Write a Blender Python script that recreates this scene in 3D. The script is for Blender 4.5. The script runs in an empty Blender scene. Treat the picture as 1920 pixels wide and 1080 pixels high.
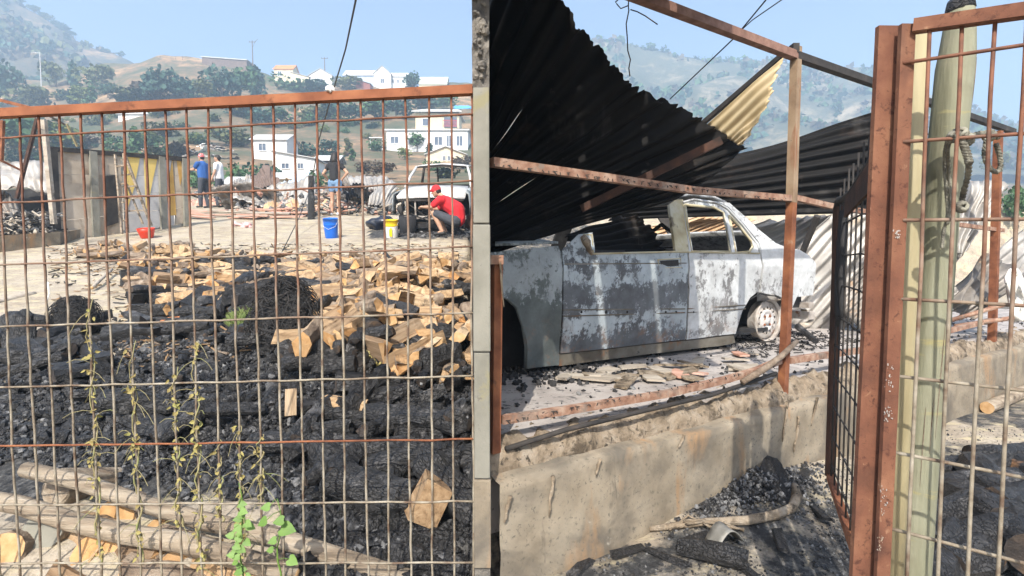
import bpy, bmesh, math, random
from mathutils import Vector, Matrix, Euler, noise
from mathutils.geometry import tessellate_polygon
R = math.radians
random.seed(7)
rnd = random.uniform
scene = bpy.context.scene
COL = scene.collection

# ---------------------------------------------------------------- camera, sky, sun, exposure
EYE = 1.3
PITCH = math.atan(55 / 1000)
cam_d = bpy.data.cameras.new('camera')
cam_d.sensor_width = 36
cam_d.lens = 36 * 1000 / 1920
cam_d.clip_start = 0.05
cam_d.clip_end = 6000
cam = bpy.data.objects.new('camera', cam_d)
cam.location = (0, 0, EYE)
cam.rotation_euler = (math.pi / 2 - PITCH, 0, 0)
COL.objects.link(cam)
scene.camera = cam

SUN_EL, SUN_AZ = R(43), R(-11)          # where the light goes: azimuth measured from +Y towards -X
go = Vector((math.cos(SUN_EL) * -math.sin(SUN_AZ), math.cos(SUN_EL) * math.cos(SUN_AZ), -math.sin(SUN_EL)))
world = bpy.data.worlds.new('World')
scene.world = world
world.use_nodes = True
wn = world.node_tree
wn.nodes.clear()
sky = wn.nodes.new('ShaderNodeTexSky')
sky.sky_type = 'NISHITA'
sky.sun_disc = False
sky.sun_elevation = SUN_EL
sky.sun_rotation = math.atan2(-go.x, -go.y)
sky.air_density = 1.0
sky.dust_density = 5.0
sky.ozone_density = 2.4
bg = wn.nodes.new('ShaderNodeBackground')
bg.inputs['Strength'].default_value = 0.135
wo = wn.nodes.new('ShaderNodeOutputWorld')
wn.links.new(sky.outputs[0], bg.inputs[0])
wn.links.new(bg.outputs[0], wo.inputs[0])
sun_d = bpy.data.lights.new('sun', 'SUN')
sun_d.energy = 5.0
sun_d.angle = R(0.5)
sun_d.color = (1, 0.94, 0.84)
sun = bpy.data.objects.new('sun', sun_d)
sun.rotation_euler = go.to_track_quat('-Z', 'Y').to_euler()
sun.location = (0, -5, 20)
COL.objects.link(sun)
vs = scene.view_settings
vs.view_transform = 'Standard'
vs.look = 'None'
vs.gamma = 1
vs.use_curve_mapping = False
vs.exposure = 0.9
scene.cycles.use_denoising = True
scene.cycles.max_bounces = 6
scene.cycles.volume_bounces = 1
scene.cycles.transparent_max_bounces = 12

# ---------------------------------------------------------------- pixel <-> place
CP, SP = math.cos(PITCH), math.sin(PITCH)

def ray(px, py):
    a, b = (px - 960) / 1000, (540 - py) / 1000
    return Vector((a, CP + b * SP, -SP + b * CP))

def P(px, py, D):
    r = ray(px, py)
    return Vector((0, 0, EYE)) + r * (D / r.y)

# ---------------------------------------------------------------- ground shape
FO = Vector((-0.05, 2.05, 0))           # carport frame line: origin, along, away
FE = Vector((0.848, 0.53, 0)).normalized()
FN = Vector((-FE.y, FE.x, 0))

def lerp_tab(tab, x):
    if x <= tab[0][0]:
        return tab[0][1]
    for (a, b), (c, d) in zip(tab, tab[1:]):
        if x <= c:
            return b + (d - b) * (x - a) / (c - a)
    return tab[-1][1]

RIDGE = [(-900, 190), (-300, 160), (0, 165), (130, 160), (230, 128), (300, 117), (380, 119), (470, 142), (520, 152), (640, 162), (886, 166), (960, 200), (1050, 290), (1400, 330), (2800, 380)]
SLOPE = [(18, 0), (28, .1), (40, .2), (70, .42), (100, .66), (160, 1)]

def smooth(t):
    t = max(0, min(1, t))
    return t * t * (3 - 2 * t)

def fbm(x, y, s, o=4):
    return noise.fractal(Vector((x * s, y * s, 3.1)), 1.0, 2.0, o)

def heap(X, Y):
    h = 0
    for (cx, cy, rx, ry, hh) in HEAPS:
        d = ((X - cx) / rx) ** 2 + ((Y - cy) / ry) ** 2
        if d < 1:
            h += hh * (1 - d) ** 1.3
    return h * (1 + .5 * fbm(X, Y, 2.2, 3))
HEAPS = [(-1.6, 5.4, 1.9, 2.2, .22), (-.9, 4.6, 1.2, 1.6, .16), (-2.3, 3.7, 1.6, 1.1, .14), (-1.0, 3.3, .9, .8, .10)]

def zg(X, Y):
    """height of the ground"""
    if Y <= 18:
        zl = -.26 + .185 * max(Y, -2)
    else:
        u = 960 + 1000 * X / Y
        yy = lerp_tab(SLOPE, Y)
        ysc = 390.5 + (lerp_tab(RIDGE, u) - 390.5) * yy
        zl = EYE + (485 - ysc) / 1000 * min(Y, 165)
        if Y > 165:
            zl -= (Y - 165) * .25
            zl = max(zl, -4)
        zl += fbm(X, Y, .05) * .02 * (Y - 18) * smooth((Y - 18) / 30)
    zl += heap(X, Y) if Y < 9 else 0
    if Y > 18:
        return zl
    w = (Vector((X, Y, 0)) - FO).dot(FN)
    if w < .1:
        zr = .02 + .13 * math.exp(-((X - 1.35) / .75) ** 2) * math.exp(-((w + .1) / .6) ** 2)
    elif w < 4.5:
        zr = .5
    else:
        zr = .5 + (zl - .5) * smooth((w - 4.5) / 8)
    t = smooth((X + .075 * Y) / .12 + .5)
    if Y < 1.9:
        t = smooth((X + .3) / .5)
    z = zl + (zr - zl) * t
    if Y < 2.1 and X < 0:
        z -= .12 * smooth((2.1 - Y) / .3)
    z += fbm(X, Y, 1.3) * .02 + fbm(X, Y, 7) * .008
    return z

def G(px, py, d0=1.6):
    r = ray(px, py)
    D = d0
    while D < 260:
        p = P(px, py, D)
        if p.z <= zg(p.x, p.y):
            return p
        D *= 1.006
    return P(px, py, 160)

def onplane(px, py, o, n):
    r = ray(px, py)
    c = Vector((0, 0, EYE))
    return c + r * ((o - c).dot(n) / r.dot(n))

def FP(px, py, w=0):                     # on the carport frame plane (w metres behind it)
    return onplane(px, py, FO + FN * w, FN)

# ---------------------------------------------------------------- materials
def nodes_of(m):
    m.use_nodes = True
    nt = m.node_tree
    nt.nodes.clear()
    out = nt.nodes.new('ShaderNodeOutputMaterial')
    b = nt.nodes.new('ShaderNodeBsdfPrincipled')
    nt.links.new(b.outputs[0], out.inputs[0])
    return nt, b

def mix(nt, fac, a, b):
    n = nt.nodes.new('ShaderNodeMix')
    n.data_type = 'RGBA'
    for s, v in ((0, fac), (6, a), (7, b)):
        if isinstance(v, (tuple, list)):
            n.inputs[s].default_value = (*v[:3], 1)
        elif isinstance(v, (int, float)):
            n.inputs[s].default_value = v
        else:
            nt.links.new(v, n.inputs[s])
    return n.outputs[2]

def ramp(nt, src, stops, interp='LINEAR'):
    n = nt.nodes.new('ShaderNodeValToRGB')
    e = n.color_ramp.elements
    while len(e) < len(stops):
        e.new(.5)
    for el, (p, c) in zip(e, stops):
        el.position = p
        el.color = (*c, 1) if isinstance(c, (tuple, list)) else (c, c, c, 1)
    n.color_ramp.interpolation = interp
    nt.links.new(src, n.inputs[0])
    return n.outputs[0]

def coords(nt, scale=(1, 1, 1), rand=False, world=False):
    if world:
        g = nt.nodes.new('ShaderNodeNewGeometry').outputs['Position']
    else:
        g = nt.nodes.new('ShaderNodeTexCoord').outputs['Object']
    mp = nt.nodes.new('ShaderNodeMapping')
    mp.inputs['Scale'].default_value = scale
    nt.links.new(g, mp.inputs[0])
    if rand:
        oi = nt.nodes.new('ShaderNodeObjectInfo')
        ml = nt.nodes.new('ShaderNodeMath')
        ml.operation = 'MULTIPLY'
        ml.inputs[1].default_value = 37
        nt.links.new(oi.outputs['Random'], ml.inputs[0])
        nt.links.new(ml.outputs[0], mp.inputs['Location'])
    return mp.outputs[0]

def nz(nt, vec, scale, detail=6, rough=.6, dist=0):
    n = nt.nodes.new('ShaderNodeTexNoise')
    n.inputs['Scale'].default_value = scale
    n.inputs['Detail'].default_value = detail
    n.inputs['Roughness'].default_value = rough
    n.inputs['Distortion'].default_value = dist
    nt.links.new(vec, n.inputs['Vector'])
    return n.outputs[0]

def bump(nt, b, h, strength, dist=.01):
    n = nt.nodes.new('ShaderNodeBump')
    n.inputs['Strength'].default_value = strength
    n.inputs['Distance'].default_value = dist
    nt.links.new(h, n.inputs['Height'])
    nt.links.new(n.outputs[0], b.inputs['Normal'])

MATS = {}
def mat(name, stops, scale=6, rough=.85, bmp=.3, bdist=.01, metal=0, stretch=(1, 1, 1), spots=(), rand=True, bscale=None, hue=None):
    """stops: colour ramp over a noise; spots: (scale, lo, hi, colour, stretch) overlays; hue: per-object brightness spread"""
    m = bpy.data.materials.new(name)
    MATS[name] = m
    nt, b = nodes_of(m)
    v = coords(nt, stretch, rand)
    n = nz(nt, v, scale)
    c = ramp(nt, n, stops)
    for s in spots:
        sc, lo, hi, colr = s[:4]
        vv = coords(nt, s[4] if len(s) > 4 else (1, 1, 1), rand)
        f = ramp(nt, nz(nt, vv, sc, 5, .65, .4), [(lo, 0.), (hi, 1.)])
        c = mix(nt, f, c, colr)
    if hue:
        oi = nt.nodes.new('ShaderNodeObjectInfo')
        f = ramp(nt, oi.outputs['Random'], hue)
        mm = nt.nodes.new('ShaderNodeMix')
        mm.data_type = 'RGBA'
        mm.blend_type = 'MULTIPLY'
        mm.inputs[0].default_value = 1
        nt.links.new(c, mm.inputs[6])
        nt.links.new(f, mm.inputs[7])
        c = mm.outputs[2]
    nt.links.new(c, b.inputs['Base Color'])
    b.inputs['Roughness'].default_value = rough
    b.inputs['Metallic'].default_value = metal
    if bmp:
        h = nz(nt, coords(nt, stretch, rand), bscale or scale * 4, 8, .7)
        bump(nt, b, h, bmp, bdist)
    return m

rust = mat('rust', [(.3, (.10, .030, .012)), (.52, (.21, .075, .033)), (.7, (.30, .12, .05))], 9, .9, .35, .004,
           spots=[(14, .58, .72, (.045, .022, .016)), (5, .66, .74, (.36, .24, .16))])
rust_dark = mat('dark_rust', [(.3, (.018, .012, .01)), (.6, (.07, .032, .02)), (.8, (.15, .06, .03))], 11, .9, .4, .004)
rust_gate = mat('gate_rust', [(.3, (.065, .027, .016)), (.48, (.14, .054, .030)), (.62, (.20, .088, .048)), (.75, (.26, .13, .075))], 6, .9, .6, .004,
                spots=[(2.6, .56, .70, (.09, .040, .026), (1, 1, .5)), (4.2, .67, .71, (.50, .43, .36)), (60, .56, .68, (.07, .024, .013)), (24, .64, .72, (.30, .17, .10))])
pinkrust = mat('flaking_rust', [(.3, (.16, .07, .042)), (.5, (.29, .165, .11)), (.7, (.42, .30, .225))], 19, .9, .5, .004,
               spots=[(22, .60, .66, (.05, .03, .025), (1, 1, 2)), (9, .55, .66, (.20, .16, .13)), (6, .62, .70, (.10, .06, .045))])
postmetal = mat('weathered_post_steel', [(.3, (.16, .10, .06)), (.5, (.27, .19, .12)), (.7, (.33, .25, .17))], 5, .85, .3, .004,
                spots=[(8, .56, .66, (.23, .09, .04), (1, 1, .3)), (12, .64, .7, (.05, .04, .035))])
charsteel = mat('charred_steel', [(.3, (.012, .011, .011)), (.6, (.04, .034, .03)), (.8, (.09, .07, .06))], 10, .8, .4, .004)
charsheet = mat('soot_black_sheet', [(.3, (.004, .0038, .004)), (.6, (.008, .0072, .007)), (.8, (.02, .018, .017))], 3.5, .7, .2, .003,
                spots=[(9, .64, .78, (.06, .052, .047), (1, .3, 1)), (2.6, .58, .72, (.030, .021, .016)), (1.8, .62, .74, (.045, .042, .04))])
zinc = mat('scorched_zinc', [(.3, (.22, .205, .19)), (.5, (.36, .34, .315)), (.7, (.48, .46, .43))], 2.5, .55, .25, .004, metal=.35,
           spots=[(3, .56, .68, (.40, .33, .25)), (7, .64, .72, (.14, .12, .11))])
zinc_dark = mat('smoked_zinc', [(.3, (.06, .055, .05)), (.5, (.20, .18, .16)), (.7, (.36, .33, .30))], 3, .6, .25, .004, metal=.3,
                spots=[(4, .55, .7, (.34, .22, .13))])
cream = mat('cream_sheet', [(.3, (.52, .40, .22)), (.6, (.62, .49, .29)), (.8, (.68, .56, .36))], 4, .6, .15, .003,
            spots=[(12, .70, .76, (.2, .15, .1))])
tan_sheet = mat('burnt_orange_sheet', [(.3, (.38, .22, .11)), (.55, (.52, .35, .20)), (.75, (.58, .45, .32))], 4, .7, .2, .004,
                spots=[(5, .62, .72, (.2, .11, .06))])
concrete = mat('old_concrete', [(.3, (.17, .138, .098)), (.5, (.255, .212, .155)), (.7, (.32, .272, .205))], 5, .94, .7, .006,
               spots=[(1.7, .46, .62, (.125, .108, .086)), (4, .54, .68, (.29, .18, .095), (1, 1, .3)), (7, .62, .72, (.105, .09, .072), (1, 1, .35)), (60, .57, .66, (.13, .115, .09)), (3.3, .66, .72, (.40, .36, .295))])
blockmat = mat('grey_stone_block', [(.3, (.135, .13, .105)), (.5, (.205, .197, .165)), (.7, (.265, .255, .215))], 4, .9, .5, .006,
               spots=[(7, .62, .70, (.22, .20, .12)), (16, .64, .7, (.11, .10, .085))])
blockrough = mat('broken_masonry', [(.3, (.07, .065, .06)), (.5, (.17, .155, .135)), (.7, (.28, .25, .21))], 14, .95, .9, .02)
ashcrust = mat('ash_crust', [(.3, (.16, .12, .08)), (.5, (.30, .235, .165)), (.7, (.41, .345, .27))], 14, .95, .9, .02,
               spots=[(11, .52, .64, (.10, .075, .05)), (26, .58, .66, (.07, .055, .04)), (5, .66, .74, (.38, .22, .10))])
slabmat = mat('dusty_slab', [(.3, (.27, .24, .22)), (.5, (.38, .345, .32)), (.7, (.45, .41, .385))], 4, .92, .5, .006,
              spots=[(14, .56, .64, (.06, .058, .06)), (3.5, .60, .72, (.22, .20, .19)), (34, .6, .67, (.08, .075, .075))], rand=False)
panelmat = mat('sooty_panel', [(.3, (.30, .24, .18)), (.5, (.43, .36, .28)), (.7, (.50, .43, .35))], 2.2, .92, .4, .006,
               spots=[(2.5, .58, .72, (.19, .14, .10)), (9, .68, .76, (.06, .05, .045))])
paint_yellow = mat('yellow_paint', [(.3, (.60, .42, .10)), (.7, (.70, .52, .17))], 4, .8, .2, spots=[(6, .64, .72, (.42, .33, .2))])
paint_grey = mat('whitewashed_grey', [(.3, (.36, .35, .35)), (.7, (.50, .49, .48))], 4, .85, .2, spots=[(6, .62, .72, (.3, .25, .2))])
paint_orange = mat('scorched_yellow_paint', [(.3, (.45, .25, .06)), (.7, (.58, .36, .10))], 4, .85, .2)
soot = mat('soot', [(.3, (.012, .012, .013)), (.6, (.028, .027, .028)), (.8, (.06, .058, .058))], 8, .85, .6, .01)
charcoal = mat('charcoal', [(.3, (.005, .005, .006)), (.48, (.014, .014, .016)), (.58, (.055, .055, .058)), (.70, (.19, .19, .195))], 24, .33, .9, .01, rand=False)  # grey end of the ramp paints highlights into the coal, along with ash
def char_mat(name, scale, stretch, face, crack, ash):
    m = bpy.data.materials.new(name)
    MATS[name] = m
    nt, b = nodes_of(m)
    v = coords(nt, stretch, True)
    vo = nt.nodes.new('ShaderNodeTexVoronoi')
    vo.feature = 'DISTANCE_TO_EDGE'
    vo.inputs['Scale'].default_value = scale
    wob = nt.nodes.new('ShaderNodeVectorMath'); wob.operation = 'ADD'
    nn = nt.nodes.new('ShaderNodeTexNoise'); nn.inputs['Scale'].default_value = scale * .5
    sc_ = nt.nodes.new('ShaderNodeVectorMath'); sc_.operation = 'SCALE'; sc_.inputs['Scale'].default_value = .06
    nt.links.new(v, nn.inputs['Vector']); nt.links.new(nn.outputs['Color'], sc_.inputs[0])
    nt.links.new(v, wob.inputs[0]); nt.links.new(sc_.outputs[0], wob.inputs[1])
    nt.links.new(wob.outputs[0], vo.inputs['Vector'])
    e = ramp(nt, vo.outputs['Distance'], [(0, 0.), (.12, 1.)])
    n = nz(nt, v, scale * .35, 8, .78)
    fc = ramp(nt, n, [(.3, tuple(c * .35 for c in face)), (.55, face), (.72, tuple(c * 2.4 for c in face))])
    ef = nt.nodes.new('ShaderNodeMath'); ef.operation = 'MULTIPLY_ADD'
    nt.links.new(e, ef.inputs[0]); ef.inputs[1].default_value = .6; ef.inputs[2].default_value = .4
    c = mix(nt, ef.outputs[0], crack, fc)
    a = ramp(nt, nz(nt, coords(nt, (1, 1, 1), True), 3.2, 7, .75), [(.56, 0.), (.68, .85)])
    c = mix(nt, a, c, ash)  # pale grey patches: ash, plus highlights put into the colour
    br = ramp(nt, nz(nt, coords(nt, (1, 1, 1), True), 2.1, 4, .6), [(.70, 0.), (.75, 1.)])
    c = mix(nt, br, c, (.26, .14, .065))
    nt.links.new(c, b.inputs['Base Color'])
    b.inputs['Roughness'].default_value = .5
    ml = nt.nodes.new('ShaderNodeMath'); ml.operation = 'MULTIPLY_ADD'
    nt.links.new(e, ml.inputs[0]); ml.inputs[1].default_value = .45; nt.links.new(n, ml.inputs[2])
    bump(nt, b, ml.outputs[0], .9, .012)
    return m
charlog = char_mat('charred_wood', 58, (1, .38, 1), (.028, .027, .028), (.006, .006, .006), (.17, .165, .165))
charend = mat('charred_end', [(.3, (.012, .011, .011)), (.55, (.04, .03, .025)), (.75, (.13, .08, .045))], 9, .8, .8, .01)
woodpale = mat('split_wood', [(.28, (.20, .135, .082)), (.45, (.44, .325, .21)), (.58, (.55, .425, .29)), (.72, (.64, .53, .40))], 7, .88, .8, .008, stretch=(6, .5, 6), hue=[(0, (1, .97, .92)), (.2, (.50, .47, .45)), (.4, (.85, .70, .52)), (.6, (.34, .30, .28)), (.8, (.95, .86, .74)), (1, (.66, .58, .5))],
               
               spots=[(3, .62, .72, (.30, .16, .07)), (4, .57, .66, (.06, .048, .04))])
woodend = mat('log_end', [(.3, (.36, .20, .08)), (.5, (.52, .34, .17)), (.7, (.62, .45, .27))], 14, .85, .6, .006, hue=[(0, (1, 1, 1)), (.3, (1, .8, .6)), (.6, (.8, .74, .7)), (1, (1, .92, .8))], spots=[(4, .62, .70, (.25, .12, .05))])
bark = mat('bark', [(.3, (.10, .07, .05)), (.5, (.22, .165, .12)), (.7, (.33, .27, .21))], 12, .95, .9, .012, stretch=(1.6, .5, 1.6),
           spots=[(3, .62, .70, (.03, .027, .025))])
polewood = mat('weathered_pole', [(.3, (.10, .077, .055)), (.43, (.25, .195, .14)), (.56, (.36, .295, .22)), (.72, (.44, .38, .305))], 10, .92, 1.0, .012, stretch=(.22, 2.4, 2.4),
               spots=[(3, .60, .7, (.20, .13, .08)), (9, .66, .72, (.10, .07, .05))])
greenpost = mat('treated_green_pine', [(.3, (.12, .118, .075)), (.5, (.20, .20, .135)), (.7, (.275, .275, .20))], 7, .85, .6, .005, stretch=(3, 3, .3),
                spots=[(9, .5, .72, (.20, .19, .13)), (16, .60, .70, (.30, .27, .13), (.3, .3, 1.4)), (2.5, .64, .74, (.27, .20, .09))])
tanpost = mat('treated_tan_pine', [(.3, (.21, .175, .095)), (.5, (.31, .265, .155)), (.7, (.38, .335, .21))], 5, .85, .4, .004, stretch=(3, 3, .3))
plankred = mat('reddish_plank', [(.3, (.36, .17, .11)), (.5, (.48, .28, .21)), (.7, (.55, .40, .33))], 6, .9, .4, .005, stretch=(.4, 2, 2),
               spots=[(5, .64, .72, (.2, .14, .1))])
plankgrey = mat('ashen_plank', [(.3, (.24, .20, .16)), (.5, (.38, .33, .27)), (.7, (.5, .45, .38))], 6, .9, .5, .005, stretch=(.4, 2, 2),
                spots=[(4, .60, .70, (.07, .06, .055))])
white_house = mat('white_siding', [(.3, (.66, .66, .64)), (.7, (.78, .78, .76))], 1, .8, .1)
grey_roof = mat('grey_roof', [(.3, (.40, .40, .40)), (.7, (.52, .52, .51))], 1, .7, .1, stretch=(1, 6, 1))
cream_wall = mat('cream_wall', [(.3, (.55, .48, .33)), (.7, (.66, .60, .44))], 1, .85, .1)
timber_wall = mat('dark_timber', [(.3, (.10, .075, .065)), (.7, (.18, .13, .11))], 2, .9, .2)
red_wall = mat('dull_red_wall', [(.3, (.20, .07, .06)), (.7, (.28, .11, .09))], 2, .9, .1)
orange_roof = mat('orange_tile_roof', [(.3, (.50, .17, .06)), (.7, (.62, .25, .10))], 3, .85, .2)
blue_wall = mat('pale_blue_wall', [(.3, (.34, .43, .55)), (.7, (.46, .54, .64))], 1, .85, .1)
pane_m = mat('window_glass', [(.3, (.06, .08, .12)), (.7, (.12, .15, .2))], 2, .25, 0)
winframe = mat('window_frame', [(.3, (.6, .6, .6)), (.7, (.7, .7, .7))], 2, .7, 0)
tarp_blue = mat('blue_tarp', [(.3, (.05, .28, .60)), (.7, (.10, .36, .68))], 2, .6, .1)
bucket_blue = mat('blue_plastic', [(.3, (.010, .13, .62)), (.7, (.014, .16, .70))], 3, .38, .05, .002, spots=[(12, .66, .75, (.12, .25, .6))])
bucket_white = mat('white_plastic', [(.3, (.70, .70, .68)), (.7, (.78, .78, .76))], 3, .4, .05, .002, spots=[(9, .68, .76, (.5, .45, .38))])
bucket_yellow = mat('yellow_plastic', [(.3, (.78, .50, .01)), (.7, (.82, .58, .02))], 3, .4, .05, .002)
basin_red = mat('red_plastic', [(.3, (.55, .035, .012)), (.7, (.62, .05, .02))], 3, .4, .05, .002)
navy = mat('navy_plastic', [(.3, (.008, .011, .022)), (.7, (.02, .026, .045))], 5, .3, .4, .01)
whitecloth = mat('white_cloth', [(.3, (.66, .65, .62)), (.7, (.76, .75, .72))], 3, .9, .2, .005)
pinkcloth = mat('pink_cloth', [(.3, (.55, .22, .22)), (.55, (.68, .45, .44)), (.7, (.72, .62, .6))], 14, .9, .3, .005)
cloth_black = mat('black_cloth', [(.3, (.012, .012, .014)), (.7, (.022, .022, .025))], 9, .9, .2, .004)
cloth_blue = mat('blue_cloth', [(.3, (.018, .075, .26)), (.7, (.03, .11, .34))], 5, .9, .2, .004)
cloth_white = mat('white_tshirt', [(.3, (.66, .66, .66)), (.7, (.76, .76, .76))], 5, .9, .2, .004)
cloth_red = mat('red_cloth', [(.3, (.52, .014, .022)), (.7, (.60, .022, .032))], 5, .9, .2, .004)
denim = mat('denim', [(.3, (.10, .19, .34)), (.7, (.19, .31, .48))], 9, .9, .2, .004)
cloth_dark = mat('dark_trousers', [(.3, (.035, .04, .052)), (.7, (.06, .066, .08))], 9, .9, .2, .004)
cap_red = mat('red_cap', [(.3, (.50, .02, .025)), (.7, (.58, .03, .035))], 5, .85, .1, .004, spots=[])
bandana = mat('red_patterned_bandana', [(.3, (.55, .10, .10)), (.55, (.58, .12, .12)), (.6, (.6, .55, .55))], 30, .85, .1, .004)
skin = mat('skin', [(.3, (.42, .24, .16)), (.7, (.50, .30, .20))], 6, .6, .05, .002, rand=False)
hairm = mat('dark_hair', [(.3, (.010, .008, .008)), (.7, (.022, .018, .016))], 20, .6, .5, .004)
shoe_white = mat('white_shoe', [(.3, (.6, .6, .6)), (.7, (.7, .7, .7))], 6, .7, 0)
shoe_dark = mat('dark_shoe', [(.3, (.02, .02, .02)), (.7, (.04, .04, .04))], 6, .7, 0)
wirem = mat('black_cable', [(.3, (.012, .012, .013)), (.7, (.022, .022, .024))], 6, .6, 0)
ropem = mat('dirty_rope', [(.3, (.07, .065, .055)), (.5, (.19, .18, .145)), (.7, (.33, .32, .26))], 30, .95, .6, .004, spots=[(5, .6, .68, (.035, .034, .032))])
leaf_green = mat('weed_leaf', [(.3, (.07, .145, .018)), (.7, (.135, .235, .04))], 8, .6, .2, .003)
leaf_dry = mat('dry_vine_leaf', [(.3, (.16, .12, .045)), (.5, (.27, .22, .075)), (.7, (.24, .25, .07))], 20, .8, .2, .003)
vine_stem = mat('vine_stem', [(.3, (.18, .16, .07)), (.5, (.27, .23, .12)), (.7, (.20, .24, .08))], 14, .85, .2, .003)
strawm = mat('dry_straw', [(.3, (.40, .34, .12)), (.7, (.52, .46, .2))], 8, .9, 0)
grassm = mat('fresh_grass', [(.3, (.09, .14, .035)), (.7, (.19, .23, .075))], 8, .8, 0)
ash_grey = mat('grey_ash', [(.3, (.07, .07, .073)), (.5, (.15, .15, .152)), (.7, (.26, .26, .262))], 20, .95, .7, .01)
greymetal = mat('bent_grey_metal', [(.3, (.13, .125, .11)), (.7, (.30, .29, .265))], 12, .6, .3, .004, metal=.3)
trunkm = mat('tree_trunk', [(.3, (.07, .055, .042)), (.7, (.15, .12, .09))], 4, .95, .4, .02)
def foliage(name, a, b):
    m = mat(name, [(.3, a), (.7, b)], .9, .8, 0)
    return m
fol = [foliage('green_foliage', (.026, .075, .030), (.075, .150, .055)),
       foliage('olive_foliage', (.060, .075, .028), (.130, .145, .060)),
       foliage('blue_green_foliage', (.016, .055, .042), (.045, .105, .072)),
       foliage('yellow_green_foliage', (.090, .130, .030), (.180, .210, .060)),
       foliage('scorched_foliage', (.060, .048, .035), (.120, .090, .060))]

charsheet.node_tree.nodes['Principled BSDF'].inputs['Specular IOR Level'].default_value = .18
# wires: rusty high up, bare and chalky lower down (wear)
m_wire = bpy.data.materials.new('fence_wire')
nt, b_ = nodes_of(m_wire)
geo = nt.nodes.new('ShaderNodeNewGeometry')
sx = nt.nodes.new('ShaderNodeSeparateXYZ')
nt.links.new(geo.outputs['Position'], sx.inputs[0])
n1 = nz(nt, coords(nt, (1, 1, 1), False, True), 4.5, 5)
ad = nt.nodes.new('ShaderNodeMath'); ad.operation = 'MULTIPLY_ADD'
nt.links.new(n1, ad.inputs[0]); ad.inputs[1].default_value = 1.1
nt.links.new(sx.outputs[2], ad.inputs[2])
mr = nt.nodes.new('ShaderNodeMapRange')
mr.inputs[1].default_value = 1.55; mr.inputs[2].default_value = 2.15
nt.links.new(ad.outputs[0], mr.inputs[0])
pale = ramp(nt, nz(nt, coords(nt, (1, 1, 1), False, True), 16, 4), [(.35, (.11, .07, .045)), (.5, (.225, .19, .14)), (.7, (.34, .305, .245))])
rst = ramp(nt, nz(nt, coords(nt, (1, 1, 1), False, True), 22, 4), [(.35, (.09, .035, .02)), (.6, (.19, .075, .04))])
nt.links.new(mix(nt, mr.outputs[0], pale, rst), b_.inputs['Base Color'])
b_.inputs['Roughness'].default_value = .75

# burnt car paint: bare white-grey oxide, dark primer, rust
def burnt_paint(name, white, primer, bands, thr=.5, rustlow=1.0):
    """bands: scorch bias over the height above the slab (0..1 m): more = burnt down to the primer"""
    m = bpy.data.materials.new(name)
    nt, b = nodes_of(m)
    v = coords(nt)
    sp = nt.nodes.new('ShaderNodeSeparateXYZ')
    nt.links.new(v, sp.inputs[0])
    def mth(op, a, c, d=None):
        n = nt.nodes.new('ShaderNodeMath'); n.operation = op
        for k, q in enumerate((a, c, d)):
            if q is None: continue
            if isinstance(q, (int, float)): n.inputs[k].default_value = q
            else: nt.links.new(q, n.inputs[k])
        return n.outputs[0]
    wv = ramp(nt, nz(nt, v, 9, 8, .7), [(.3, tuple(c * .70 for c in white)), (.55, white), (.75, tuple(min(1, c * 1.15) for c in white))])
    pv = ramp(nt, nz(nt, v, 6, 8, .7), [(.3, tuple(c * .55 for c in primer)), (.5, primer), (.72, tuple(c * 2.0 for c in primer))])
    zw = mth('MULTIPLY_ADD', nz(nt, v, 5, 4), .10, sp.outputs[2])
    bias = ramp(nt, zw, bands)
    a = mth('MULTIPLY', nz(nt, v, 2.4, 9, .72, .25), .9)
    a = mth('MULTIPLY_ADD', nz(nt, v, 15, 8, .78, .6), .55, a)
    a = mth('MULTIPLY_ADD', nz(nt, coords(nt, (1, 1, .4)), 45, 5, .7), .28, a)
    a = mth('ADD', a, bias)
    f = ramp(nt, a, [(0, 0.), (1, 1.)])
    mr = nt.nodes.new('ShaderNodeMapRange')
    mr.interpolation_type = 'SMOOTHSTEP'
    mr.inputs[1].default_value = thr + .345; mr.inputs[2].default_value = thr + .415
    nt.links.new(a, mr.inputs[0])
    c = mix(nt, mth('MULTIPLY', mr.outputs[0], .93), wv, pv)
    veil = ramp(nt, nz(nt, v, 3.4, 7, .65), [(.40, 0.), (.66, .55)])
    c = mix(nt, veil, c, tuple((x * .55 + y * .45) * .8 for x, y in zip(white, primer)))
    mrr = nt.nodes.new('ShaderNodeMapRange')
    mrr.inputs[1].default_value = .40; mrr.inputs[2].default_value = .14
    nt.links.new(sp.outputs[2], mrr.inputs[0])
    rm = ramp(nt, nz(nt, v, 11, 7, .72), [(.50, 0.), (.66, .8 * rustlow)])
    c = mix(nt, mth('MULTIPLY', mrr.outputs[0], rm), c, (.20, .115, .07))
    rs = ramp(nt, nz(nt, v, 6.5, 7, .72), [(.64, 0.), (.74, .6)])
    c = mix(nt, rs, c, (.27, .20, .145))
    nt.links.new(c, b.inputs['Base Color'])
    b.inputs['Roughness'].default_value = .68
    bump(nt, b, a, .45, .006)
    MATS[name] = m
    return m
paint_fender = burnt_paint('burnt_paint_fender', (.34, .37, .38), (.062, .074, .070), [(0, .22), (.40, .22), (.50, .10), (.60, -.06), (.8, .0)], .5)
paint_door = burnt_paint('burnt_paint_door', (.42, .47, .50), (.060, .060, .066), [(0, .02), (.20, .14), (.29, .06), (.36, -.10), (.42, .12), (.56, .13), (.63, -.08), (.70, .04), (.8, .0)], .5)
paint_rear = burnt_paint('burnt_paint_rear', (.54, .555, .56), (.13, .125, .125), [(0, .02), (.22, .10), (.32, -.08), (.45, -.05), (.7, -.10), (1, -.02)], .55, .7)
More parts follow.
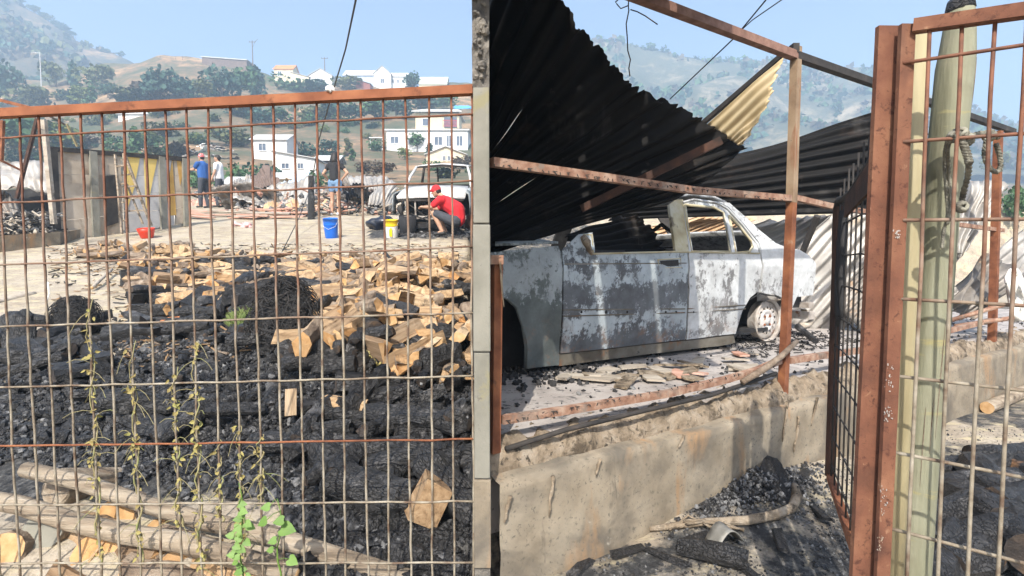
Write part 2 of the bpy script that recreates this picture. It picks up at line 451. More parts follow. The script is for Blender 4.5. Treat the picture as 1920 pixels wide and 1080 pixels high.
paint_pillar = mat('scorched_pillar_paint', [(.3, (.28, .22, .12)), (.5, (.42, .37, .24)), (.7, (.54, .52, .44))], 5, .7, .2, .003, spots=[(7, .62, .7, (.14, .11, .07))])
paint_sill = mat('rusted_sill', [(.3, (.07, .055, .04)), (.5, (.13, .115, .09)), (.7, (.20, .185, .16))], 5, .85, .3, .004, spots=[(6, .58, .7, (.20, .095, .045)), (10, .64, .7, (.05, .045, .04))])
paint_truck = burnt_paint('burnt_paint_pickup', (.60, .595, .585), (.30, .27, .25), [(0, .0), (1, .0)], .58, .5)
rimmat = mat('burnt_rim', [(.3, (.24, .20, .17)), (.5, (.42, .38, .34)), (.7, (.56, .53, .50))], 9, .75, .3, .003, spots=[(9, .60, .70, (.24, .10, .04))])

# ---------------------------------------------------------------- mesh builder
class MB:
    def __init__(s):
        s.v, s.f, s.m = [], [], []
    def add(s, vs_, fs, m=0):
        o = len(s.v)
        s.v += [Vector(p) for p in vs_]
        s.f += [tuple(i + o for i in f) for f in fs]
        s.m += [m] * len(fs)
        return s
    def box(s, c, size, rot=None, m=0):
        hx, hy, hz = (k / 2 for k in size)
        vs_ = [Vector((x, y, z)) for z in (-hz, hz) for y in (-hy, hy) for x in (-hx, hx)]
        if rot is not None:
            vs_ = [rot @ p for p in vs_]
        c = Vector(c)
        return s.add([p + c for p in vs_], [(0, 2, 3, 1), (4, 5, 7, 6), (0, 1, 5, 4), (2, 6, 7, 3), (0, 4, 6, 2), (1, 3, 7, 5)], m)
    def frame_at(s, d, up=None):
        d = d.normalized()
        up = up or (Vector((0, 0, 1)) if abs(d.z) < .9 else Vector((1, 0, 0)))
        a = d.cross(up).normalized()
        return a, a.cross(d).normalized()
    def tube(s, pts, r, n=6, m=0, cap=True, jit=0, mcap=None, squash=1, up=None):
        pts = [Vector(p) for p in pts]
        k = len(pts)
        rr = r if isinstance(r, (list, tuple)) else [r] * k
        o = len(s.v)
        for i, p in enumerate(pts):
            d = pts[min(i + 1, k - 1)] - pts[max(i - 1, 0)]
            a, b = s.frame_at(d, up)
            for j in range(n):
                t = 2 * math.pi * j / n
                q = rr[i] * (1 + (rnd(-jit, jit) if jit else 0))
                s.v.append(p + a * math.cos(t) * q + b * math.sin(t) * q * squash)
        for i in range(k - 1):
            for j in range(n):
                j2 = (j + 1) % n
                s.f.append((o + i * n + j, o + i * n + j2, o + (i + 1) * n + j2, o + (i + 1) * n + j))
                s.m.append(m)
        if cap:
            s.f.append(tuple(o + j for j in range(n))[::-1]); s.m.append(m if mcap is None else mcap)
            s.f.append(tuple(o + (k - 1) * n + j for j in range(n))); s.m.append(m if mcap is None else mcap)
        return s
    def bar(s, p0, p1, w, h=None, up=None, m=0):
        h = h or w
        p0, p1 = Vector(p0), Vector(p1)
        a, b = s.frame_at(p1 - p0, up)
        vs_ = []
        for p in (p0, p1):
            vs_ += [p + a * x * w / 2 + b * y * h / 2 for x, y in ((-1, -1), (1, -1), (1, 1), (-1, 1))]
        return s.add(vs_, [(3, 2, 1, 0), (4, 5, 6, 7), (0, 1, 5, 4), (1, 2, 6, 5), (2, 3, 7, 6), (3, 0, 4, 7)], m)
    def angle(s, p0, p1, w, t, up, m=0):
        """L-section"""
        p0, p1 = Vector(p0), Vector(p1)
        d = (p1 - p0).normalized()
        up = Vector(up)
        side = d.cross(up).normalized()
        prof = [(0, 0), (w, 0), (w, t), (t, t), (t, w), (0, w)]
        vs_ = [p + up * -y + side * x for p in (p0, p1) for x, y in prof]
        k = 6
        fs = [(i, (i + 1) % k, k + (i + 1) % k, k + i) for i in range(k)]
        fs += [tuple(range(k))[::-1], tuple(range(k, 2 * k))]
        return s.add(vs_, fs, m)
    def ball(s, c, r, nu=10, nv=6, m=0, sq=(1, 1, 1), rot=None, jit=0):
        c = Vector(c)
        o = len(s.v)
        vs_ = [Vector((0, 0, r * sq[2]))]
        for i in range(1, nv):
            t = math.pi * i / nv
            for j in range(nu):
                a = 2 * math.pi * j / nu
                q = r * (1 + (rnd(-jit, jit) if jit else 0))
                vs_.append(Vector((q * sq[0] * math.sin(t) * math.cos(a), q * sq[1] * math.sin(t) * math.sin(a), q * sq[2] * math.cos(t))))
        vs_.append(Vector((0, 0, -r * sq[2])))
        if rot is not None:
            vs_ = [rot @ p for p in vs_]
        fs = [(0, 1 + j, 1 + (j + 1) % nu) for j in range(nu)]
        for i in range(nv - 2):
            for j in range(nu):
                a, b = 1 + i * nu + j, 1 + i * nu + (j + 1) % nu
                fs.append((a, a + nu, b + nu, b))
        l = len(vs_) - 1
        fs += [(l, 1 + (nv - 2) * nu + (j + 1) % nu, 1 + (nv - 2) * nu + j) for j in range(nu)]
        return s.add([p + c for p in vs_], fs, m)
    def lathe(s, c, prof, n=20, m=0, rot=None):
        c = Vector(c)
        vs_ = []
        for r, z in prof:
            for j in range(n):
                a = 2 * math.pi * j / n
                p = Vector((r * math.cos(a), r * math.sin(a), z))
                vs_.append((rot @ p if rot is not None else p) + c)
        fs = []
        for i in range(len(prof) - 1):
            for j in range(n):
                j2 = (j + 1) % n
                fs.append((i * n + j, i * n + j2, (i + 1) * n + j2, (i + 1) * n + j))
        return s.add(vs_, fs, m)
    def poly(s, pts, m=0):
        return s.add(pts, [tuple(range(len(pts)))], m)
    def slab(s, pts, off, m=0):
        """polygon extruded by the vector off"""
        pts = [Vector(p) for p in pts]
        n = len(pts)
        off = Vector(off)
        fs = [tuple(range(n))[::-1], tuple(range(n, 2 * n))] + [(i, (i + 1) % n, n + (i + 1) % n, n + i) for i in range(n)]
        return s.add(pts + [p + off for p in pts], fs, m)
    def grid(s, rows, m=0, flip=False):
        nr, nc = len(rows), len(rows[0])
        vs_ = [p for r_ in rows for p in r_]
        fs = []
        for i in range(nr - 1):
            for j in range(nc - 1):
                q = (i * nc + j, i * nc + j + 1, (i + 1) * nc + j + 1, (i + 1) * nc + j)
                fs.append(q[::-1] if flip else q)
        return s.add(vs_, fs, m)
    def xf(s, M):
        s.v = [M @ p for p in s.v]
        return s
    def build(s, name, mats, parent=None, smooth=False, thick=0, local=False, fixn=True, origin=None):
        me = bpy.data.meshes.new(name)
        if parent is not None:
            o0 = Vector((0, 0, 0)) if local else wl(parent)
        elif origin is not None:
            o0 = Vector(origin)
        elif local:
            o0 = Vector((0, 0, 0))
        else:
            n = len(s.v)
            o0 = Vector((sum(p.x for p in s.v) / n, sum(p.y for p in s.v) / n, min(p.z for p in s.v)))
        me.from_pydata([tuple(p - o0) for p in s.v], [], s.f)
        mats = mats if isinstance(mats, (list, tuple)) else [mats]
        for mm in mats:
            me.materials.append(mm)
        if len(mats) > 1:
            me.polygons.foreach_set('material_index', s.m)
        if fixn:
            bm = bmesh.new()
            bm.from_mesh(me)
            bmesh.ops.recalc_face_normals(bm, faces=bm.faces)
            bm.to_mesh(me)
            bm.free()
        if smooth:
            me.polygons.foreach_set('use_smooth', [True] * len(me.polygons))
        o = bpy.data.objects.new(name, me)
        COL.objects.link(o)
        if parent is not None:
            o.parent = parent
        else:
            o.location = o0
        if thick:
            md = o.modifiers.new('solid', 'SOLIDIFY')
            md.thickness = thick
            md.offset = 0
        return o

def chunk(mb, c, r, m=0, jit=.35, sq=None):
    sq = sq or (rnd(.6, 1.2), rnd(.6, 1.2), rnd(.45, .9))
    mb.ball(c, r, 5, 4, m, sq, Euler((rnd(0, 6), rnd(0, 6), rnd(0, 6))).to_matrix(), jit)

def wl(o):
    p = Vector((0, 0, 0))
    while o is not None:
        p += Vector(o.location)
        o = o.parent
    return p

def tag(o, label=None, cat=None, group=None, kind=None):
    if label: o['label'] = label
    if cat: o['category'] = cat
    if group: o['group'] = group
    if kind: o['kind'] = kind
    return o

def thing(name, label, cat, loc=(0, 0, 0), group=None):
    o = bpy.data.objects.new(name, None)
    o.empty_display_size = .2
    COL.objects.link(o)
    o.location = loc
    return tag(o, label, cat, group)

def copy_tree(o, parent=None):
    c = o.copy()
    COL.objects.link(c)
    if parent is not None:
        c.parent = parent
    for ch in o.children:
        copy_tree(ch, c)
    return c

def corrugate(E, F, nE, nF, waves, amp, bend=0, seed=0, ragged=0, thick=.0025):
    """corrugated sheet ruled between polylines E and F (ridges run from E to F)"""
    def resample(L, n):
        L = [Vector(p) for p in L]
        d = [0]
        for a, b in zip(L, L[1:]):
            d.append(d[-1] + (b - a).length)
        out = []
        for i in range(n):
            t = d[-1] * i / (n - 1)
            k = 0
            while k < len(L) - 2 and d[k + 1] < t:
                k += 1
            q = (t - d[k]) / max(1e-6, d[k + 1] - d[k])
            out.append(L[k].lerp(L[k + 1], q))
        return out
    e = resample(E, nE)
    if len(E) == len(F):
        L = [Vector(p) for p in E]
        d = [0]
        for a, b in zip(L, L[1:]):
            d.append(d[-1] + (b - a).length)
        f = []
        for i in range(nE):
            t = d[-1] * i / (nE - 1)
            k = 0
            while k < len(L) - 2 and d[k + 1] < t:
                k += 1
            f.append(Vector(F[k]).lerp(Vector(F[k + 1]), (t - d[k]) / max(1e-6, d[k + 1] - d[k])))
    else:
        f = resample(F, nE)
    rows = []
    mb = MB()
    for j in range(nF):
        t = j / (nF - 1)
        rows.append([e[i].lerp(f[i], t) for i in range(nE)])
    out = []
    for j in range(nF):
        row = []
        for i in range(nE):
            p = rows[j][i]
            du = rows[j][min(i + 1, nE - 1)] - rows[j][max(i - 1, 0)]
            dv = rows[min(j + 1, nF - 1)][i] - rows[max(j - 1, 0)][i]
            n = du.cross(dv)
            n = n.normalized() if n.length > 1e-9 else Vector((0, 0, 1))
            h = amp * math.sin(2 * math.pi * waves * i / (nE - 1))
            if bend:
                h += bend * noise.noise(Vector((i / nE * 3 + seed, j / nF * 3, seed * 1.7)))
            q = p + n * h
            if ragged and j in (0, nF - 1):
                q += dv.normalized() * ragged * noise.noise(Vector((i * .35, seed, j)))
            row.append(q)
        out.append(row)
    mb.grid(out)
    return mb

# ---------------------------------------------------------------- ground
def axis(parts):
    out = []
    for a, b, st in parts:
        n = max(1, round((b - a) / st))
        out += [a + (b - a) * i / n for i in range(n)]
    return out + [parts[-1][1]]

xs = axis([(-1200, -400, 160), (-400, -160, 24), (-160, -60, 3.5), (-60, -16, 1.6), (-16, -5, .5), (-5, -3.2, .14), (-3.2, 3.4, .055), (3.4, 6, .16), (6, 20, .9), (20, 70, 5), (70, 400, 40), (400, 1200, 160)])
ys = axis([(-400, -40, 90), (-40, -4, 9), (-4, 1.4, .4), (1.4, 6, .055), (6, 10, .12), (10, 20, .4), (20, 60, 1.5), (60, 176, 3), (176, 300, 20), (300, 1200, 180)])
gm = MB()
gm.grid([[Vector((x, y, zg(x, y) if y < 300 else -6)) for x in xs] for y in ys])
ground = gm.build('ground', [], None, True, local=True, fixn=False)
tag(ground, 'sloping ash grey yard and dry grass hillside', 'ground', kind='structure')
me = ground.data
att = me.attributes.new('burnt', 'FLOAT', 'POINT')
green = me.attributes.new('veg', 'FLOAT', 'POINT')
bv, gv = [], []
for v in me.vertices:
    X, Y = v.co.x, v.co.y
    b = 0
    if 0 < Y < 16 and -9 < X < 9:
        u = 960 + 1000 * X / max(Y, .5)
        w = (Vector((X, Y, 0)) - FO).dot(FN)
        if X < -.07 * Y and Y > 1:
            edge = 5.0 if u > 420 else 3.0 + (u / 420) * 2
            edge = min(edge, 4.4) if u > 500 else edge
            b = smooth((edge - Y) / .9 + .5 + fbm(X, Y, 1.1) * .35)
            if u < 560 and Y < 2.55:
                b *= .25 + .5 * smooth((Y - 2.25) / .3)
            b = max(b, .75 * smooth(fbm(X, Y, .8) * 2.2 - .1) * (1 if 5 < Y < 8.5 and u > 380 else .25))
            if 10 < Y < 14 and 690 < u < 900:
                b = max(b, .8 * smooth(1 - abs(Y - 11.2) / 1.6))
        elif w < .3:
            b = .60 * smooth(.70 + fbm(X, Y, 1.2) * 1.3) + (.3 if X > 1.9 and Y < 3.1 else 0)
            b = min(1, b)
        else:
            b = .6
    bv.append(b)
    gv.append(smooth((Y - 19) / 12) if Y > 19 else 0)
att.data.foreach_set('value', bv)
green.data.foreach_set('value', gv)
m_ground = bpy.data.materials.new('yard_ground')
nt, b_ = nodes_of(m_ground)
v = coords(nt, (1, 1, 1), False, True)
dirt = ramp(nt, nz(nt, v, 1.6, 9, .7), [(.3, (.25, .20, .145)), (.5, (.37, .315, .245)), (.68, (.46, .405, .33))])
peb = ramp(nt, nz(nt, v, 34, 5, .7), [(.36, (.5, .5, .5)), (.5, (1, 1, 1)), (.66, (1, 1, 1))])
mm = nt.nodes.new('ShaderNodeMix'); mm.data_type = 'RGBA'; mm.blend_type = 'MULTIPLY'; mm.inputs[0].default_value = .8
nt.links.new(dirt, mm.inputs[6]); nt.links.new(peb, mm.inputs[7])
straw = ramp(nt, nz(nt, coords(nt, (1, 3, 1), False, True), 3, 6, .7), [(.5, 0.), (.62, 1.)])
dirt2 = mix(nt, straw, mm.outputs[2], (.48, .41, .27))
black = ramp(nt, nz(nt, v, 22, 9, .78), [(.3, (.010, .010, .011)), (.48, (.03, .03, .031)), (.58, (.09, .088, .085)), (.70, (.22, .21, .20))])
a1 = nt.nodes.new('ShaderNodeAttribute'); a1.attribute_name = 'burnt'
ad = nt.nodes.new('ShaderNodeMath'); ad.operation = 'ADD'
nt.links.new(a1.outputs['Fac'], ad.inputs[0])
sb = nt.nodes.new('ShaderNodeMath'); sb.operation = 'MULTIPLY_ADD'
nt.links.new(nz(nt, v, 6, 8, .75), sb.inputs[0]); sb.inputs[1].default_value = 1.2; sb.inputs[2].default_value = -.6
nt.links.new(sb.outputs[0], ad.inputs[1])
bf = ramp(nt, ad.outputs[0], [(.38, 0.), (.62, 1.)])
near = mix(nt, bf, dirt2, black)
hillc = ramp(nt, nz(nt, v, .07, 9, .74), [(.34, (.04, .06, .03)), (.45, (.085, .085, .045)), (.53, (.19, .125, .075)), (.61, (.34, .215, .115)), (.70, (.38, .26, .145)), (.8, (.20, .13, .08))])
hv = ramp(nt, nz(nt, v, .45, 8, .75), [(.47, 0.), (.62, .9)])
hillc = mix(nt, hv, hillc, (.07, .075, .042))
a2 = nt.nodes.new('ShaderNodeAttribute'); a2.attribute_name = 'veg'
nt.links.new(mix(nt, a2.outputs['Fac'], near, hillc), b_.inputs['Base Color'])
b_.inputs['Roughness'].default_value = .95
bump(nt, b_, nz(nt, v, 26, 8, .75), .7, .02)
me.materials.append(m_ground)
# ---------------------------------------------------------------- far hills
def hill(name, label, px0, px1, tab, base, D0, Dr, back, colr, seed):
    us = [px0 + (px1 - px0) * i / 150 for i in range(151)]
    Ds = [D0 + (Dr - D0) * j / 40 for j in range(41)] + [Dr + back * k / 6 for k in range(1, 7)]
    rows = []
    for D in Ds:
        row = []
        for u in us:
            X = (u - 960) / 1000 * D
            t = min(1, (D - D0) / (Dr - D0))
            zr = EYE + (485 - lerp_tab(tab, u)) / 1000 * Dr
            zb = EYE + (485 - base) / 1000 * D0
            z = zb + (zr - zb) * (t ** 1.15)
            if D > Dr:
                z = zr - (D - Dr) * .7
            k = math.sin(math.pi * min(1, t)) if D < Dr else 0
            z += k * 14 * noise.fractal(Vector((X * .02, D * .02, seed)), 1, 2, 5)
            z += 1.6 * noise.fractal(Vector((X * .08, D * .08, seed)), 1, 2, 4)
            row.append(Vector((X, D, z)))
        rows.append(row)
    mb = MB().grid(rows)
    m = bpy.data.materials.new(name + '_cover')
    nt, b = nodes_of(m)
    v = coords(nt, (1, 1, 1), False, True)
    c = ramp(nt, nz(nt, v, .035, 9, .7, .6), colr)
    c = mix(nt, ramp(nt, nz(nt, v, .3, 6, .7), [(.45, 0.), (.62, .8)]), c, (.05, .058, .04))
    nt.links.new(c, b.inputs['Base Color'])
    b.inputs['Roughness'].default_value = .95
    bump(nt, b, nz(nt, v, .25, 8, .75), .8, 1.5)
    o = mb.build(name, m, None, True, fixn=False)
    tag(o, label, 'hill', kind='structure')
    return rows

MT = [(-700, 0), (-400, -10), (-150, -30), (0, 0), (45, 6), (75, 28), (100, 45), (130, 62), (160, 86), (200, 102), (240, 112), (300, 150), (400, 230), (520, 330)]
RT = [(860, 330), (905, 200), (990, 110), (1085, 84), (1150, 88), (1240, 108), (1330, 124), (1440, 122), (1520, 135), (1560, 140), (1600, 132), (1640, 138), (1700, 172), (1840, 222), (1920, 245), (2200, 290), (2800, 330)]
mt_rows = hill('mountain', 'scrubby mountain slope fading into haze at the left', -700, 520, MT, 190, 190, 300, 120, [(.3, (.03, .04, .028)), (.46, (.06, .06, .042)), (.56, (.12, .095, .06)), (.66, (.34, .22, .12))], 2)
rh_rows = hill('hills', 'hazy blue wooded hill behind the carport', 870, 2800, RT, 330, 200, 340, 120, [(.3, (.04, .055, .035)), (.5, (.08, .085, .055)), (.6, (.22, .19, .13)), (.7, (.36, .29, .2))], 5)

# ---------------------------------------------------------------- vegetation
def crown_mesh(name, lobes, n, leaf, m, seed):
    random.seed(seed)
    mb = MB()
    for i in range(n):
        c, r = random.choice(lobes)
        d = Vector((random.gauss(0, 1), random.gauss(0, 1), random.gauss(0, 1))).normalized()
        p = Vector(c) + Vector((d.x * r[0], d.y * r[1], d.z * r[2])) * rnd(.62, 1.06)
        e = Euler((rnd(0, 6.3), rnd(0, 6.3), rnd(0, 6.3))).to_matrix()
        s = leaf * rnd(.6, 1.4)
        q = [(-1, -.55, 0), (.1, -.8, .15), (1, 0, 0), (.2, .75, -.15), (-.8, .5, .1)]
        mb.add([p + e @ (Vector(k) * s) for k in q], [(0, 1, 2), (0, 2, 3), (0, 3, 4)])
    me = bpy.data.meshes.new(name)
    me.from_pydata([tuple(p) for p in mb.v], [], mb.f)
    me.materials.append(m)
    return me

def trunk_mesh():
    mb = MB()
    mb.tube([(0, 0, -.15), (.01, 0, .2), (.02, .01, .5), (0, .02, .8)], [.035, .028, .02, .008], 6)
    for a in (0.4, 2.3, 4.4):
        mb.tube([(.01, 0, .3), (.12 * math.cos(a), .12 * math.sin(a), .55), (.2 * math.cos(a), .2 * math.sin(a), .75)], [.015, .01, .004], 5)
    me = bpy.data.meshes.new('trunk')
    me.from_pydata([tuple(p) for p in mb.v], [], mb.f)
    me.materials.append(trunkm)
    return me
TRUNK = trunk_mesh()
CROWNS = {}
def crown(kind, shape):
    k = (kind, shape)
    if k not in CROWNS:
        random.seed(shape * 31 + kind)
        if shape == 0:      # broad
            lobes = [((rnd(-.22, .22), rnd(-.22, .22), rnd(.35, .8)), (rnd(.2, .3),) * 3) for _ in range(7)]
        elif shape == 1:    # tall
            lobes = [((rnd(-.08, .08), rnd(-.08, .08), .2 + .13 * i), (rnd(.14, .24) * (1 - .09 * i),) * 3) for i in range(6)]
        elif shape == 2:    # low bush
            lobes = [((rnd(-.35, .35), rnd(-.35, .35), rnd(.15, .45)), (rnd(.22, .34), rnd(.22, .34), rnd(.2, .32))) for _ in range(8)]
        else:               # spindly
            lobes = [((rnd(-.16, .16), rnd(-.16, .16), rnd(.45, .95)), (rnd(.08, .15),) * 3) for _ in range(8)]
        CROWNS[k] = crown_mesh('crown', lobes, (420, 340, 360, 150)[shape], (.055, .05, .06, .05)[shape], fol[kind], shape * 7 + kind)
    return CROWNS[k]

TREES = 0
def tree(px, base, top, width, kind, shape, label, group=None, D=None, name=None):
    global TREES
    g = G(px, base) if D is None else P(px, base, D)
    h = (base - top) / 1000 * g.y
    w = width * 1.25 / 1000 * g.y
    nm = name or ('bush' if shape == 2 else 'tree')
    t = thing(nm, label, 'bush' if shape == 2 else 'tree', (g.x, g.y, g.z - .02 * h), group)
    c = bpy.data.objects.new('crown', crown(kind, shape))
    COL.objects.link(c); c.parent = t
    span = (.95, .62, 1.05, .55)[shape]
    c.scale = (w / span, w / span, h / (1.02, 1.02, .78, 1.1)[shape])
    random.seed(int(px * 13 + base))
    c.rotation_euler = (0, 0, rnd(0, 6.3))
    if shape != 2:
        k = bpy.data.objects.new('trunk', TRUNK)
        COL.objects.link(k); k.parent = t
        k.scale = (h * .9, h * .9, h * .85)
    TREES += 1
    return t

TL = [
 (12, 200, 112, 62, 2, 0, 'dark blue green tree at the far left of the hillside'),
 (52, 205, 158, 56, 1, 0, 'olive tree beside the pale street lamp pole'),
 (105, 165, 116, 40, 1, 0, 'olive tree below the mountain foot'),
 (140, 172, 112, 26, 2, 1, 'narrow dark conifer left of the round olive tree'),
 (180, 172, 118, 50, 1, 0, 'round olive tree on the burnt slope'),
 (205, 150, 121, 12, 2, 1, 'small slim dark tree above the round olive tree'),
 (152, 200, 164, 40, 3, 0, 'yellow green willowy tree above the fence rail'),
 (174, 198, 160, 24, 0, 1, 'green tree touching the willowy yellow tree'),
 (245, 198, 166, 26, 0, 0, 'lone green tree under the dry stone terrace'),
 (282, 192, 138, 38, 2, 1, 'dark tree at the left end of the big clump'),
 (308, 194, 122, 56, 2, 0, 'tall blue green tree in the middle of the clump'),
 (345, 192, 142, 52, 2, 0, 'blue green tree right of the tallest of the clump'),
 (376, 190, 150, 34, 1, 0, 'greyish tree at the right end of the clump'),
 (415, 192, 122, 56, 2, 0, 'broad dark tree below the dark red shed'),
 (450, 190, 126, 46, 0, 0, 'green tree between two dark trees below the shed'),
 (482, 188, 121, 42, 2, 1, 'tall dark tree with a pointed top by the orange roofed hut'),
 (555, 172, 143, 60, 0, 2, 'green bush under the pale gabled shed'),
 (592, 176, 150, 52, 2, 0, 'dark tree in front of the pale gabled shed'),
 (652, 172, 140, 44, 1, 0, 'olive tree in front of the long barn'),
 (773, 172, 134, 32, 2, 0, 'tree at the right end of the long barn'),
 (55, 300, 218, 120, 0, 0, 'big bright green tree behind the collapsed metal roof'),
 (120, 292, 232, 64, 3, 0, 'yellow green tree just above the concrete panel wall'),
 (256, 292, 232, 34, 0, 1, 'bright green slim tree above the yellow painted panels'),
 (228, 288, 256, 40, 0, 2, 'low green bush left of the slim bright tree'),
 (490, 238, 204, 46, 2, 0, 'blue green tree above the two storey white house'),
 (527, 238, 202, 40, 0, 0, 'green tree up the slope behind the white house'),
 (455, 220, 190, 44, 1, 0, 'olive tree high on the slope left of the white house'),
 (585, 232, 196, 40, 1, 0, 'olive tree left of the cable on the slope'),
 (622, 226, 190, 56, 2, 0, 'dark tree just below the fence rail at the cable'),
 (660, 226, 194, 50, 2, 0, 'dark tree right of the cable on the slope'),
 (702, 228, 188, 60, 0, 0, 'green tree up the slope left of the large white house'),
 (742, 222, 184, 52, 2, 0, 'dark tree up the slope behind the large white house'),
 (790, 212, 172, 62, 2, 0, 'large dark tree above the red balcony'),
 (832, 208, 178, 40, 0, 0, 'green tree above the right end of the large white house'),
 (562, 292, 264, 46, 2, 2, 'dark bush right of the white house roof'),
 (618, 288, 260, 38, 2, 0, 'round dark tree in the middle of the dry slope'),
 (654, 290, 258, 18, 1, 1, 'thin tree on the dry slope'),
 (662, 302, 278, 18, 0, 1, 'short thin tree right below the other thin tree'),
 (705, 282, 260, 26, 0, 2, 'bush beside the small white carport'),
 (782, 286, 250, 30, 0, 0, 'tree in front of the white house wall'),
 (760, 300, 276, 24, 3, 0, 'bright green young tree below the white house'),
 (806, 290, 266, 18, 2, 1, 'slim dark tree left of the beige gabled house'),
 (452, 346, 306, 56, 0, 2, 'green bush behind the man in the white shirt'),
 (495, 338, 304, 46, 2, 2, 'dark bush below the two storey white house'),
 (372, 352, 318, 44, 0, 2, 'green bush behind the man in the blue shirt'),
 (590, 350, 318, 44, 0, 2, 'green bush left of the standing woman'),
 (720, 336, 302, 44, 4, 0, 'scorched brown tree behind the burnt pickup'),
 (688, 330, 300, 34, 4, 0, 'scorched thin tree left of the burnt pickup'),
 (865, 318, 292, 34, 4, 0, 'scorched tree right of the beige house'),
 (815, 320, 298, 28, 0, 2, 'green bush under the beige house'),
 (845, 262, 240, 26, 0, 2, 'bush at the right corner of the white house'),
 (1905, 400, 340, 46, 0, 2, 'green bush beyond the far carport post'),
 (1866, 330, 285, 34, 1, 0, 'olive tree behind the far carport post'),
]
for a in TL:
    tree(*a[:6], a[6])
random.seed(21)
n_scrub = 0
for i in range(900):
    px, py = rnd(-60, 884), rnd(170, 335)
    if any(l - 6 < px < r + 6 and t - 4 < py < b + 6 for l, r, t, b in ((466, 600, 246, 345), (716, 884, 205, 312), (500, 840, 100, 172), (370, 470, 100, 132))):
        continue
    if px > 884:
        continue
    k = random.choice((0, 0, 1, 1, 2, 3, 4))
    hgt = rnd(8, 17) if n_scrub < 130 else rnd(15, 34)
    tree(px, py, py - hgt, hgt * rnd(1, 1.7), k, 2, 'small scrub bush growing on the dry hillside', 'scrub bushes on the dry hillside')
    n_scrub += 1
    if n_scrub >= 290:
        break
# ridge trees of the hazy hill and the mountain
random.seed(5)
for i in range(46):
    px = 1082 + i * 12.2 + rnd(-5, 5) if i < 40 else rnd(1840, 1920)
    y = lerp_tab(RT, px)
    hgt = rnd(12, 26) if px < 1260 else (rnd(8, 20) if px < 1470 else rnd(6, 14))
    tree(px, y + 4, y - hgt, hgt * rnd(.6, 1.0), random.choice((0, 1, 2, 2)), 3 if px < 1500 else 0, 'slender tree standing on the crest of the hazy blue hill', 'trees along the crest of the hazy hill', D=340)
for i in range(26):
    px = rnd(-30, 240)
    y = lerp_tab(MT, px)
    tree(px, y + 3, y - rnd(5, 15), rnd(9, 18), random.choice((1, 2, 2)), random.choice((0, 0, 3)), 'small tree standing on the mountain ridge', 'trees along the mountain ridge', D=300)
# woods on both hills: masses nobody could count
def woods(name, label, rows, n, seed, size, mats):
    random.seed(seed)
    mb = MB()
    nr, nc = 40, len(rows[0])
    for i in range(n):
        j, k = random.randrange(4, nr), random.randrange(nc)
        p = rows[j][k] + Vector((rnd(-2.5, 2.5), rnd(-2, 2), 0))
        if noise.noise(Vector((p.x * .03, p.y * .03, seed))) < -.12:
            continue
        s = size * rnd(.5, 1.3)
        mi = random.randrange(len(mats))
        for q in range(5):
            c = p + Vector((rnd(-.6, .6), rnd(-.6, .6), rnd(.1, 1.3))) * s
            e = Euler((rnd(0, 6.3), rnd(0, 6.3), rnd(0, 6.3))).to_matrix()
            mb.add([c + e @ (Vector(t) * s * .62) for t in ((-1, -.6, 0), (.4, -.9, .2), (1, .3, 0), (-.3, .8, -.2))], [(0, 1, 2), (0, 2, 3)], mi)
    o = mb.build(name, mats, None, False, fixn=False)
    tag(o, label, 'woods', kind='stuff')
woods('mountain_scrub', 'scrub and woods covering the mountain slope', mt_rows, 3800, 3, 2.2, [fol[1], fol[2], fol[4]])
woods('hillside_woods', 'hazy woods covering the hill behind the carport', rh_rows, 4600, 4, 2.4, [fol[0], fol[2], fol[4]])

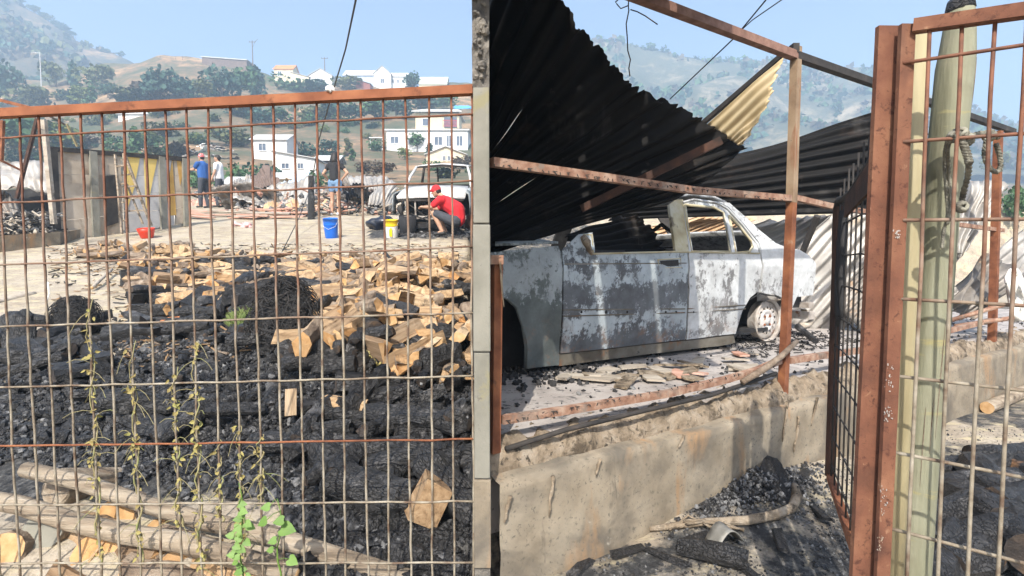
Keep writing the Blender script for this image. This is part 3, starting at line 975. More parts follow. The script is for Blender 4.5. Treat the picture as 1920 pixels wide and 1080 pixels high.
# ---------------------------------------------------------------- houses and poles on the hillside
def house(name, label, l, r, base, eave, ridge, ratio, wallm, roofm, gable='side', wins=(), yaw=0, D=None, cat='house', over=.25, door=None):
    g = G((l + r) / 2, base) if D is None else P((l + r) / 2, base, D)
    D = g.y
    W = (r - l) / 1000 * D
    Hh = (base - eave) / 1000 * D
    Hr = (base - ridge) / 1000 * D
    dp = W * ratio
    t = thing(name, label, cat, tuple(g))
    t.rotation_euler = (0, 0, yaw)
    mb = MB()
    x0, x1 = -W / 2, W / 2
    lo = -1.2
    if gable == 'front':
        f = [(x0, 0, lo), (x1, 0, lo), (x1, 0, Hh), (0, 0, Hr), (x0, 0, Hh)]
        mb.slab(f, (0, dp, 0))
    elif gable == 'shed':
        f = [(x0, 0, lo), (x1, 0, lo), (x1, 0, Hh), (x0, 0, Hr)]
        mb.slab(f, (0, dp, 0))
    else:
        s_ = [(x0, 0, lo), (x0, dp, lo), (x0, dp, Hh), (x0, dp / 2, Hr), (x0, 0, Hh)]
        mb.slab(s_, (W, 0, 0))
    mb.build('wall', wallm, t, local=True)
    rb = MB()
    th = .018 * max(W, 3)
    if gable == 'front':
        for s in (-1, 1):
            k = 1 + over / W * 2
            e = Vector((s * W / 2 * k, -over, Hr + (Hh - Hr) * k + .02))
            p = [Vector((0, -over, Hr + .02)), e]
            rb.slab([p[0], p[1], p[1] + Vector((0, dp + 2 * over, 0)), p[0] + Vector((0, dp + 2 * over, 0))], (0, 0, th))
    elif gable == 'shed':
        a, b = Vector((x0 - over, -over, Hr + .02)), Vector((x1 + over, -over, Hh + .02))
        rb.slab([a, b, b + Vector((0, dp + 2 * over, 0)), a + Vector((0, dp + 2 * over, 0))], (0, 0, th))
    else:
        for y0, s in ((-over, 1), (dp + over, -1)):
            zz = Hh - (Hr - Hh) * over / (dp / 2) + .02
            a, b = Vector((x0 - over, y0, zz)), Vector((x1 + over, y0, zz))
            c, d = Vector((x1 + over, dp / 2, Hr + .02)), Vector((x0 - over, dp / 2, Hr + .02))
            rb.slab([a, b, c, d], (0, 0, th))
    rb.build('roof', roofm, t, local=True)
    for (u, vv, w, h) in wins:
        cx, cz = x0 + W * u, Hh * vv
        ww, hh = W * w, Hh * h
        fr = MB()
        b_ = .08 * max(ww, hh)
        for (ax, az, sx_, sz_) in ((0, hh / 2, ww + b_, b_), (0, -hh / 2, ww + b_, b_), (-ww / 2, 0, b_, hh - b_), (ww / 2, 0, b_, hh - b_), (0, 0, b_ * .6, hh - b_)):
            fr.box((cx + ax, -.05, cz + az), (sx_, .1, sz_))
        fo = fr.build('window', winframe, t, local=True)
        MB().box((cx, -.02, cz), (ww, .03, hh)).build('pane', pane_m, fo, local=True)
    return t, W, Hh, dp, D

house('white_house', 'small two storey white house with one square window', 474, 538, 300, 262, 249, .8, white_house, grey_roof, 'side', [(.30, .62, .22, .36)])
house('house_wing', 'low white lean-to wing below the small two storey house', 512, 592, 326, 300, 284, .6, white_house, grey_roof, 'shed', [(.3, .55, .18, .4), (.65, .55, .14, .4)])
t, W, Hh, dp, D = house('hillside_villa', 'large two storey white house with a red balcony', 726, 876, 284, 246, 240, .5, white_house, grey_roof, 'side', [(.10, .55, .10, .34), (.30, .5, .07, .3), (.64, .5, .10, .42), (.77, .5, .06, .55), (.9, .5, .08, .5)])
up = MB().box((W * .12, dp * .45, Hh + 1.3), (W * .54, dp * .7, 2.6)).build('upper_storey', cream_wall, t, local=True)
rf = MB().slab([(-W * .19, -.1, Hh + 2.65), (W * .43, -.1, Hh + 2.65), (W * .36, dp * .45, Hh + 3.6), (-W * .10, dp * .45, Hh + 3.6)], (0, 0, .15))
rf.slab([(-W * .19, dp, Hh + 2.6), (W * .43, dp, Hh + 2.6), (W * .36, dp * .45, Hh + 3.58), (-W * .10, dp * .45, Hh + 3.58)], (0, 0, .15)).build('upper_roof', grey_roof, t, local=True)
bl = MB()
for i in range(13):
    bl.box((W * .2 + W * .17 * i / 12, -.35, Hh + .95), (.05, .05, .8))
bl.box((W * .285, -.35, Hh + 1.38), (W * .18, .07, .07)).box((W * .285, -.35, Hh + .55), (W * .18, .07, .07))
bl.build('balcony_railing', mat('red_balcony', [(.3, (.36, .05, .07)), (.7, (.45, .08, .10))], 2, .7, 0), t, local=True)
wn1 = MB().box((-W * .02, dp * .1 - .04, Hh + 1.35), (W * .1, .1, 1.15)).build('window', winframe, t, local=True)
MB().box((-W * .02, dp * .1 - .1, Hh + 1.35), (W * .08, .05, .95)).build('pane', pane_m, wn1, local=True)
MB().box((W * .285, dp * .1 - .03, Hh + 1.3), (W * .16, .06, 1.5)).build('balcony_door', pane_m, t, local=True)
house('beige_house', 'beige gabled house with twin arched windows below the villa', 800, 872, 304, 290, 276, .9, cream_wall, grey_roof, 'front', [(.46, .5, .07, .6), (.58, .5, .07, .6)])
house('red_shed', 'long dark red shed with a thin grey roof on the ridge', 380, 462, 124, 114, 108, .5, timber_wall, grey_roof, 'shed', D=158)
house('hut', 'small yellow hut with an orange roof on the ridge', 514, 549, 147, 130, 119, .8, cream_wall, orange_roof, 'side', [(.3, .5, .22, .5)], D=156)
house('gabled_shed', 'pale gabled shed between the hut and the long barn', 580, 622, 160, 142, 130, 1.2, white_house, grey_roof, 'front', [(.5, .5, .2, .35)], D=154)
house('shed_annex', 'yellowish lean-to annex left of the pale gabled shed', 546, 582, 160, 146, 136, .7, cream_wall, grey_roof, 'shed', D=154)
house('barn', 'long blue grey barn with a pale roof on the ridge', 645, 706, 164, 142, 128, .6, blue_wall, grey_roof, 'side', D=155)
house('barn_house', 'white gabled house joined to the long barn', 702, 732, 164, 138, 125, 1.5, white_house, grey_roof, 'front', [(.5, .45, .25, .35)], D=154)
house('white_lodge', 'low white lodge with a row of windows right of the barn', 730, 763, 166, 144, 134, .8, white_house, grey_roof, 'side', [(.2, .6, .12, .3), (.5, .6, .12, .3), (.8, .6, .12, .3)], D=156)
house('brick_hut', 'small brown hut in front of the long barn', 668, 694, 174, 158, 149, .7, red_wall, grey_roof, 'shed', D=148)
house('pale_shed', 'pale green roofed shed at the right end of the ridge', 786, 836, 166, 158, 138, 1, cream_wall, mat('pale_green_roof', [(.3, (.5, .52, .40)), (.7, (.58, .6, .47))], 2, .8, .1), 'side', D=156)
house('dark_shed', 'dark timber shed with a pale roof left of the woman', 592, 634, 318, 300, 290, .8, timber_wall, grey_roof, 'side')
house('red_hut', 'low hut with a long pale roof and dull red wall behind the men', 425, 478, 352, 343, 331, .7, red_wall, grey_roof, 'side')
house('grey_hut', 'low grey roofed hut behind the yellow lit debris', 496, 560, 344, 334, 322, .7, cream_wall, grey_roof, 'side')
house('slope_hut', 'small pale roofed hut just under the fence rail on the slope', 222, 278, 222, 214, 206, .6, white_house, grey_roof, 'side')
cp = G(706, 280)
cpt = thing('small_carport', 'little open white carport left of the villa', 'carport', tuple(cp))
s_ = cp.y / 1000
for x in (-11, 11):
    MB().bar((x * s_, 0, -.3), (x * s_, 0, 20 * s_), .12).build('post', white_house, cpt, local=True)
MB().box((0, .8, 21 * s_), (26 * s_, 2, .12)).build('roof', white_house, cpt, local=True)
tb = G(866, 206)
o = MB().grid([[tb + Vector((i * .55 - 2, j * .4, .3 + .5 * noise.noise(Vector((i * .6, j * .6, 1))) + j * .3)) for i in range(9)] for j in range(5)]).build('tarp', tarp_blue, None, True, .03)
tag(o, 'bright blue tarp spread on the slope above the villa', 'tarp')
def utility_pole(px, base, top, label, arms=1, D=None, cat='utility pole', name='utility_pole', pale_=False):
    g = G(px, base) if D is None else P(px, base, D)
    h = (base - top) / 1000 * g.y
    t = thing(name, label, cat, tuple(g))
    mm_ = grey_roof if pale_ else timber_wall
    MB().tube([(0, 0, -.5), (0, 0, h)], [.16, .11], 7).build('pole', mm_, t, local=True)
    if arms:
        MB().bar((-1, 0, h * .94), (1, 0, h * .94), .12).build('crossarm', mm_, t, local=True)
        for x in (-.8, 0, .8):
            MB().tube([(x, 0, h * .94), (x, 0, h * .94 + .35)], .06, 6).build('insulator', pane_m, t, local=True)
    return t, h
t, h = utility_pole(474, 122, 78, 'utility pole with a bent lamp arm beside the pointed dark tree', D=157)
MB().tube([(0, 0, h * .7), (.8, 0, h * .95), (1.6, 0, h * 1.06)], .06, 5).build('lamp_arm', timber_wall, t, local=True)
utility_pole(609, 136, 109, 'distant utility pole right of the pale gabled shed', D=158)
t, h = utility_pole(79, 192, 102, 'tall pale street lamp pole on the left hillside', 0, cat='street lamp', name='street_lamp', pale_=True)
MB().bar((0, 0, h * .985), (-1.6, 0, h), .14).build('lamp_arm', grey_roof, t, local=True)
MB().box((-1.7, 0, h), (.7, .3, .15)).build('lamp_head', grey_roof, t, local=True)
for i, px in enumerate((300, 312, 329, 342, 413)):
    g = P(px, 119, 160)
    o = MB().tube([g + Vector((0, 0, -1)), g + Vector((.1, 0, rnd(1.4, 2.2)))], .06, 5).build('fence_stake', timber_wall)
    tag(o, 'thin dark stake standing on the dry ridge', 'stake', 'stakes along the dry ridge')

# scattered pale wreckage on the burnt lots up the slope
random.seed(12)
for i in range(34):
    px, py = rnd(255, 440), rnd(272, 300)
    g = G(px, py)
    w = rnd(6, 17) * g.y / 1000
    e = Euler((rnd(-.7, .4), rnd(-.5, .5), rnd(-.6, .6))).to_matrix()
    mb = corrugate([e @ Vector((-w, 0, 0)), e @ Vector((w, 0, 0))], [e @ Vector((-w * .8, w * .7, 0)), e @ Vector((w * .9, w * .8, .1))], 17, 4, 4, w * .05, w * .3, i)
    mb.xf(Matrix.Translation(g + Vector((0, 0, w * .3))))
    o = mb.build('roof_sheet', random.choice((zinc, zinc, zinc_dark, white_house)), None, False, .02)
    tag(o, 'crumpled pale roof sheet lying on the burnt lot up the slope', 'roof sheet', 'crumpled roof sheets on the burnt lot')

# ---------------------------------------------------------------- haze
hz = MB().box((0, 400, 75), (2440, 1640, 170)).build('haze', [], None, local=True)
tag(hz, 'thin blue smoke haze filling the valley', 'haze', kind='stuff')
mh = bpy.data.materials.new('haze')
mh.use_nodes = True
nt = mh.node_tree
nt.nodes.clear()
ho = nt.nodes.new('ShaderNodeOutputMaterial')
pv = nt.nodes.new('ShaderNodeVolumePrincipled')
pv.inputs['Color'].default_value = (.56, .76, 1.0, 1)
pv.inputs['Density'].default_value = .0021
pv.inputs['Anisotropy'].default_value = .1
nt.links.new(pv.outputs[0], ho.inputs['Volume'])
hz.data.materials.append(mh)
hz.display_type = 'WIRE'
# ================================================================ LEFT: yard walls, wreckage, people
TILT = math.atan(.185)
RT_ = Matrix.Rotation(TILT, 3, 'X')
def up_at(px, py, h):
    p = G(px, py)
    return p + Vector((0, 0, h))
# concrete panel wall with yellow painted triangles
pwl = thing('panel_wall', 'concrete panel fence with yellow painted triangles and a burnt top edge', 'wall', tuple(G(115, 452)))
gA, gB = P(112, 452, 10.3), P(355, 404, 12.6)
def PW(t, y):       # t along, image y -> point on the vertical plane of the wall
    n = Vector((gB.y - gA.y, -(gB.x - gA.x), 0)).normalized()
    X = gA.lerp(gB, t)
    p0 = Vector((X.x, X.y, 0)); pr = 960 + 1000 * X.x / X.y
    return Vector((X.x, X.y, EYE + (485 - y) / 1000 * X.y))
def tx(px):          # column -> t
    a = (px - 960) / 1000
    d = gB - gA
    return (a * gA.y - gA.x) / (d.x - a * d.y)
def topy(px): return 278 + (px - 105) * (297 - 278) / 250
def boty(px): return 460 + (px - 105) * (418 - 460) / 250
nrm = Vector((gB.y - gA.y, -(gB.x - gA.x), 0)).normalized()
bays = [105, 182, 237, 309, 332, 353]
for i, px in enumerate((108, 182, 309, 352)):
    t = tx(px)
    a, b = PW(t, boty(px) + 6), PW(t, topy(px) + 3)
    MB().bar(a, b, .13, .13, nrm).build('post', charsteel if i in (0,) else blockmat, pwl)
for i in range(5):
    l, r = bays[i] + (2 if i else 5), bays[i + 1] - 2
    for k in range(4):
        q = []
        for px, f in ((l, k), (r, k), (r, k + 1), (l, k + 1)):
            y = boty(px) + (topy(px) + 6 - boty(px)) * f / 4
            q.append(PW(tx(px), y) + Vector((0, 0, .004 if f == k else -.004)))
        MB().slab(q, nrm * -.05).build('panel', paint_grey if i >= 2 and i < 4 else panelmat, pwl)
q = [PW(tx(104), topy(104)), PW(tx(356), topy(356)), PW(tx(356), topy(356) + 8), PW(tx(104), topy(104) + 8)]
MB().slab([p + nrm * .04 for p in q], nrm * -.16).build('burnt_coping', charsteel, pwl)
def tri(pts, m):
    MB().slab([PW(tx(x), y) + nrm * .004 for x, y in pts], nrm * .006).build('painted_triangle', m, pwl)
tri([(238, 288), (272, 290), (258, 352), (240, 402)], paint_yellow)
tri([(277, 292), (304, 294), (290, 350), (278, 400)], paint_yellow)
tri([(330, 300), (334, 404), (320, 405), (318, 360)], paint_orange)
tri([(338, 300), (350, 300), (348, 330), (343, 350)], paint_orange)
MB().slab([PW(tx(200), 332) + nrm * .02, PW(tx(222), 330) + nrm * .02, PW(tx(224), 418) + nrm * .02, PW(tx(202), 425) + nrm * .02], nrm * .03).build('scorched_board', charsteel, pwl)
# base kerb and low retaining wall at the left edge
rw = thing('retaining_wall', 'low smooth concrete retaining wall at the left edge of the yard', 'wall', tuple(G(100, 500)))
a = [P(-60, 440, 9.3), P(112, 434, 10.0), P(118, 452, 10.05), P(205, 440, 11.9)]
MB().slab([P(-60, 446, 8.6), P(113, 434, 9.8), P(113, 520, 9.8), P(-60, 560, 8.6)], (-.3, .6, 0)).build('wall_face', concrete, rw)
MB().slab([P(114, 436, 9.82), P(210, 420, 12.2), P(210, 470, 12.2), P(114, 510, 9.82)], (-.25, .1, 0)).build('wall_return', concrete, rw)
# wooden step ladder
ld = thing('step_ladder', 'pale wooden step ladder leaning on the yellow painted panels', 'ladder', tuple(G(258, 432)))
def LP(px, py, D): return P(px, py, D)
MB().bar(P(216, 290, 11.0), P(229, 438, 10.7), .05, .03).build('rail', polewood, ld)
MB().bar(P(232, 288, 11.1), P(240, 436, 10.9), .05, .03).build('rail', polewood, ld)
for k in range(4):
    t = .15 + .23 * k
    MB().bar(P(216 + 13 * t, 290 + 148 * t, 10.95), P(232 + 8 * t, 288 + 148 * t, 11.0), .06, .03).build('step', polewood, ld)
MB().bar(P(234, 290, 11.1), P(284, 424, 11.3), .05, .04).build('brace', polewood, ld)
MB().bar(P(238, 345, 11.1), P(268, 420, 11.2), .03, .03).build('brace', polewood, ld)
for t in (.28, .45, .62, .8):
    MB().bar(P(236 + 46 * t, 290 + 130 * t, 11.15), P(225 + 10 * t, 292 + 130 * t, 11.0), .03, .03).build('crosspiece', polewood, ld)
# collapsed shelter at far left
for (e_, f_, d, m_, lab) in (([(-30, 318), (40, 305), (98, 300)], [(-40, 372), (45, 350), (100, 362)], 10.8, zinc, 'pale bulging roof sheet of the collapsed shelter at the far left'),
                             ([(-30, 372), (10, 360), (30, 372)], [(-20, 410), (15, 408), (36, 402)], 10.5, zinc_dark, 'smoked sheet hanging at the far left behind the retaining wall')):
    o = corrugate([P(x, y, d) for x, y in e_], [P(x, y, d - .5) for x, y in f_], 61, 14, 6, .02, .12, d, .04).build('roof_sheet', m_, None, True, .01)
    tag(o, lab, 'roof sheet')
o = MB().slab([P(-30, 358, 11.4), P(102, 352, 11.4), P(104, 436, 11.2), P(-30, 440, 11.2)], (0, .3, 0)).build('dark_inside_slab', soot)  # flat black slab gives the shelter its dark inside
tag(o, 'flat black slab for the dark inside of the collapsed shelter behind the retaining wall', 'burnt hulk')  # the hulk is only a flat black slab
for k, (a, b, w, m_, lab) in enumerate((((82, 225, 9.4), (101, 420, 9.5), .07, plankgrey, 'tan leaning timber left of the burnt coping'),
        ((70, 222, 9.8), (31, 372, 9.8), .05, rust_dark, 'dark steel strut leaning left in the collapsed shelter'),
        ((-8, 186, 9.0), (72, 206, 9.0), .05, rust, 'rusty bar rising behind the fence rail at the far left'),
        ((72, 206, 9.0), (122, 234, 9.2), .03, charsteel, 'bent dark bar ending above the panel wall'),
        ((5, 226, 8.9), (2, 300, 8.9), .05, rust, 'short rusty upright at the far left edge'),
        ((0, 300, 9.3), (45, 322, 9.6), .03, rust, 'thin rusty strip across the pale bulging sheet'),
        ((125, 232, 9.6), (145, 275, 9.8), .03, tanpost, 'thin tan stick above the panel wall'))):
    o = MB().bar(P(*a), P(*b), w).build('bar' if 'bar' in lab else ('strut' if 'strut' in lab else ('timber' if 'timber' in lab else ('stick' if 'stick' in lab else 'strip'))), m_)
    if 'upright' in lab: o.name = 'upright'
    tag(o, lab, 'bar')
random.seed(41)
mb = MB()
for i in range(700):
    p = P(rnd(-20, 104), rnd(400, 442), rnd(9.6, 11.2))
    if random.random() < .5:
        mb.tube([p, p + Vector((rnd(-.3, .3), rnd(-.2, .2), rnd(-.06, .12)))], rnd(.006, .02), 4, random.choice((0, 1, 2)))
    else:
        chunk(mb, p, rnd(.02, .07), random.choice((0, 1, 2)))
o = mb.build('shelter_debris', [soot, plankgrey, ash_grey], None, fixn=False)
tag(o, 'grey and black debris filling the collapsed shelter', 'debris', kind='stuff')

# wreckage of sheets across the back of the yard
WS = [([(430, 398), (520, 392), (560, 402)], [(395, 352), (470, 340), (505, 356)], 17, zinc_dark, 'long smoky corrugated sheet lying slanted left of the dark stake'),
      ([(470, 332), (500, 312), (522, 335)], [(478, 352), (505, 348), (530, 352)], 18.4, timber_wall, 'dark folded sheet making a small tent shape'),
      ([(520, 345), (580, 320)], [(522, 372), (578, 352)], 18, blue_wall, 'pale blue sheet leaning left of the dark stake'),
      ([(500, 350), (585, 330), (592, 352)], [(480, 392), (560, 385), (590, 380)], 17.3, zinc, 'pale curled sheet below the pale blue sheet'),
      ([(440, 360), (505, 372), (560, 392)], [(432, 372), (490, 388), (540, 400)], 16.6, zinc, 'pale ribbed sheet running down to the right'),
      ([(500, 384), (560, 378)], [(470, 408), (565, 408)], 15.8, tan_sheet, 'burnt orange sheet lifted over a dark gap'),
      ([(355, 372), (430, 372)], [(350, 392), (440, 396)], 19.0, plankred, 'flat reddish sheet behind the men'),
      ([(650, 332), (700, 328), (738, 340)], [(660, 352), (705, 352), (725, 366)], 16.8, zinc, 'white corrugated sheet on the heap right of the woman, upper one'),
      ([(700, 352), (738, 346), (742, 372)], [(690, 382), (715, 386), (735, 388)], 15.8, zinc, 'pale ribbed sheet bent down beside the burnt pickup'),
      ([(610, 345), (660, 330)], [(606, 362), (668, 352)], 17.4, zinc_dark, 'dark sheet behind the standing woman'),
      ([(440, 336), (470, 330)], [(430, 352), (468, 352)], 19, zinc, 'pale sheet edge right of the man in the white shirt'),
      ([(640, 350), (690, 346)], [(650, 376), (690, 372)], 16.2, charsheet, 'black scorched sheet in the heap right of the woman'),
      ([(545, 400), (590, 384)], [(540, 412), (588, 400)], 15.2, zinc_dark, 'smoky sheet curled at the foot of the dark stake')]
for k, (e_, f_, d, m_, lab) in enumerate(WS):
    o = corrugate([P(x, y, d) for x, y in e_], [P(x, y, d - .8) for x, y in f_], 71, 14, 8, .022, .16, k + 60, .08).build('roof_sheet', m_, None, True, .012)
    tag(o, lab, 'roof sheet')
random.seed(46)
for i in range(22):
    px, py = (rnd(425, 585), rnd(352, 392)) if i < 14 else (rnd(650, 735), rnd(352, 384))
    g = P(px, py, 16.2 + (392 - py) * .06)
    g.z = max(g.z, zg(g.x, g.y) + .12)
    w = rnd(.35, .85)
    e = RT_ @ Euler((rnd(-.5, .35), rnd(-.35, .35), rnd(-.7, .7))).to_matrix()
    mb = corrugate([e @ Vector((-w, -.3, 0)), e @ Vector((w, -.35, rnd(0, .2)))], [e @ Vector((-w * .9, .4, rnd(-.1, .2))), e @ Vector((w, .45, 0))], 49, 10, 6, .02, .15, i + 80, .08)
    mb.xf(Matrix.Translation(g))
    o = mb.build('roof_sheet', (zinc, zinc_dark, tan_sheet, zinc, timber_wall, zinc_dark)[i % 6], None, True, .01)
    tag(o, 'crumpled scorched roof sheet lying in the wreckage at the back of the yard', 'roof sheet', 'crumpled roof sheets at the back of the yard')
random.seed(44)
for i in range(26):
    px, py = rnd(352, 575), rnd(398, 413)
    if i > 19: px, py = rnd(590, 720), rnd(385, 400)
    g = G(px, py)
    L_ = rnd(.7, 1.7) if i <= 19 else rnd(.4, .9)
    e = RT_ @ Euler((rnd(-.06, .06), rnd(-.07, .07), rnd(-.25, .25))).to_matrix()
    mb = MB().box((0, 0, 0), (L_, rnd(.12, .22), .03))
    mb.xf(Matrix.Translation(g + Vector((0, 0, .06 + .03 * (i % 4)))) @ e.to_4x4())
    o = mb.build('plank', plankred if i <= 14 else plankgrey)
    tag(o, 'reddish plank lying in the low stack in front of the men' if i <= 14 else 'ashen plank lying among the wreckage at the back of the yard', 'plank', 'reddish planks stacked at the back' if i <= 14 else 'ashen planks in the wreckage')
random.seed(45)
mb = MB()
for i in range(900):
    px, py = rnd(350, 745), rnd(352, 404)
    if px < 440 and (py > 376 or random.random() < .6): continue
    if random.random() < .5 and 440 < px < 590: continue
    if px < 590 and py > 396: continue
    g = P(px, py + 6, 1560 / (min(py + 14, 404) - 300) if py > 372 else rnd(15.5, 20))
    g.z = max(zg(g.x, g.y), min(g.z, zg(g.x, g.y) + .45)) + rnd(0, .12)
    if random.random() < .55:
        mb.tube([g, g + Vector((rnd(-.5, .5), rnd(-.3, .3), rnd(-.05, .22)))], rnd(.008, .03), 4, random.choice((0, 1, 1, 2, 3)))
    else:
        chunk(mb, g, rnd(.03, .12), random.choice((0, 1, 2, 2, 3)))
o = mb.build('wreckage', [soot, plankgrey, ash_grey, plankred], None, fixn=False)
tag(o, 'mixed burnt wreckage heaped along the back of the yard', 'wreckage', kind='stuff')
o = MB().tube([P(583, 424, 14.0), P(584, 380, 14.0), P(583, 330, 14.0)], [.09, .085, .07], 9, jit=.1).build('stake', charlog)
tag(o, 'dark charred stake standing left of the woman', 'stake')
o = MB().tube([P(583, 352, 13.9), P(598, 262, 10.5), P(624, 172, 7.5), P(648, 92, 5.6), P(668, -4, 4.2), P(674, -40, 3.8)], [.012, .011, .009, .008, .008, .007], 7).build('cable', wirem, None, True)
tag(o, 'black cable rising from the charred stake past the fence rail', 'cable')
o = MB().tube([P(583, 352, 13.9), P(560, 410, 11.5), P(527, 476, 9.0)], .009, 6).build('guy_wire', wirem, None, True)
tag(o, 'thin guy wire running from the charred stake down to the yard', 'wire')
o = MB().tube([P(440, 432, 12.5), P(455, 455, 10.6), P(470, 482, 9.0)], .006, 6).build('guy_wire', wirem, None, True)
tag(o, 'faint thin wire lying down the yard toward the log heap', 'wire')

# buckets, basin, bags
def bucket(px, py, r0, r1, h, m, name, label, cat, band=None, handle=True, extra=None):
    g = G(px, py)
    t = thing(name, label, cat, tuple(g))
    t.rotation_euler = (TILT, 0, 0)
    MB().lathe((0, 0, 0), [(0, 0), (r0 * .96, 0), (r0, .01), (r0 + (r1 - r0) * .66, h * .66)] + ([] if band else [(r1, h), (r1 * .94, h), (r0 * .93, .02), (0, .02)]), 24).build('body', m, t, True, local=True)
    if band:
        k = r0 + (r1 - r0) * .66
        MB().lathe((0, 0, 0), [(k, h * .66), (k + .008, h * .67), (k + .004, h * .72), (r1, h), (r1 + .008, h), (r1 - .012, h), (r0 * .93, .02), (0, .02)], 24).build('rim_band', band, t, True, local=True)
    if handle:
        MB().tube([(-r1 - .005, 0, h * .86), (-r1 * .8, -.0 - r1 * .6, h * .62), (0, -r1 * 1.04, h * .5), (r1 * .8, -r1 * .6, h * .62), (r1 + .005, 0, h * .86)], .004, 5).build('handle', winframe, t, True, local=True)
    return t
bucket(622, 447, .12, .145, .40, bucket_blue, 'bucket', 'bright blue plastic bucket standing on the yard in front of the woman', 'bucket', bucket_blue)
yb = bucket(735, 446, .115, .135, .36, bucket_white, 'bucket', 'white bucket with a yellow rim and yellow mark beside the pickup', 'bucket', bucket_yellow)
MB().slab([(-.02, -.128, .05), (.035, -.128, .04), (.04, -.136, .2), (.015, -.134, .22), (-.02, -.133, .17)], (0, -.008, 0)).build('yellow_mark', bucket_yellow, yb, local=True)
bucket(276, 446, .11, .16, .19, basin_red, 'basin', 'red plastic basin on the yard by the step ladder', 'basin', None, False)
g = G(326, 421)
o = MB().ball(g + Vector((0, 0, .16)), .17, 14, 9, sq=(1.1, .7, 1), jit=.04).build('white_bundle', whitecloth, None, True)
tag(o, 'round white bundle lying at the foot of the panel wall', 'bundle')
g = G(290, 424)
tag(MB().box(g + Vector((0, 0, .05)), (.22, .15, .1)).build('blue_box', blue_wall), 'small pale blue box behind the red basin', 'box')
mb = MB()
for i in range(9):
    p = up_at(rnd(440, 470), rnd(421, 428), .02)
    mb.tube([p, p + Vector((rnd(-.15, .15), rnd(-.1, .1), rnd(.02, .08))), p + Vector((rnd(-.25, .25), rnd(-.1, .1), .0))], rnd(.02, .045), 6)
tag(mb.build('pink_cloth', pinkcloth, None, True), 'crumpled pink and white cloth lying in front of the planks', 'cloth')
g = G(714, 432)
rows = []
mb = MB().ball(g + Vector((0, .1, .15)), .34, 22, 12, sq=(1, .7, .55))
mb.v = [q + Vector((noise.noise(q * 5), noise.noise(q * 5 + Vector((7, 1, 2))), noise.noise(q * 4 + Vector((3, 9, 4))))) * .13 for q in mb.v]
tag(mb.build('navy_bag', navy, None, True), 'dark navy plastic bag slumped left of the yellow rimmed bucket', 'bag')
g = G(760, 440)
tag(MB().lathe(g + Vector((0, .3, .04)), [(.16, 0), (.18, .05), (.18, .38), (.16, .38), (.14, .05)], 16, rot=RT_).build('black_pail', cloth_black, None, True), 'black pail between the yellow rimmed bucket and the pickup', 'pail')

# burnt pickup facing the camera
pk = thing('burnt_pickup', 'burnt white pickup with an open engine bay facing the yard', 'pickup', tuple(G(810, 437)))
pk.rotation_euler = (TILT * .9, 0, R(-2))
def pkb(mb, name, m, parent=None, sm=False, thick=0):
    return mb.build(name, m, parent or pk, sm, thick, local=True)
HW = .80
hood = [[Vector((x * w, y, z + .03 * (1 - x * x) + .006 * noise.noise(Vector((x * 3, y * 4, 1))))) for x in (-1, -.75, -.4, 0, .4, .75, 1)] for y, z, w in ((.0, .72, .72), (.04, .78, .74), (.4, .87, .73), (.95, .95, .70))]
pkb(MB().grid(hood), 'bonnet', paint_truck, None, True, .02)
for s in (-1, 1):
    fe = [[Vector((s * x, y, z)) for x, z in ((.74 - .03 * (y > .5), .86 + .07 * min(1, y)), (.80, .82 + .06 * min(1, y)), (.83, .62), (.82, .40 if not (.25 < y < .85) else .62))] for y in (.02, .24, .26, .55, .84, .86, 1.1)]
    pkb(MB().grid(fe), 'fender', paint_fender, None, True, .02)
    pkb(MB().tube([(s * .76, .98, .93), (s * .70, 1.3, 1.18), (s * .61, 1.62, 1.40)], [.035, .03, .03], 7), 'windscreen_pillar', paint_truck, None, True)
    pkb(MB().tube([(s * .64, 2.7, 1.40), (s * .74, 2.8, .95)], .035, 7), 'rear_pillar', MATS['charred_steel'], None, True)
    pkb(MB().slab([(s * .80, 1.1, .3), (s * .80, 2.8, .3), (s * .79, 2.8, .92), (s * .78, 1.05, .92)], (-s * .03, 0, 0)), 'door', paint_truck)
    pkb(MB().slab([(s * .8, 2.85, .35), (s * .8, 4.4, .35), (s * .8, 4.4, .85), (s * .8, 2.85, .85)], (-s * .03, 0, 0)), 'bed_side', paint_truck)
    pkb(MB().lathe((s * .62, .55, .17), [(.0, .0), (.05, .04), (.12, .03), (.17, .06), (.18, .1), (.18, .2)], 18, rot=Matrix.Rotation(s * math.pi / 2, 3, 'Y')), 'wheel_rim', rust_dark, None, True)
    pkb(MB().tube([(s * .60, .05, .62), (s * .68, .02, .5), (s * .62, 0, .36)], [.05, .07, .03], 7), 'lamp_bracket', charsteel, None, True)
roof = [[Vector((x * .62, y, 1.40 + .045 * (1 - x * x) + z)) for x in (-1, -.6, 0, .6, 1)] for y, z in ((1.6, -.01), (1.9, .02), (2.5, .01), (2.75, -.03))]
pkb(MB().grid(roof), 'roof', paint_truck, None, True, .03)
pkb(MB().tube([(-.61, 1.62, 1.39), (0, 1.58, 1.435), (.61, 1.62, 1.39)], .025, 7), 'windscreen_header', charsteel, None, True)
pkb(MB().tube([(-.72, .98, .95), (0, .93, .99), (.72, .98, .95)], .03, 7), 'cowl', soot, None, True)
pkb(MB().tube([(-.30, 2.76, .95), (-.30, 2.72, 1.38)], .02, 6), 'window_divider', charsteel)
pkb(MB().slab([(-.74, 2.75, .3), (.74, 2.75, .3), (.74, 2.75, .95), (-.74, 2.75, .95)], (0, .03, 0)), 'cab_rear_panel', soot)
pkb(MB().slab([(-.72, .95, .1), (.72, .95, .1), (.72, .95, .9), (-.72, .95, .9)], (0, .03, 0)), 'firewall', soot)
pkb(MB().box((0, 1.9, .2), (1.5, 1.7, .04)), 'floor_pan', soot)
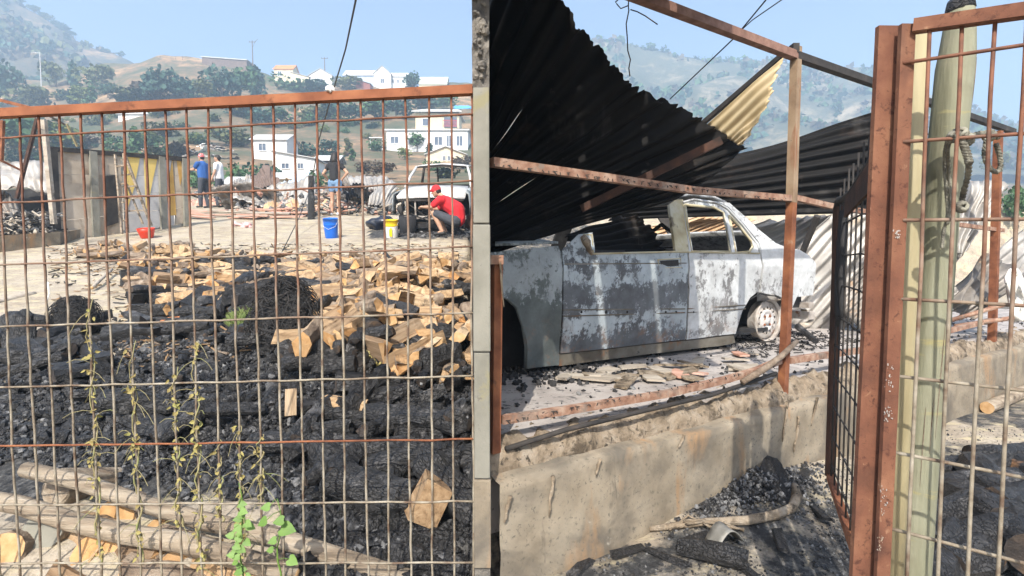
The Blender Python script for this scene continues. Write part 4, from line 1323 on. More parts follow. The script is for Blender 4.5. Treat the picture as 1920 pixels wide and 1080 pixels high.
pkb(MB().bar((-.74, .03, .33), (.74, .03, .33), .09, .07), 'bumper_beam', rimmat)
pkb(MB().bar((-.70, .0, .70), (.70, .0, .70), .04, .04), 'slam_panel', charsteel)
pkb(MB().bar((-.02, .02, .34), (-.02, .02, .70), .05, .03), 'latch_support', rimmat)
pkb(MB().bar((-.34, .03, .34), (-.34, .03, .70), .04, .03), 'radiator_support', rimmat)
pkb(MB().bar((.42, .03, .34), (.42, .03, .70), .04, .03), 'radiator_support', charsteel)
en = MB()
random.seed(52)
for i in range(26):
    en.box((rnd(-.4, .4), rnd(.3, .7), rnd(.3, .66)), (rnd(.06, .3), rnd(.08, .25), rnd(.05, .2)), Euler((rnd(-.3, .3), rnd(-.3, .3), rnd(0, 1))).to_matrix())
o = pkb(en, 'engine', charsteel)
pkb(MB().box((.0, .02, .16), (.9, .12, .10)).box((0, .06, .06), (1.2, .1, .06)), 'undertray', soot)
hs = MB()
for i in range(6):
    hs.tube([(rnd(-.6, .6), .05, .6), (rnd(-.6, .6), -.04, rnd(.2, .5)), (rnd(-.6, .6), .0, rnd(.1, .3))], .012, 5)
pkb(hs, 'dangling_hoses', charsteel)['kind'] = 'stuff'
mb = MB()
for i in range(500):
    g = G(rnd(735, 885), rnd(428, 447))
    chunk(mb, g + Vector((0, rnd(0, .3), .02)), rnd(.012, .05), random.choice((0, 0, 1)))
o = mb.build('pickup_cinders', [soot, ash_grey], None, fixn=False)
tag(o, 'black cinders on the yard under the burnt pickup', 'cinders', kind='stuff')

# ---------------------------------------------------------------- people
def cap_(mb, a, b, r0, r1, n=9):
    a, b = Vector(a), Vector(b)
    mb.tube([a, a.lerp(b, .5), b], [r0, (r0 + r1) / 2, r1], n)
    mb.ball(a, r0, n, 6)
    mb.ball(b, r1, n, 6)
def limb(mb, pts, rs):
    for (a, b), (r0, r1) in zip(zip(pts, pts[1:]), zip(rs, rs[1:])):
        cap_(mb, a, b, r0, r1)
def remesh(o, vox, sm=4):
    md = o.modifiers.new('r', 'REMESH'); md.mode = 'VOXEL'; md.voxel_size = vox; md.use_smooth_shade = True
    m2 = o.modifiers.new('s', 'SMOOTH'); m2.factor = .5; m2.iterations = sm
def hand(mb, w, d, side, spread):
    """palm from the wrist w along d, four bent fingers and a thumb"""
    d = Vector(d).normalized()
    a, b = mb.frame_at(d)
    pal = w + d * .085
    cap_(mb, w, pal, .026, .03)
    for k, L_ in enumerate((.066, .074, .07, .055)):
        o_ = w + d * .09 + a * (k - 1.5) * .021
        m_ = o_ + d * L_ * .55 + b * -.012
        cap_(mb, o_, m_, .0095, .009, 7)
        cap_(mb, m_, m_ + d * L_ * .4 + b * -.03, .009, .0078, 7)
    t0 = w + d * .03 + a * side * .03
    t1 = t0 + d * .03 + a * side * .028
    cap_(mb, t0, t1, .012, .011, 7)
    cap_(mb, t1, t1 + d * .032 - a * side * .006, .011, .009, 7)
def head_mesh(mb, c, face, r=.098):
    """skull, jaw, nose, ears; face = unit vector"""
    f = Vector(face).normalized()
    s = f.cross(Vector((0, 0, 1))).normalized()
    u = s.cross(f)
    rot = Matrix((s, f, u)).transposed()
    mb.ball(c, r, 14, 10, 0, (.78, .96, 1.14), rot)
    mb.ball(c + f * .028 - u * .055, .062, 12, 8, 0, (.86, .95, .9), rot)
    cap_(mb, c + f * .086 + u * .012, c + f * .108 - u * .022, .008, .014, 7)
    for q in (-1, 1):
        mb.ball(c + s * q * .077 - u * .008, .026, 8, 6, 0, (.3, .7, 1.1), rot)
    return f, s, u, rot
def face_parts(t, c, f, s, u, rot):
    for q in (-1, 1):
        MB().ball(c + f * .083 + s * q * .031 + u * .016, .0105, 8, 6).build('eye', hairm, t, True, local=True)
    MB().ball(c + f * .084 - u * .052, .019, 8, 5, 0, (1, .4, .28), rot).build('mouth', mat('lips', [(.3, (.30, .12, .10)), (.7, (.36, .15, .12))], 5, .6, 0), t, True, local=True)

def standing(label, px, py, face, arms, shirt, legs, shoes, hair, sc=1, lean=0, shorts=False, sleeve=.55, female=False, build=1.0):
    g = G(px, py)
    t = thing('person', label, 'person', tuple(g))
    t.scale = (sc,) * 3
    f = Vector(face).normalized()
    s = f.cross(Vector((0, 0, 1))).normalized()
    def L(r, fw, z): return s * r + f * fw + Vector((0, 0, z))
    hw, sw = (.095, .165) if female else (.09, .195)
    body = MB()
    c = L(0, .03 + lean, 1.635)
    fr = head_mesh(body, c, f)
    cap_(body, L(0, lean, 1.45), L(0, .01 + lean, 1.56), .052, .05)
    limb(body, [L(0, 0, .93), L(0, 0, 1.12), L(0, lean * .8, 1.36)], [.13, .115, .13])
    cap_(body, L(-sw * .7, lean, 1.40), L(sw * .7, lean, 1.40), .07, .07)
    tr, sh, so_ = MB(), MB(), MB()
    for q, st in ((-1, .05), (1, -.04)):
        hip, kn, an = L(q * hw, 0, .90), L(q * (hw + .012), .02 + st * .4, .49), L(q * (hw + .015), st - .02, .085)
        limb(body, [hip, kn, an], [.085, .055, .038])
        cap_(body, kn.lerp(an, .3) - f * .012, kn.lerp(an, .5) - f * .008, .053, .045)
        cap_(body, an, an + f * .12 + Vector((0, 0, -.05)), .036, .028)
        if shorts:
            limb(tr, [hip + Vector((0, 0, .02)), hip.lerp(kn, .42)], [.108, .095])
        else:
            limb(tr, [hip, kn, an + Vector((0, 0, .02))], [.105, .076, .066])
        s1 = MB(); cap_(s1, an + Vector((0, 0, -.035)) - f * .035, an + f * .15 + Vector((0, 0, -.05)), .042, .034)
        remesh(s1.build('shoe', shoes, t, True, local=True), .012)
    limb(tr, [L(-hw * .7, 0, .93), L(hw * .7, 0, .93)], [.125, .125])
    limb(tr, [L(0, 0, .93), L(0, 0, 1.04 if female else 1.0)], [.14, .132])
    b_ = build
    limb(sh, [L(0, -.004 if female else .01, 1.0 if female else .96), L(0, -.006 if female else .03 * b_, 1.12), L(0, lean * .9, 1.38)], [.148 * b_ if female else .150 * b_, (.143 if female else .155) * b_, .15])
    if not female:
        limb(sh, [L(-.06, 0, .97), L(-.08, lean, 1.36)], [.12 * b_, .11]); limb(sh, [L(.06, 0, .97), L(.08, lean, 1.36)], [.12 * b_, .11])
    cap_(sh, L(-sw * .8, lean, 1.405), L(sw * .8, lean, 1.405), .078, .078)
    for q, (el, wr) in zip((-1, 1), arms):
        so2 = L(q * sw, lean, 1.405)
        el = L(*el) if len(el) == 3 else el
        wr = L(*wr)
        limb(body, [so2, el, wr], [.05, .042, .03])
        hand(body, wr, wr - el, q, 0)
        limb(sh, [so2, so2.lerp(el, sleeve)], [.074, .066])
    bo = body.build('body', skin, t, True, local=True); remesh(bo, .0085, 3)
    so3 = sh.build('shirt', shirt, t, True, local=True); remesh(so3, .016)
    tr2 = tr.build('shorts' if shorts else 'trousers', legs, t, True, local=True); remesh(tr2, .016)
    face_parts(t, c, *fr)
    hair(t, c, *fr)
    return t
def short_hair(t, c, f, s, u, rot):
    mb = MB().ball(c + u * .022 - f * .016, .100, 14, 9, 0, (.83, .98, 1.06), rot).ball(c - f * .045 - u * .02, .078, 12, 8, 0, (.9, .7, .9), rot)
    o = mb.build('hair', hairm, t, True, local=True); remesh(o, .012, 2)
def long_hair(t, c, f, s, u, rot):
    mb = MB().ball(c + u * .018 - f * .02, .106, 14, 9, 0, (.88, .98, 1.1), rot)
    limb(mb, [c - f * .05 + u * .02, c - f * .085 - u * .12, c - f * .075 - u * .23], [.085, .09, .055])
    limb(mb, [c - f * .05 - s * .05, c - f * .085 - u * .12 - s * .06, c - f * .07 - u * .20 - s * .07], [.06, .06, .03])
    o = mb.build('hair', hairm, t, True, local=True); remesh(o, .012, 2)
def bandana_cap(t, c, f, s, u, rot):
    mb = MB().ball(c + u * .035 - f * .008, .104, 14, 9, 0, (.84, 1.0, .98), rot)
    cap_(mb, c + f * .09 + u * .05, c + f * .13 + u * .04, .02, .012)
    o = mb.build('cap', bandana, t, True, local=True); remesh(o, .012, 2)
    MB().ball(c - f * .03 + u * .0, .096, 12, 8, 0, (.84, .8, .9), rot).build('hair', hairm, t, True, local=True)
standing('person in a blue t-shirt, dark trousers and a red patterned cap reaching forward', 383, 390, (-1, .25, 0), [((-.20, .18, 1.22), (-.12, .42, 1.24)), ((.20, .16, 1.20), (.10, .40, 1.26))], cloth_blue, cloth_dark, shoe_dark, bandana_cap, .98, .03)
standing('person in a white t-shirt and dark trousers standing right of the one in blue', 413, 389, (-1, -.1, 0), [((-.25, .04, 1.15), (-.22, .14, .93)), ((.21, .05, 1.15), (.16, .20, .98))], cloth_white, cloth_dark, shoe_dark, short_hair, .96, .02, build=1.08)
standing('person with long dark hair, black top and denim shorts seen from behind', 629, 405, (.15, 1, 0), [((-.31, -.05, 1.17), (-.26, .12, 1.02)), ((.36, .02, 1.18), (.20, .06, 1.03))], cloth_black, denim, shoe_white, long_hair, 1.0, .02, True, .42, True)

def crouching(px, py):
    g = G(px, py)
    t = thing('person', 'person in a red t-shirt and red cap crouching before the burnt pickup', 'person', tuple(g))
    f = Vector((-1, .18, 0)).normalized()
    s = f.cross(Vector((0, 0, 1))).normalized()
    def L(r, fw, z): return s * r + f * fw + Vector((0, 0, z))
    body, sh, tr, so_ = MB(), MB(), MB(), MB()
    pel, chest, neck = L(0, -.20, .30), L(0, .02, .66), L(0, .10, .80)
    c = L(0, .22, .90)
    fr = head_mesh(body, c, f + Vector((0, 0, -.25)))
    cap_(body, neck, L(0, .17, .85), .052, .05)
    limb(body, [pel, L(0, -.16, .5), chest], [.13, .12, .13])
    for q in (-1, 1):
        hip, kn, an = L(q * .09, -.18, .28), L(q * .15, .24, .46), L(q * .12, .06, .08)
        limb(body, [hip, kn, an], [.085, .058, .04])
        cap_(body, an, an + f * .13 + Vector((0, 0, -.045)), .036, .028)
        limb(tr, [hip, hip.lerp(kn, .85)], [.11, .088])
        s1 = MB(); cap_(s1, an + Vector((0, 0, -.03)) - f * .03, an + f * .16 + Vector((0, 0, -.045)), .043, .035)
        remesh(s1.build('shoe', shoe_dark, t, True, local=True), .012)
        shd, el = L(q * .19, .08, .72), L(q * .22, .26, .56)
        wr = L(q * .08, .46, .58)
        limb(body, [shd, el, wr], [.05, .043, .03])
        hand(body, wr, wr - el, q, 0)
        limb(sh, [shd, shd.lerp(el, .7)], [.078, .070])
    limb(tr, [L(-.07, -.20, .30), L(.07, -.20, .30)], [.14, .14])
    limb(sh, [L(0, -.23, .34), L(0, -.20, .52), chest], [.165, .175, .155])
    cap_(sh, L(-.16, .06, .71), L(.16, .06, .71), .088, .088)
    limb(sh, [L(0, -.1, .62), L(0, .07, .75)], [.13, .08])
    o = body.build('body', skin, t, True, local=True); remesh(o, .0085, 3)
    o = sh.build('shirt', cloth_red, t, True, local=True); remesh(o, .016)
    o = tr.build('shorts', cloth_dark, t, True, local=True); remesh(o, .016)
    face_parts(t, c, *fr)
    f_, s_, u_, rot = fr
    mb = MB().ball(c + u_ * .036 - f_ * .006, .105, 14, 9, 0, (.86, 1.0, .98), rot)
    cap_(mb, c + f_ * .09 + u_ * .045 - s_ * .03, c + f_ * .16 + u_ * .03 - s_ * .02, .018, .012)
    cap_(mb, c + f_ * .09 + u_ * .045 + s_ * .03, c + f_ * .16 + u_ * .03 + s_ * .02, .018, .012)
    o = mb.build('cap', cap_red, t, True, local=True); remesh(o, .012, 2)
    MB().ball(c - f_ * .03, .097, 12, 8, 0, (.84, .8, .9), rot).build('hair', hairm, t, True, local=True)
crouching(838, 442)
# ================================================================ RIGHT: party wall, plinth wall, slab
pw = thing('party_wall', 'tall grey masonry wall end between the yard and the carport, broken at its top', 'wall', (-.1, 1.9, 0))
def ray_xy(px, D):
    return Vector(((px - 960) / 1000 * D, D, 0))
def wedge_block(l, r, D0, D1, z0, z1):
    mb = MB()
    b = [ray_xy(l, D0), ray_xy(r, D0), ray_xy(r - 2, D1), ray_xy(l + 2, D1)]
    mb.slab([p + Vector((0, 0, z0)) for p in b], (0, 0, z1 - z0))
    return mb
def zpost(py, D=1.86):
    return EYE + (485 - py) / 1000 * D
joints = [1085, 908, 662, 420, 168]
for k, (a, b) in enumerate(zip(joints, joints[1:])):
    mb = wedge_block(887 + (k % 2), 919.5 - (k % 2) * 1.5, 1.86 + .003 * (k % 2), 2.5, zpost(a) + .0025, zpost(b) - .0025)
    o = mb.build('block', concrete if k == 0 else blockmat, pw)
    bv_ = o.modifiers.new('bevel', 'BEVEL'); bv_.width = .004; bv_.segments = 2
mb = wedge_block(888, 918, 1.872, 2.5, -.2, zpost(168))
mb.build('mortar', blockrough, pw)
# ragged top courses
random.seed(4)
n_, mm_ = 26, 5
rows = []
for i in range(n_):
    z = zpost(168) + i * .026
    row = []
    for j in range(mm_):
        t = j / (mm_ - 1)
        p = ray_xy(887 + 31 * t, 1.86 + .02 * noise.noise(Vector((z * 22, t * 5, 1))) + .015)
        p.x += .003 * noise.noise(Vector((z * 25, t * 3, 7)))
        p.z = z
        row.append(p)
    back = ray_xy(918, 2.4); back.z = z
    back2 = ray_xy(888, 2.4); back2.z = z
    rows.append([back2] + row + [back])
MB().grid(rows).build('broken_top', blockrough, pw)
mb = MB()
for i in range(34):
    z = zpost(165) + rnd(0, .62)
    p = ray_xy(rnd(889, 914), 1.868); p.z = z
    chunk(mb, p, rnd(.008, .019))
o = mb.build('loose_mortar', [blockrough], pw); o['kind'] = 'stuff'
MB().slab([ray_xy(891, 2.5), ray_xy(915, 2.5), ray_xy(912, 11), ray_xy(893, 11)], (0, 0, 2.9)).build('wall_body', blockrough, pw)

def W2(s, w, z):
    return FO + FE * s + FN * w + Vector((0, 0, z))
random.seed(11)
# plinth wall: front face with shallow unevenness
lw = thing('plinth_wall', 'low rough concrete wall streaked with soot under the burnt sedan', 'wall', tuple(W2(0, -.1, 0)))
rows = []
S = [-.06 + i * .025 for i in range(360)]
for k in range(15):
    z = -.06 + .525 * k / 14
    rows.append([W2(s, -.105 + .012 * fbm(s, z * 3, 1.7) + .006 * fbm(s, z, 9) + .003 * fbm(s, z, 22), z) for s in S])
top = []
for q in range(1, 5):
    top.append([W2(s, -.105 + .03 * q + .01 * fbm(s, q, 3), .468 + .012 * fbm(s, q * .2, 4) + (.004 * q)) for s in S])
MB().grid(rows + top).build('wall_face', concrete, lw, True)
# crusted ledge on its top
rows = []
for k in range(9):
    a = math.pi * k / 8
    rows.append([W2(s, .045 - .085 * math.cos(a) * (1 + .25 * fbm(s, k * .1, 3)), .462 + (.115 * math.sin(a) if k < 5 else .115 * max(.85, math.sin(a))) * (1 + .25 * fbm(s, k * .07, 5) + .35 * fbm(s, k * .05, 13) + .2 * fbm(s, k * .05, 30))) for s in S])
MB().grid(rows).build('ash_ledge', ashcrust, lw, True)
# drips of melted tin on the wall
for (px, y0, y1) in ((1477, 752, 828), (1499, 780, 848), (1038, 893, 968), (957, 930, 980), (1127, 860, 892), (1283, 815, 840), (1531, 745, 800)):
    pts = [onplane(px + rnd(-1.5, 1.5) - 2 * i, y0 + (y1 - y0) * i / 5, FO - FN * .115, FN) for i in range(6)]
    MB().tube(pts, [.009, .006, .008, .005, .006, .003], 6).build('drip', ashcrust, lw, True)

slab = MB()
slab.slab([ray_xy(905, 2.06) + Vector((0, 0, .2)), W2(9, .05, .2), W2(9, 4.4, .2), ray_xy(903, 6.2) + Vector((0, 0, .2))], (0, 0, .38))
so = slab.build('concrete_slab', slabmat, None, origin=(0, 0, 0))
tag(so, 'dusty concrete slab under the burnt sedan', 'slab', kind='structure')
ZS = .58
mb = MB()
random.seed(14)
for i in range(2600):
    s, w = rnd(0, 7), rnd(.1, 2.6)
    p = W2(s, w, ZS + .004)
    if random.random() > .35 + .65 * smooth(.5 + fbm(p.x, p.y, 2)):
        continue
    chunk(mb, p, rnd(.004, .016) * (1.6 if random.random() < .07 else 1), random.choice((0, 0, 0, 1, 2)))
o = mb.build('burnt_crumbs', [soot, charcoal, ash_grey], None, False, fixn=False)
tag(o, 'black crumbs and ash scattered on the slab round the sedan', 'crumbs', kind='stuff')
# broken tiles and boards on the slab
random.seed(15)
for i in range(26):
    px, py = rnd(1050, 1420), 0
    py = 712 + (px - 1050) * -.075 + rnd(-16, 26)
    p = P(px, py, 1); D = (EYE - ZS) * 1000 / (py - 485); p = P(px, py, D)
    e = Euler((rnd(-.12, .12), rnd(-.12, .12), rnd(0, 3.1))).to_matrix()
    L_, Wd = rnd(.05, .17), rnd(.03, .06)
    pts = [Vector((-L_, -Wd, 0)), Vector((L_ * rnd(.7, 1), -Wd * rnd(.6, 1), 0)), Vector((L_, Wd * .6, 0)), Vector((L_ * .2, Wd, 0)), Vector((-L_ * .8, Wd * .8, 0))]
    o = MB().slab([e @ q + Vector((p.x, p.y, ZS + .018)) for q in pts], (0, 0, .012)).build('board_fragment', random.choice((plankred, plankgrey, plankgrey, ashcrust)))
    tag(o, 'broken board fragment lying on the slab in front of the sedan', 'board fragment', 'board fragments on the slab by the sedan')

# ================================================================ carport frame
cf = thing('carport_frame', 'rusty square steel frame with three posts on the plinth wall', 'frame', tuple(W2(0, 0, .46)))
def rail(name, pts, w, m, up=(0, 0, 1), extra=None):
    pts = [FP(*p) if len(p) == 2 else Vector(p) for p in pts]
    mb = MB()
    for a, b in zip(pts, pts[1:]):
        mb.bar(a, b, w, w, Vector(up))
    return mb.build(name, m, cf)
rail('post', [(931, 482), (927, 848)], .036, rust)
MB().box(FP(932, 487, -.004), (.05, .05, .035)).build('post_bracket', pinkrust, cf)
mb = MB(); pts = [FP(938, 492, -.03), FP(940, 520, -.035), FP(942, 550, -.03), FP(945, 575, -.03)]
mb.tube(pts, [.012, .016, .011, .005], 6, squash=.3).build('melted_strip', ashcrust, cf)
rail('post', [(1493, 88), (1484, 380)], .044, postmetal)
rail('post', [(1484, 380), (1467, 752)], .042, rust)
rail('post', [(1872, 246), (1860, 640)], .055, rust)
top0, top1 = FP(1180, -12), FP(1497, 108)
MB().bar(FP(935, -105), FP(1490, 104.5), .045, .042, Vector((0, 0, 1))).build('top_rail', mat('brown_rust', [(.3, (.13, .07, .05)), (.5, (.22, .12, .09)), (.7, (.30, .18, .14))], 14, .9, .4, .004), cf)
MB().bar(FP(1490, 104.5), FP(1900, 247), .045, .042, Vector((0, 0, 1))).build('top_rail', charsteel, cf)
MB().box(FP(1489, 92), (.035, .05, .05)).build('weld_lump', charsteel, cf)
rail('mid_rail', [(922, 304), (1140, 334), (1300, 357), (1484, 372)], .034, pinkrust)
rail('mid_rail', [(1490, 371), (1550, 385), (1650, 402), (1880, 432)], .032, pinkrust)
rail('bottom_rail', [(941, 787), (1080, 766), (1250, 738), (1360, 712), (1420, 694), (1462, 676)], .032, pinkrust)
rail('bottom_rail', [(1478, 676), (1560, 664), (1650, 652), (1860, 600)], .036, pinkrust)
mb = MB()
random.seed(3)
for (p0, p1, q0, q1, n) in ((930, 304, 1480, 372, 40), (945, 787, 1460, 682, 30)):
    for i in range(n):
        t = (i + rnd(-.45, .45)) / n
        p = FP(p0 + (q0 - p0) * t, p1 + (q1 - p1) * t + 4, -.019)
        q = rnd(.4, 1.1)
        mb.bar(p, p + Vector((rnd(-.006, .012), 0, -.013 * q)), .0035)
        if random.random() < .6:
            mb.bar(p + Vector((-.010 * q, 0, .001)), p + Vector((.012 * q, 0, rnd(-.002, .004))), .003)
o = mb.build('wire_stubs', [charsteel], cf); o['kind'] = 'stuff'

pipe = MB().tube([FP(1392, 716, -.05), FP(1430, 694, -.06), FP(1465, 668, -.06), FP(1494, 640, -.03)], [.016, .018, .017, .014], 9)
tag(pipe.build('pipe', bark, None, True), 'scorched grey pipe leaning across the bottom rail by the right post', 'pipe')
pipe = MB().tube([FP(948, 842, -.03), FP(1060, 806, -.04), FP(1200, 772, -.05), FP(1330, 742, -.03), FP(1420, 712, -.02), FP(1455, 700, -.01)], .011, 7)
tag(pipe.build('cable', charsteel, None, True), 'blackened cable lying along the top of the low wall', 'cable')
st = MB().tube([P(1496, 612, 4.6), P(1530, 640, 4.3)], [.03, .024], 7)
tag(st.build('charred_stick', charlog, None, False), 'short charred stick lying behind the right carport post', 'stick')
o = MB().tube([P(1533, 405, 4.6), P(1518, 440, 4.7), P(1505, 472, 4.8)], .03, 6).build('bent_pole', charsteel)
tag(o, 'dark bent pole leaning on the pale sheets behind the sedan boot', 'pole')

# ================================================================ burnt sedan
CO = Vector((.03, 3.15, ZS))
CE = Vector((.854, .521, 0)).normalized()
CW = Vector((-CE.y, CE.x, 0))
def yoff(z):
    z -= ZS
    a = .045 * ((z - .5) / .45) ** 2 if z < .78 else 0
    if z >= .78:
        a = .0174 + (z - .78) * .36
    return a
def CLp(px, py, dy=0):
    y = 0
    for _ in range(4):
        p = onplane(px, py, CO + CW * (y + dy), CW)
        y = yoff(p.z)
    return p
def C3(x, y, z):
    return CO + CE * x + CW * y + Vector((0, 0, z))
def cl(p):
    d = p - CO
    return d.dot(CE), d.z
sedan = thing('burnt_sedan', 'burnt out four door sedan with peeling white and grey paint under collapsed tin', 'car', tuple(CO))

def plate(name, outline, m, holes=(), dy=0, thick=.022, mirror=None, parent=None, step=.06):
    loops = [[cl(CLp(*p)) for p in outline]] + [[cl(CLp(*p)) for p in h] for h in holes]
    tri = tessellate_polygon([[Vector((x, z, 0)) for x, z in L_] for L_ in loops])
    flat = [q for L_ in loops for q in L_]
    bm = bmesh.new()
    vs_ = [bm.verts.new((x, 0, z)) for x, z in flat]
    for t in tri:
        try:
            bm.faces.new([vs_[i] for i in t])
        except ValueError:
            pass
    zs = [z for _, z in flat]; xs_ = [x for x, _ in flat]
    z = math.ceil(min(zs) / step) * step
    while z < max(zs):
        bmesh.ops.bisect_plane(bm, geom=bm.verts[:] + bm.edges[:] + bm.faces[:], plane_co=(0, 0, z), plane_no=(0, 0, 1))
        z += step
    x = math.ceil(min(xs_) / step) * step
    while x < max(xs_):
        bmesh.ops.bisect_plane(bm, geom=bm.verts[:] + bm.edges[:] + bm.faces[:], plane_co=(x, 0, 0), plane_no=(1, 0, 0))
        x += step
    bm.verts.ensure_lookup_table()
    for v_ in bm.verts:
        x, z = v_.co.x, v_.co.z
        y = yoff(z + ZS) + dy + .012 * noise.noise(Vector((x * 3.3, z * 3.3, 2))) + .004 * noise.noise(Vector((x * 9, z * 9, 6)))
        if z < .78:
            y -= .010 * math.exp(-((z - .655) / .03) ** 2)
        if mirror is not None:
            y = mirror - yoff(z + ZS)
        p = C3(x, y, z)
        v_.co = p - CO
    bmesh.ops.recalc_face_normals(bm, faces=bm.faces)
    me = bpy.data.meshes.new(name)
    bm.to_mesh(me); bm.free()
    me.materials.append(m)
    me.polygons.foreach_set('use_smooth', [True] * len(me.polygons))
    o = bpy.data.objects.new(name, me)
    COL.objects.link(o)
    o.parent = parent or sedan
    md = o.modifiers.new('s', 'SOLIDIFY'); md.thickness = thick; md.offset = 0
    md2 = o.modifiers.new('e', 'EDGE_SPLIT'); md2.split_angle = R(50)
    return o

fender_o = [(919, 474), (960, 469), (1046, 462), (1051, 478), (1051, 560), (1048, 640), (1047, 684), (1000, 688), (985, 690), (986, 650), (980, 610), (968, 575), (950, 558), (935, 553), (919, 553)]
front_door_o = [(1053, 470), (1082, 441), (1109, 437), (1112, 475), (1180, 473), (1263, 471), (1286, 473), (1286, 560), (1283, 636), (1200, 645), (1120, 655), (1050, 662), (1054, 560)]
rear_door_o = [(1289, 473), (1280, 380), (1300, 374), (1344, 381), (1364, 392), (1390, 420), (1419, 458), (1423, 474), (1424, 500), (1421, 545), (1404, 558), (1390, 582), (1380, 612), (1376, 625), (1286, 636), (1289, 560)]
rd_win = [(1284, 384), (1338, 389), (1356, 399), (1369, 472), (1296, 472), (1290, 430)]
rd_q = [(1367, 404), (1386, 424), (1408, 452), (1411, 463), (1405, 472), (1379, 473)]
quarter_o = [(1426, 474), (1422, 455), (1395, 422), (1366, 390), (1345, 379), (1366, 381), (1386, 398), (1424, 434), (1452, 457), (1475, 466), (1500, 471), (1517, 481), (1525, 492), (1526, 515), (1522, 553), (1492, 557), (1483, 577), (1473, 562), (1452, 552), (1436, 551), (1425, 548), (1428, 500)]
sill_o = [(1047, 664), (1120, 657), (1200, 647), (1290, 638), (1374, 628), (1378, 642), (1350, 648), (1260, 658), (1150, 672), (1047, 686)]
bpillar_o = [(1255, 384), (1267, 375), (1279, 375), (1284, 400), (1291, 472), (1265, 472), (1259, 430)]
plate('front_fender', fender_o, paint_fender)
fd = plate('front_door', front_door_o, paint_door)
rd = plate('rear_door', rear_door_o, paint_rear, [rd_win, rd_q])
plate('rear_quarter', quarter_o, paint_rear)
plate('sill', sill_o, paint_sill, dy=.008)
plate('pillar', bpillar_o, paint_pillar, dy=.004)
# window frame lips, scorched yellowish
def lip(pts, m, parent, r=.011, dy=-.012):
    MB().tube([CLp(x, y, dy) for x, y in pts], r, 6).build('window_frame', m, parent, True)
lip(rd_win + rd_win[:1], paint_pillar, rd)
lip(rd_q + rd_q[:1], paint_pillar, rd)
lip([(1281, 379), (1300, 374), (1344, 380), (1364, 391), (1392, 421), (1421, 458), (1425, 474)], MATS['burnt_paint_rear'], rd, .009, -.016)
# roof strip above the doors (far roof continues to the other side)
roofline = [(1254, 376), (1270, 367), (1300, 365), (1340, 370), (1362, 380)]
near = [CLp(*p) for p in roofline]
rows = [near]
for k in range(1, 9):
    rows.append([C3(cl(p)[0], yoff(p.z) + (1.6 - 2 * yoff(p.z)) * k / 8, cl(p)[1] + .05 * math.sin(math.pi * k / 8)) for p in near])
MB().grid(rows).build('roof', paint_rear, sedan, True, .02)
# boot lid, rear deck
bl_ = [(1424, 434), (1452, 457), (1475, 466), (1500, 471), (1517, 481), (1525, 492)]
near = [CLp(*p) for p in bl_]
rows = [[C3(cl(p)[0] + .06 * math.sin(math.pi * k / 6), yoff(p.z) + (1.6 - 2 * yoff(p.z)) * k / 6, cl(p)[1] + .02 * math.sin(math.pi * k / 6)) for p in near] for k in range(7)]
MB().grid(rows).build('boot_lid', paint_rear, sedan, True, .02)
# rear panel
a, b = cl(CLp(1526, 500)), cl(CLp(1522, 553))
rows = [[C3(q[0] + .05 * math.sin(math.pi * k / 6), .02 + 1.56 * k / 6, q[1]) for q in (a, b)] for k in range(7)]
MB().grid(rows).build('rear_panel', paint_rear, sedan, True, .02)
# bumper brackets
mb = MB()
for (px, py, w, h, d) in ((1502, 590, .10, .07, .2), (1490, 570, .08, .05, .3)):
    p = CLp(px, py, .12)
    mb.box(p, (w, d, h), Matrix.Rotation(math.atan2(CE.y, CE.x), 3, 'Z'))
mb.build('bumper_bracket', rimmat, sedan)
p = [CLp(1512, 580, .06), CLp(1524, 588, .06), CLp(1531, 596, .06), CLp(1520, 600, .06)]
MB().slab(p, CW * .06).build('bumper_bracket', plankgrey, sedan)
p = [CLp(1500, 612, .05), CLp(1516, 608, .05), CLp(1527, 596, .05)]
MB().tube(p, [.03, .028, .02], 7).build('tow_hook', plankgrey, sedan, True)
plate('bumper_mount', [(1487, 559), (1513, 557), (1514, 577), (1487, 578)], soot, dy=.06, thick=.02)
# other side of the body, floor, seats, dark backing for the panel gaps
far_lower = [(1195, 475), (1263, 471), (1425, 474), (1475, 466), (1500, 471), (1525, 492), (1522, 553), (1492, 557), (1380, 640), (1200, 660)]
plate('far_side_panel', far_lower, soot, mirror=1.6)
plate('far_side_pillar', bpillar_o, soot, mirror=1.6)
plate('far_side_pillar', [(1345, 371), (1366, 381), (1424, 434), (1452, 457), (1420, 474), (1395, 440), (1356, 392)], soot, mirror=1.6)
plate('dark_gap_backing', [(1060, 480), (1112, 478), (1263, 474), (1420, 477), (1418, 545), (1395, 570), (1372, 625), (1200, 645), (1060, 655)], soot, dy=.05, thick=.01)  # dark panel added so the gaps between body panels read dark
MB().slab([C3(.45, .08, .10), C3(2.6, .08, .10), C3(2.6, 1.52, .10), C3(.98, 1.52, .10)], (0, 0, .03)).build('floor_pan', soot, sedan)
MB().slab([C3(.42, .05, .1), C3(.84, 1.3, .1), C3(.84, 1.3, .74), C3(.42, .05, .74)], CE * .04).build('firewall', soot, sedan)
for y0 in (.2, .9):
    st_ = MB()
    st_.tube([C3(1.42, y0, .3), C3(1.66, y0, .86), C3(1.68, y0 + .25, 1.0), C3(1.66, y0 + .5, .86), C3(1.42, y0 + .5, .3)], .018, 6)
    for k in range(6):
        st_.tube([C3(1.44 + .04 * k, y0, .36 + .09 * k), C3(1.44 + .04 * k, y0 + .5, .36 + .09 * k)], .006, 5)
    st_.tube([C3(.95, y0, .3), C3(1.42, y0, .3), C3(1.42, y0 + .5, .3), C3(.95, y0 + .5, .3), C3(.95, y0, .3)], .016, 6)
    st_.build('seat_frame', charsteel, sedan)
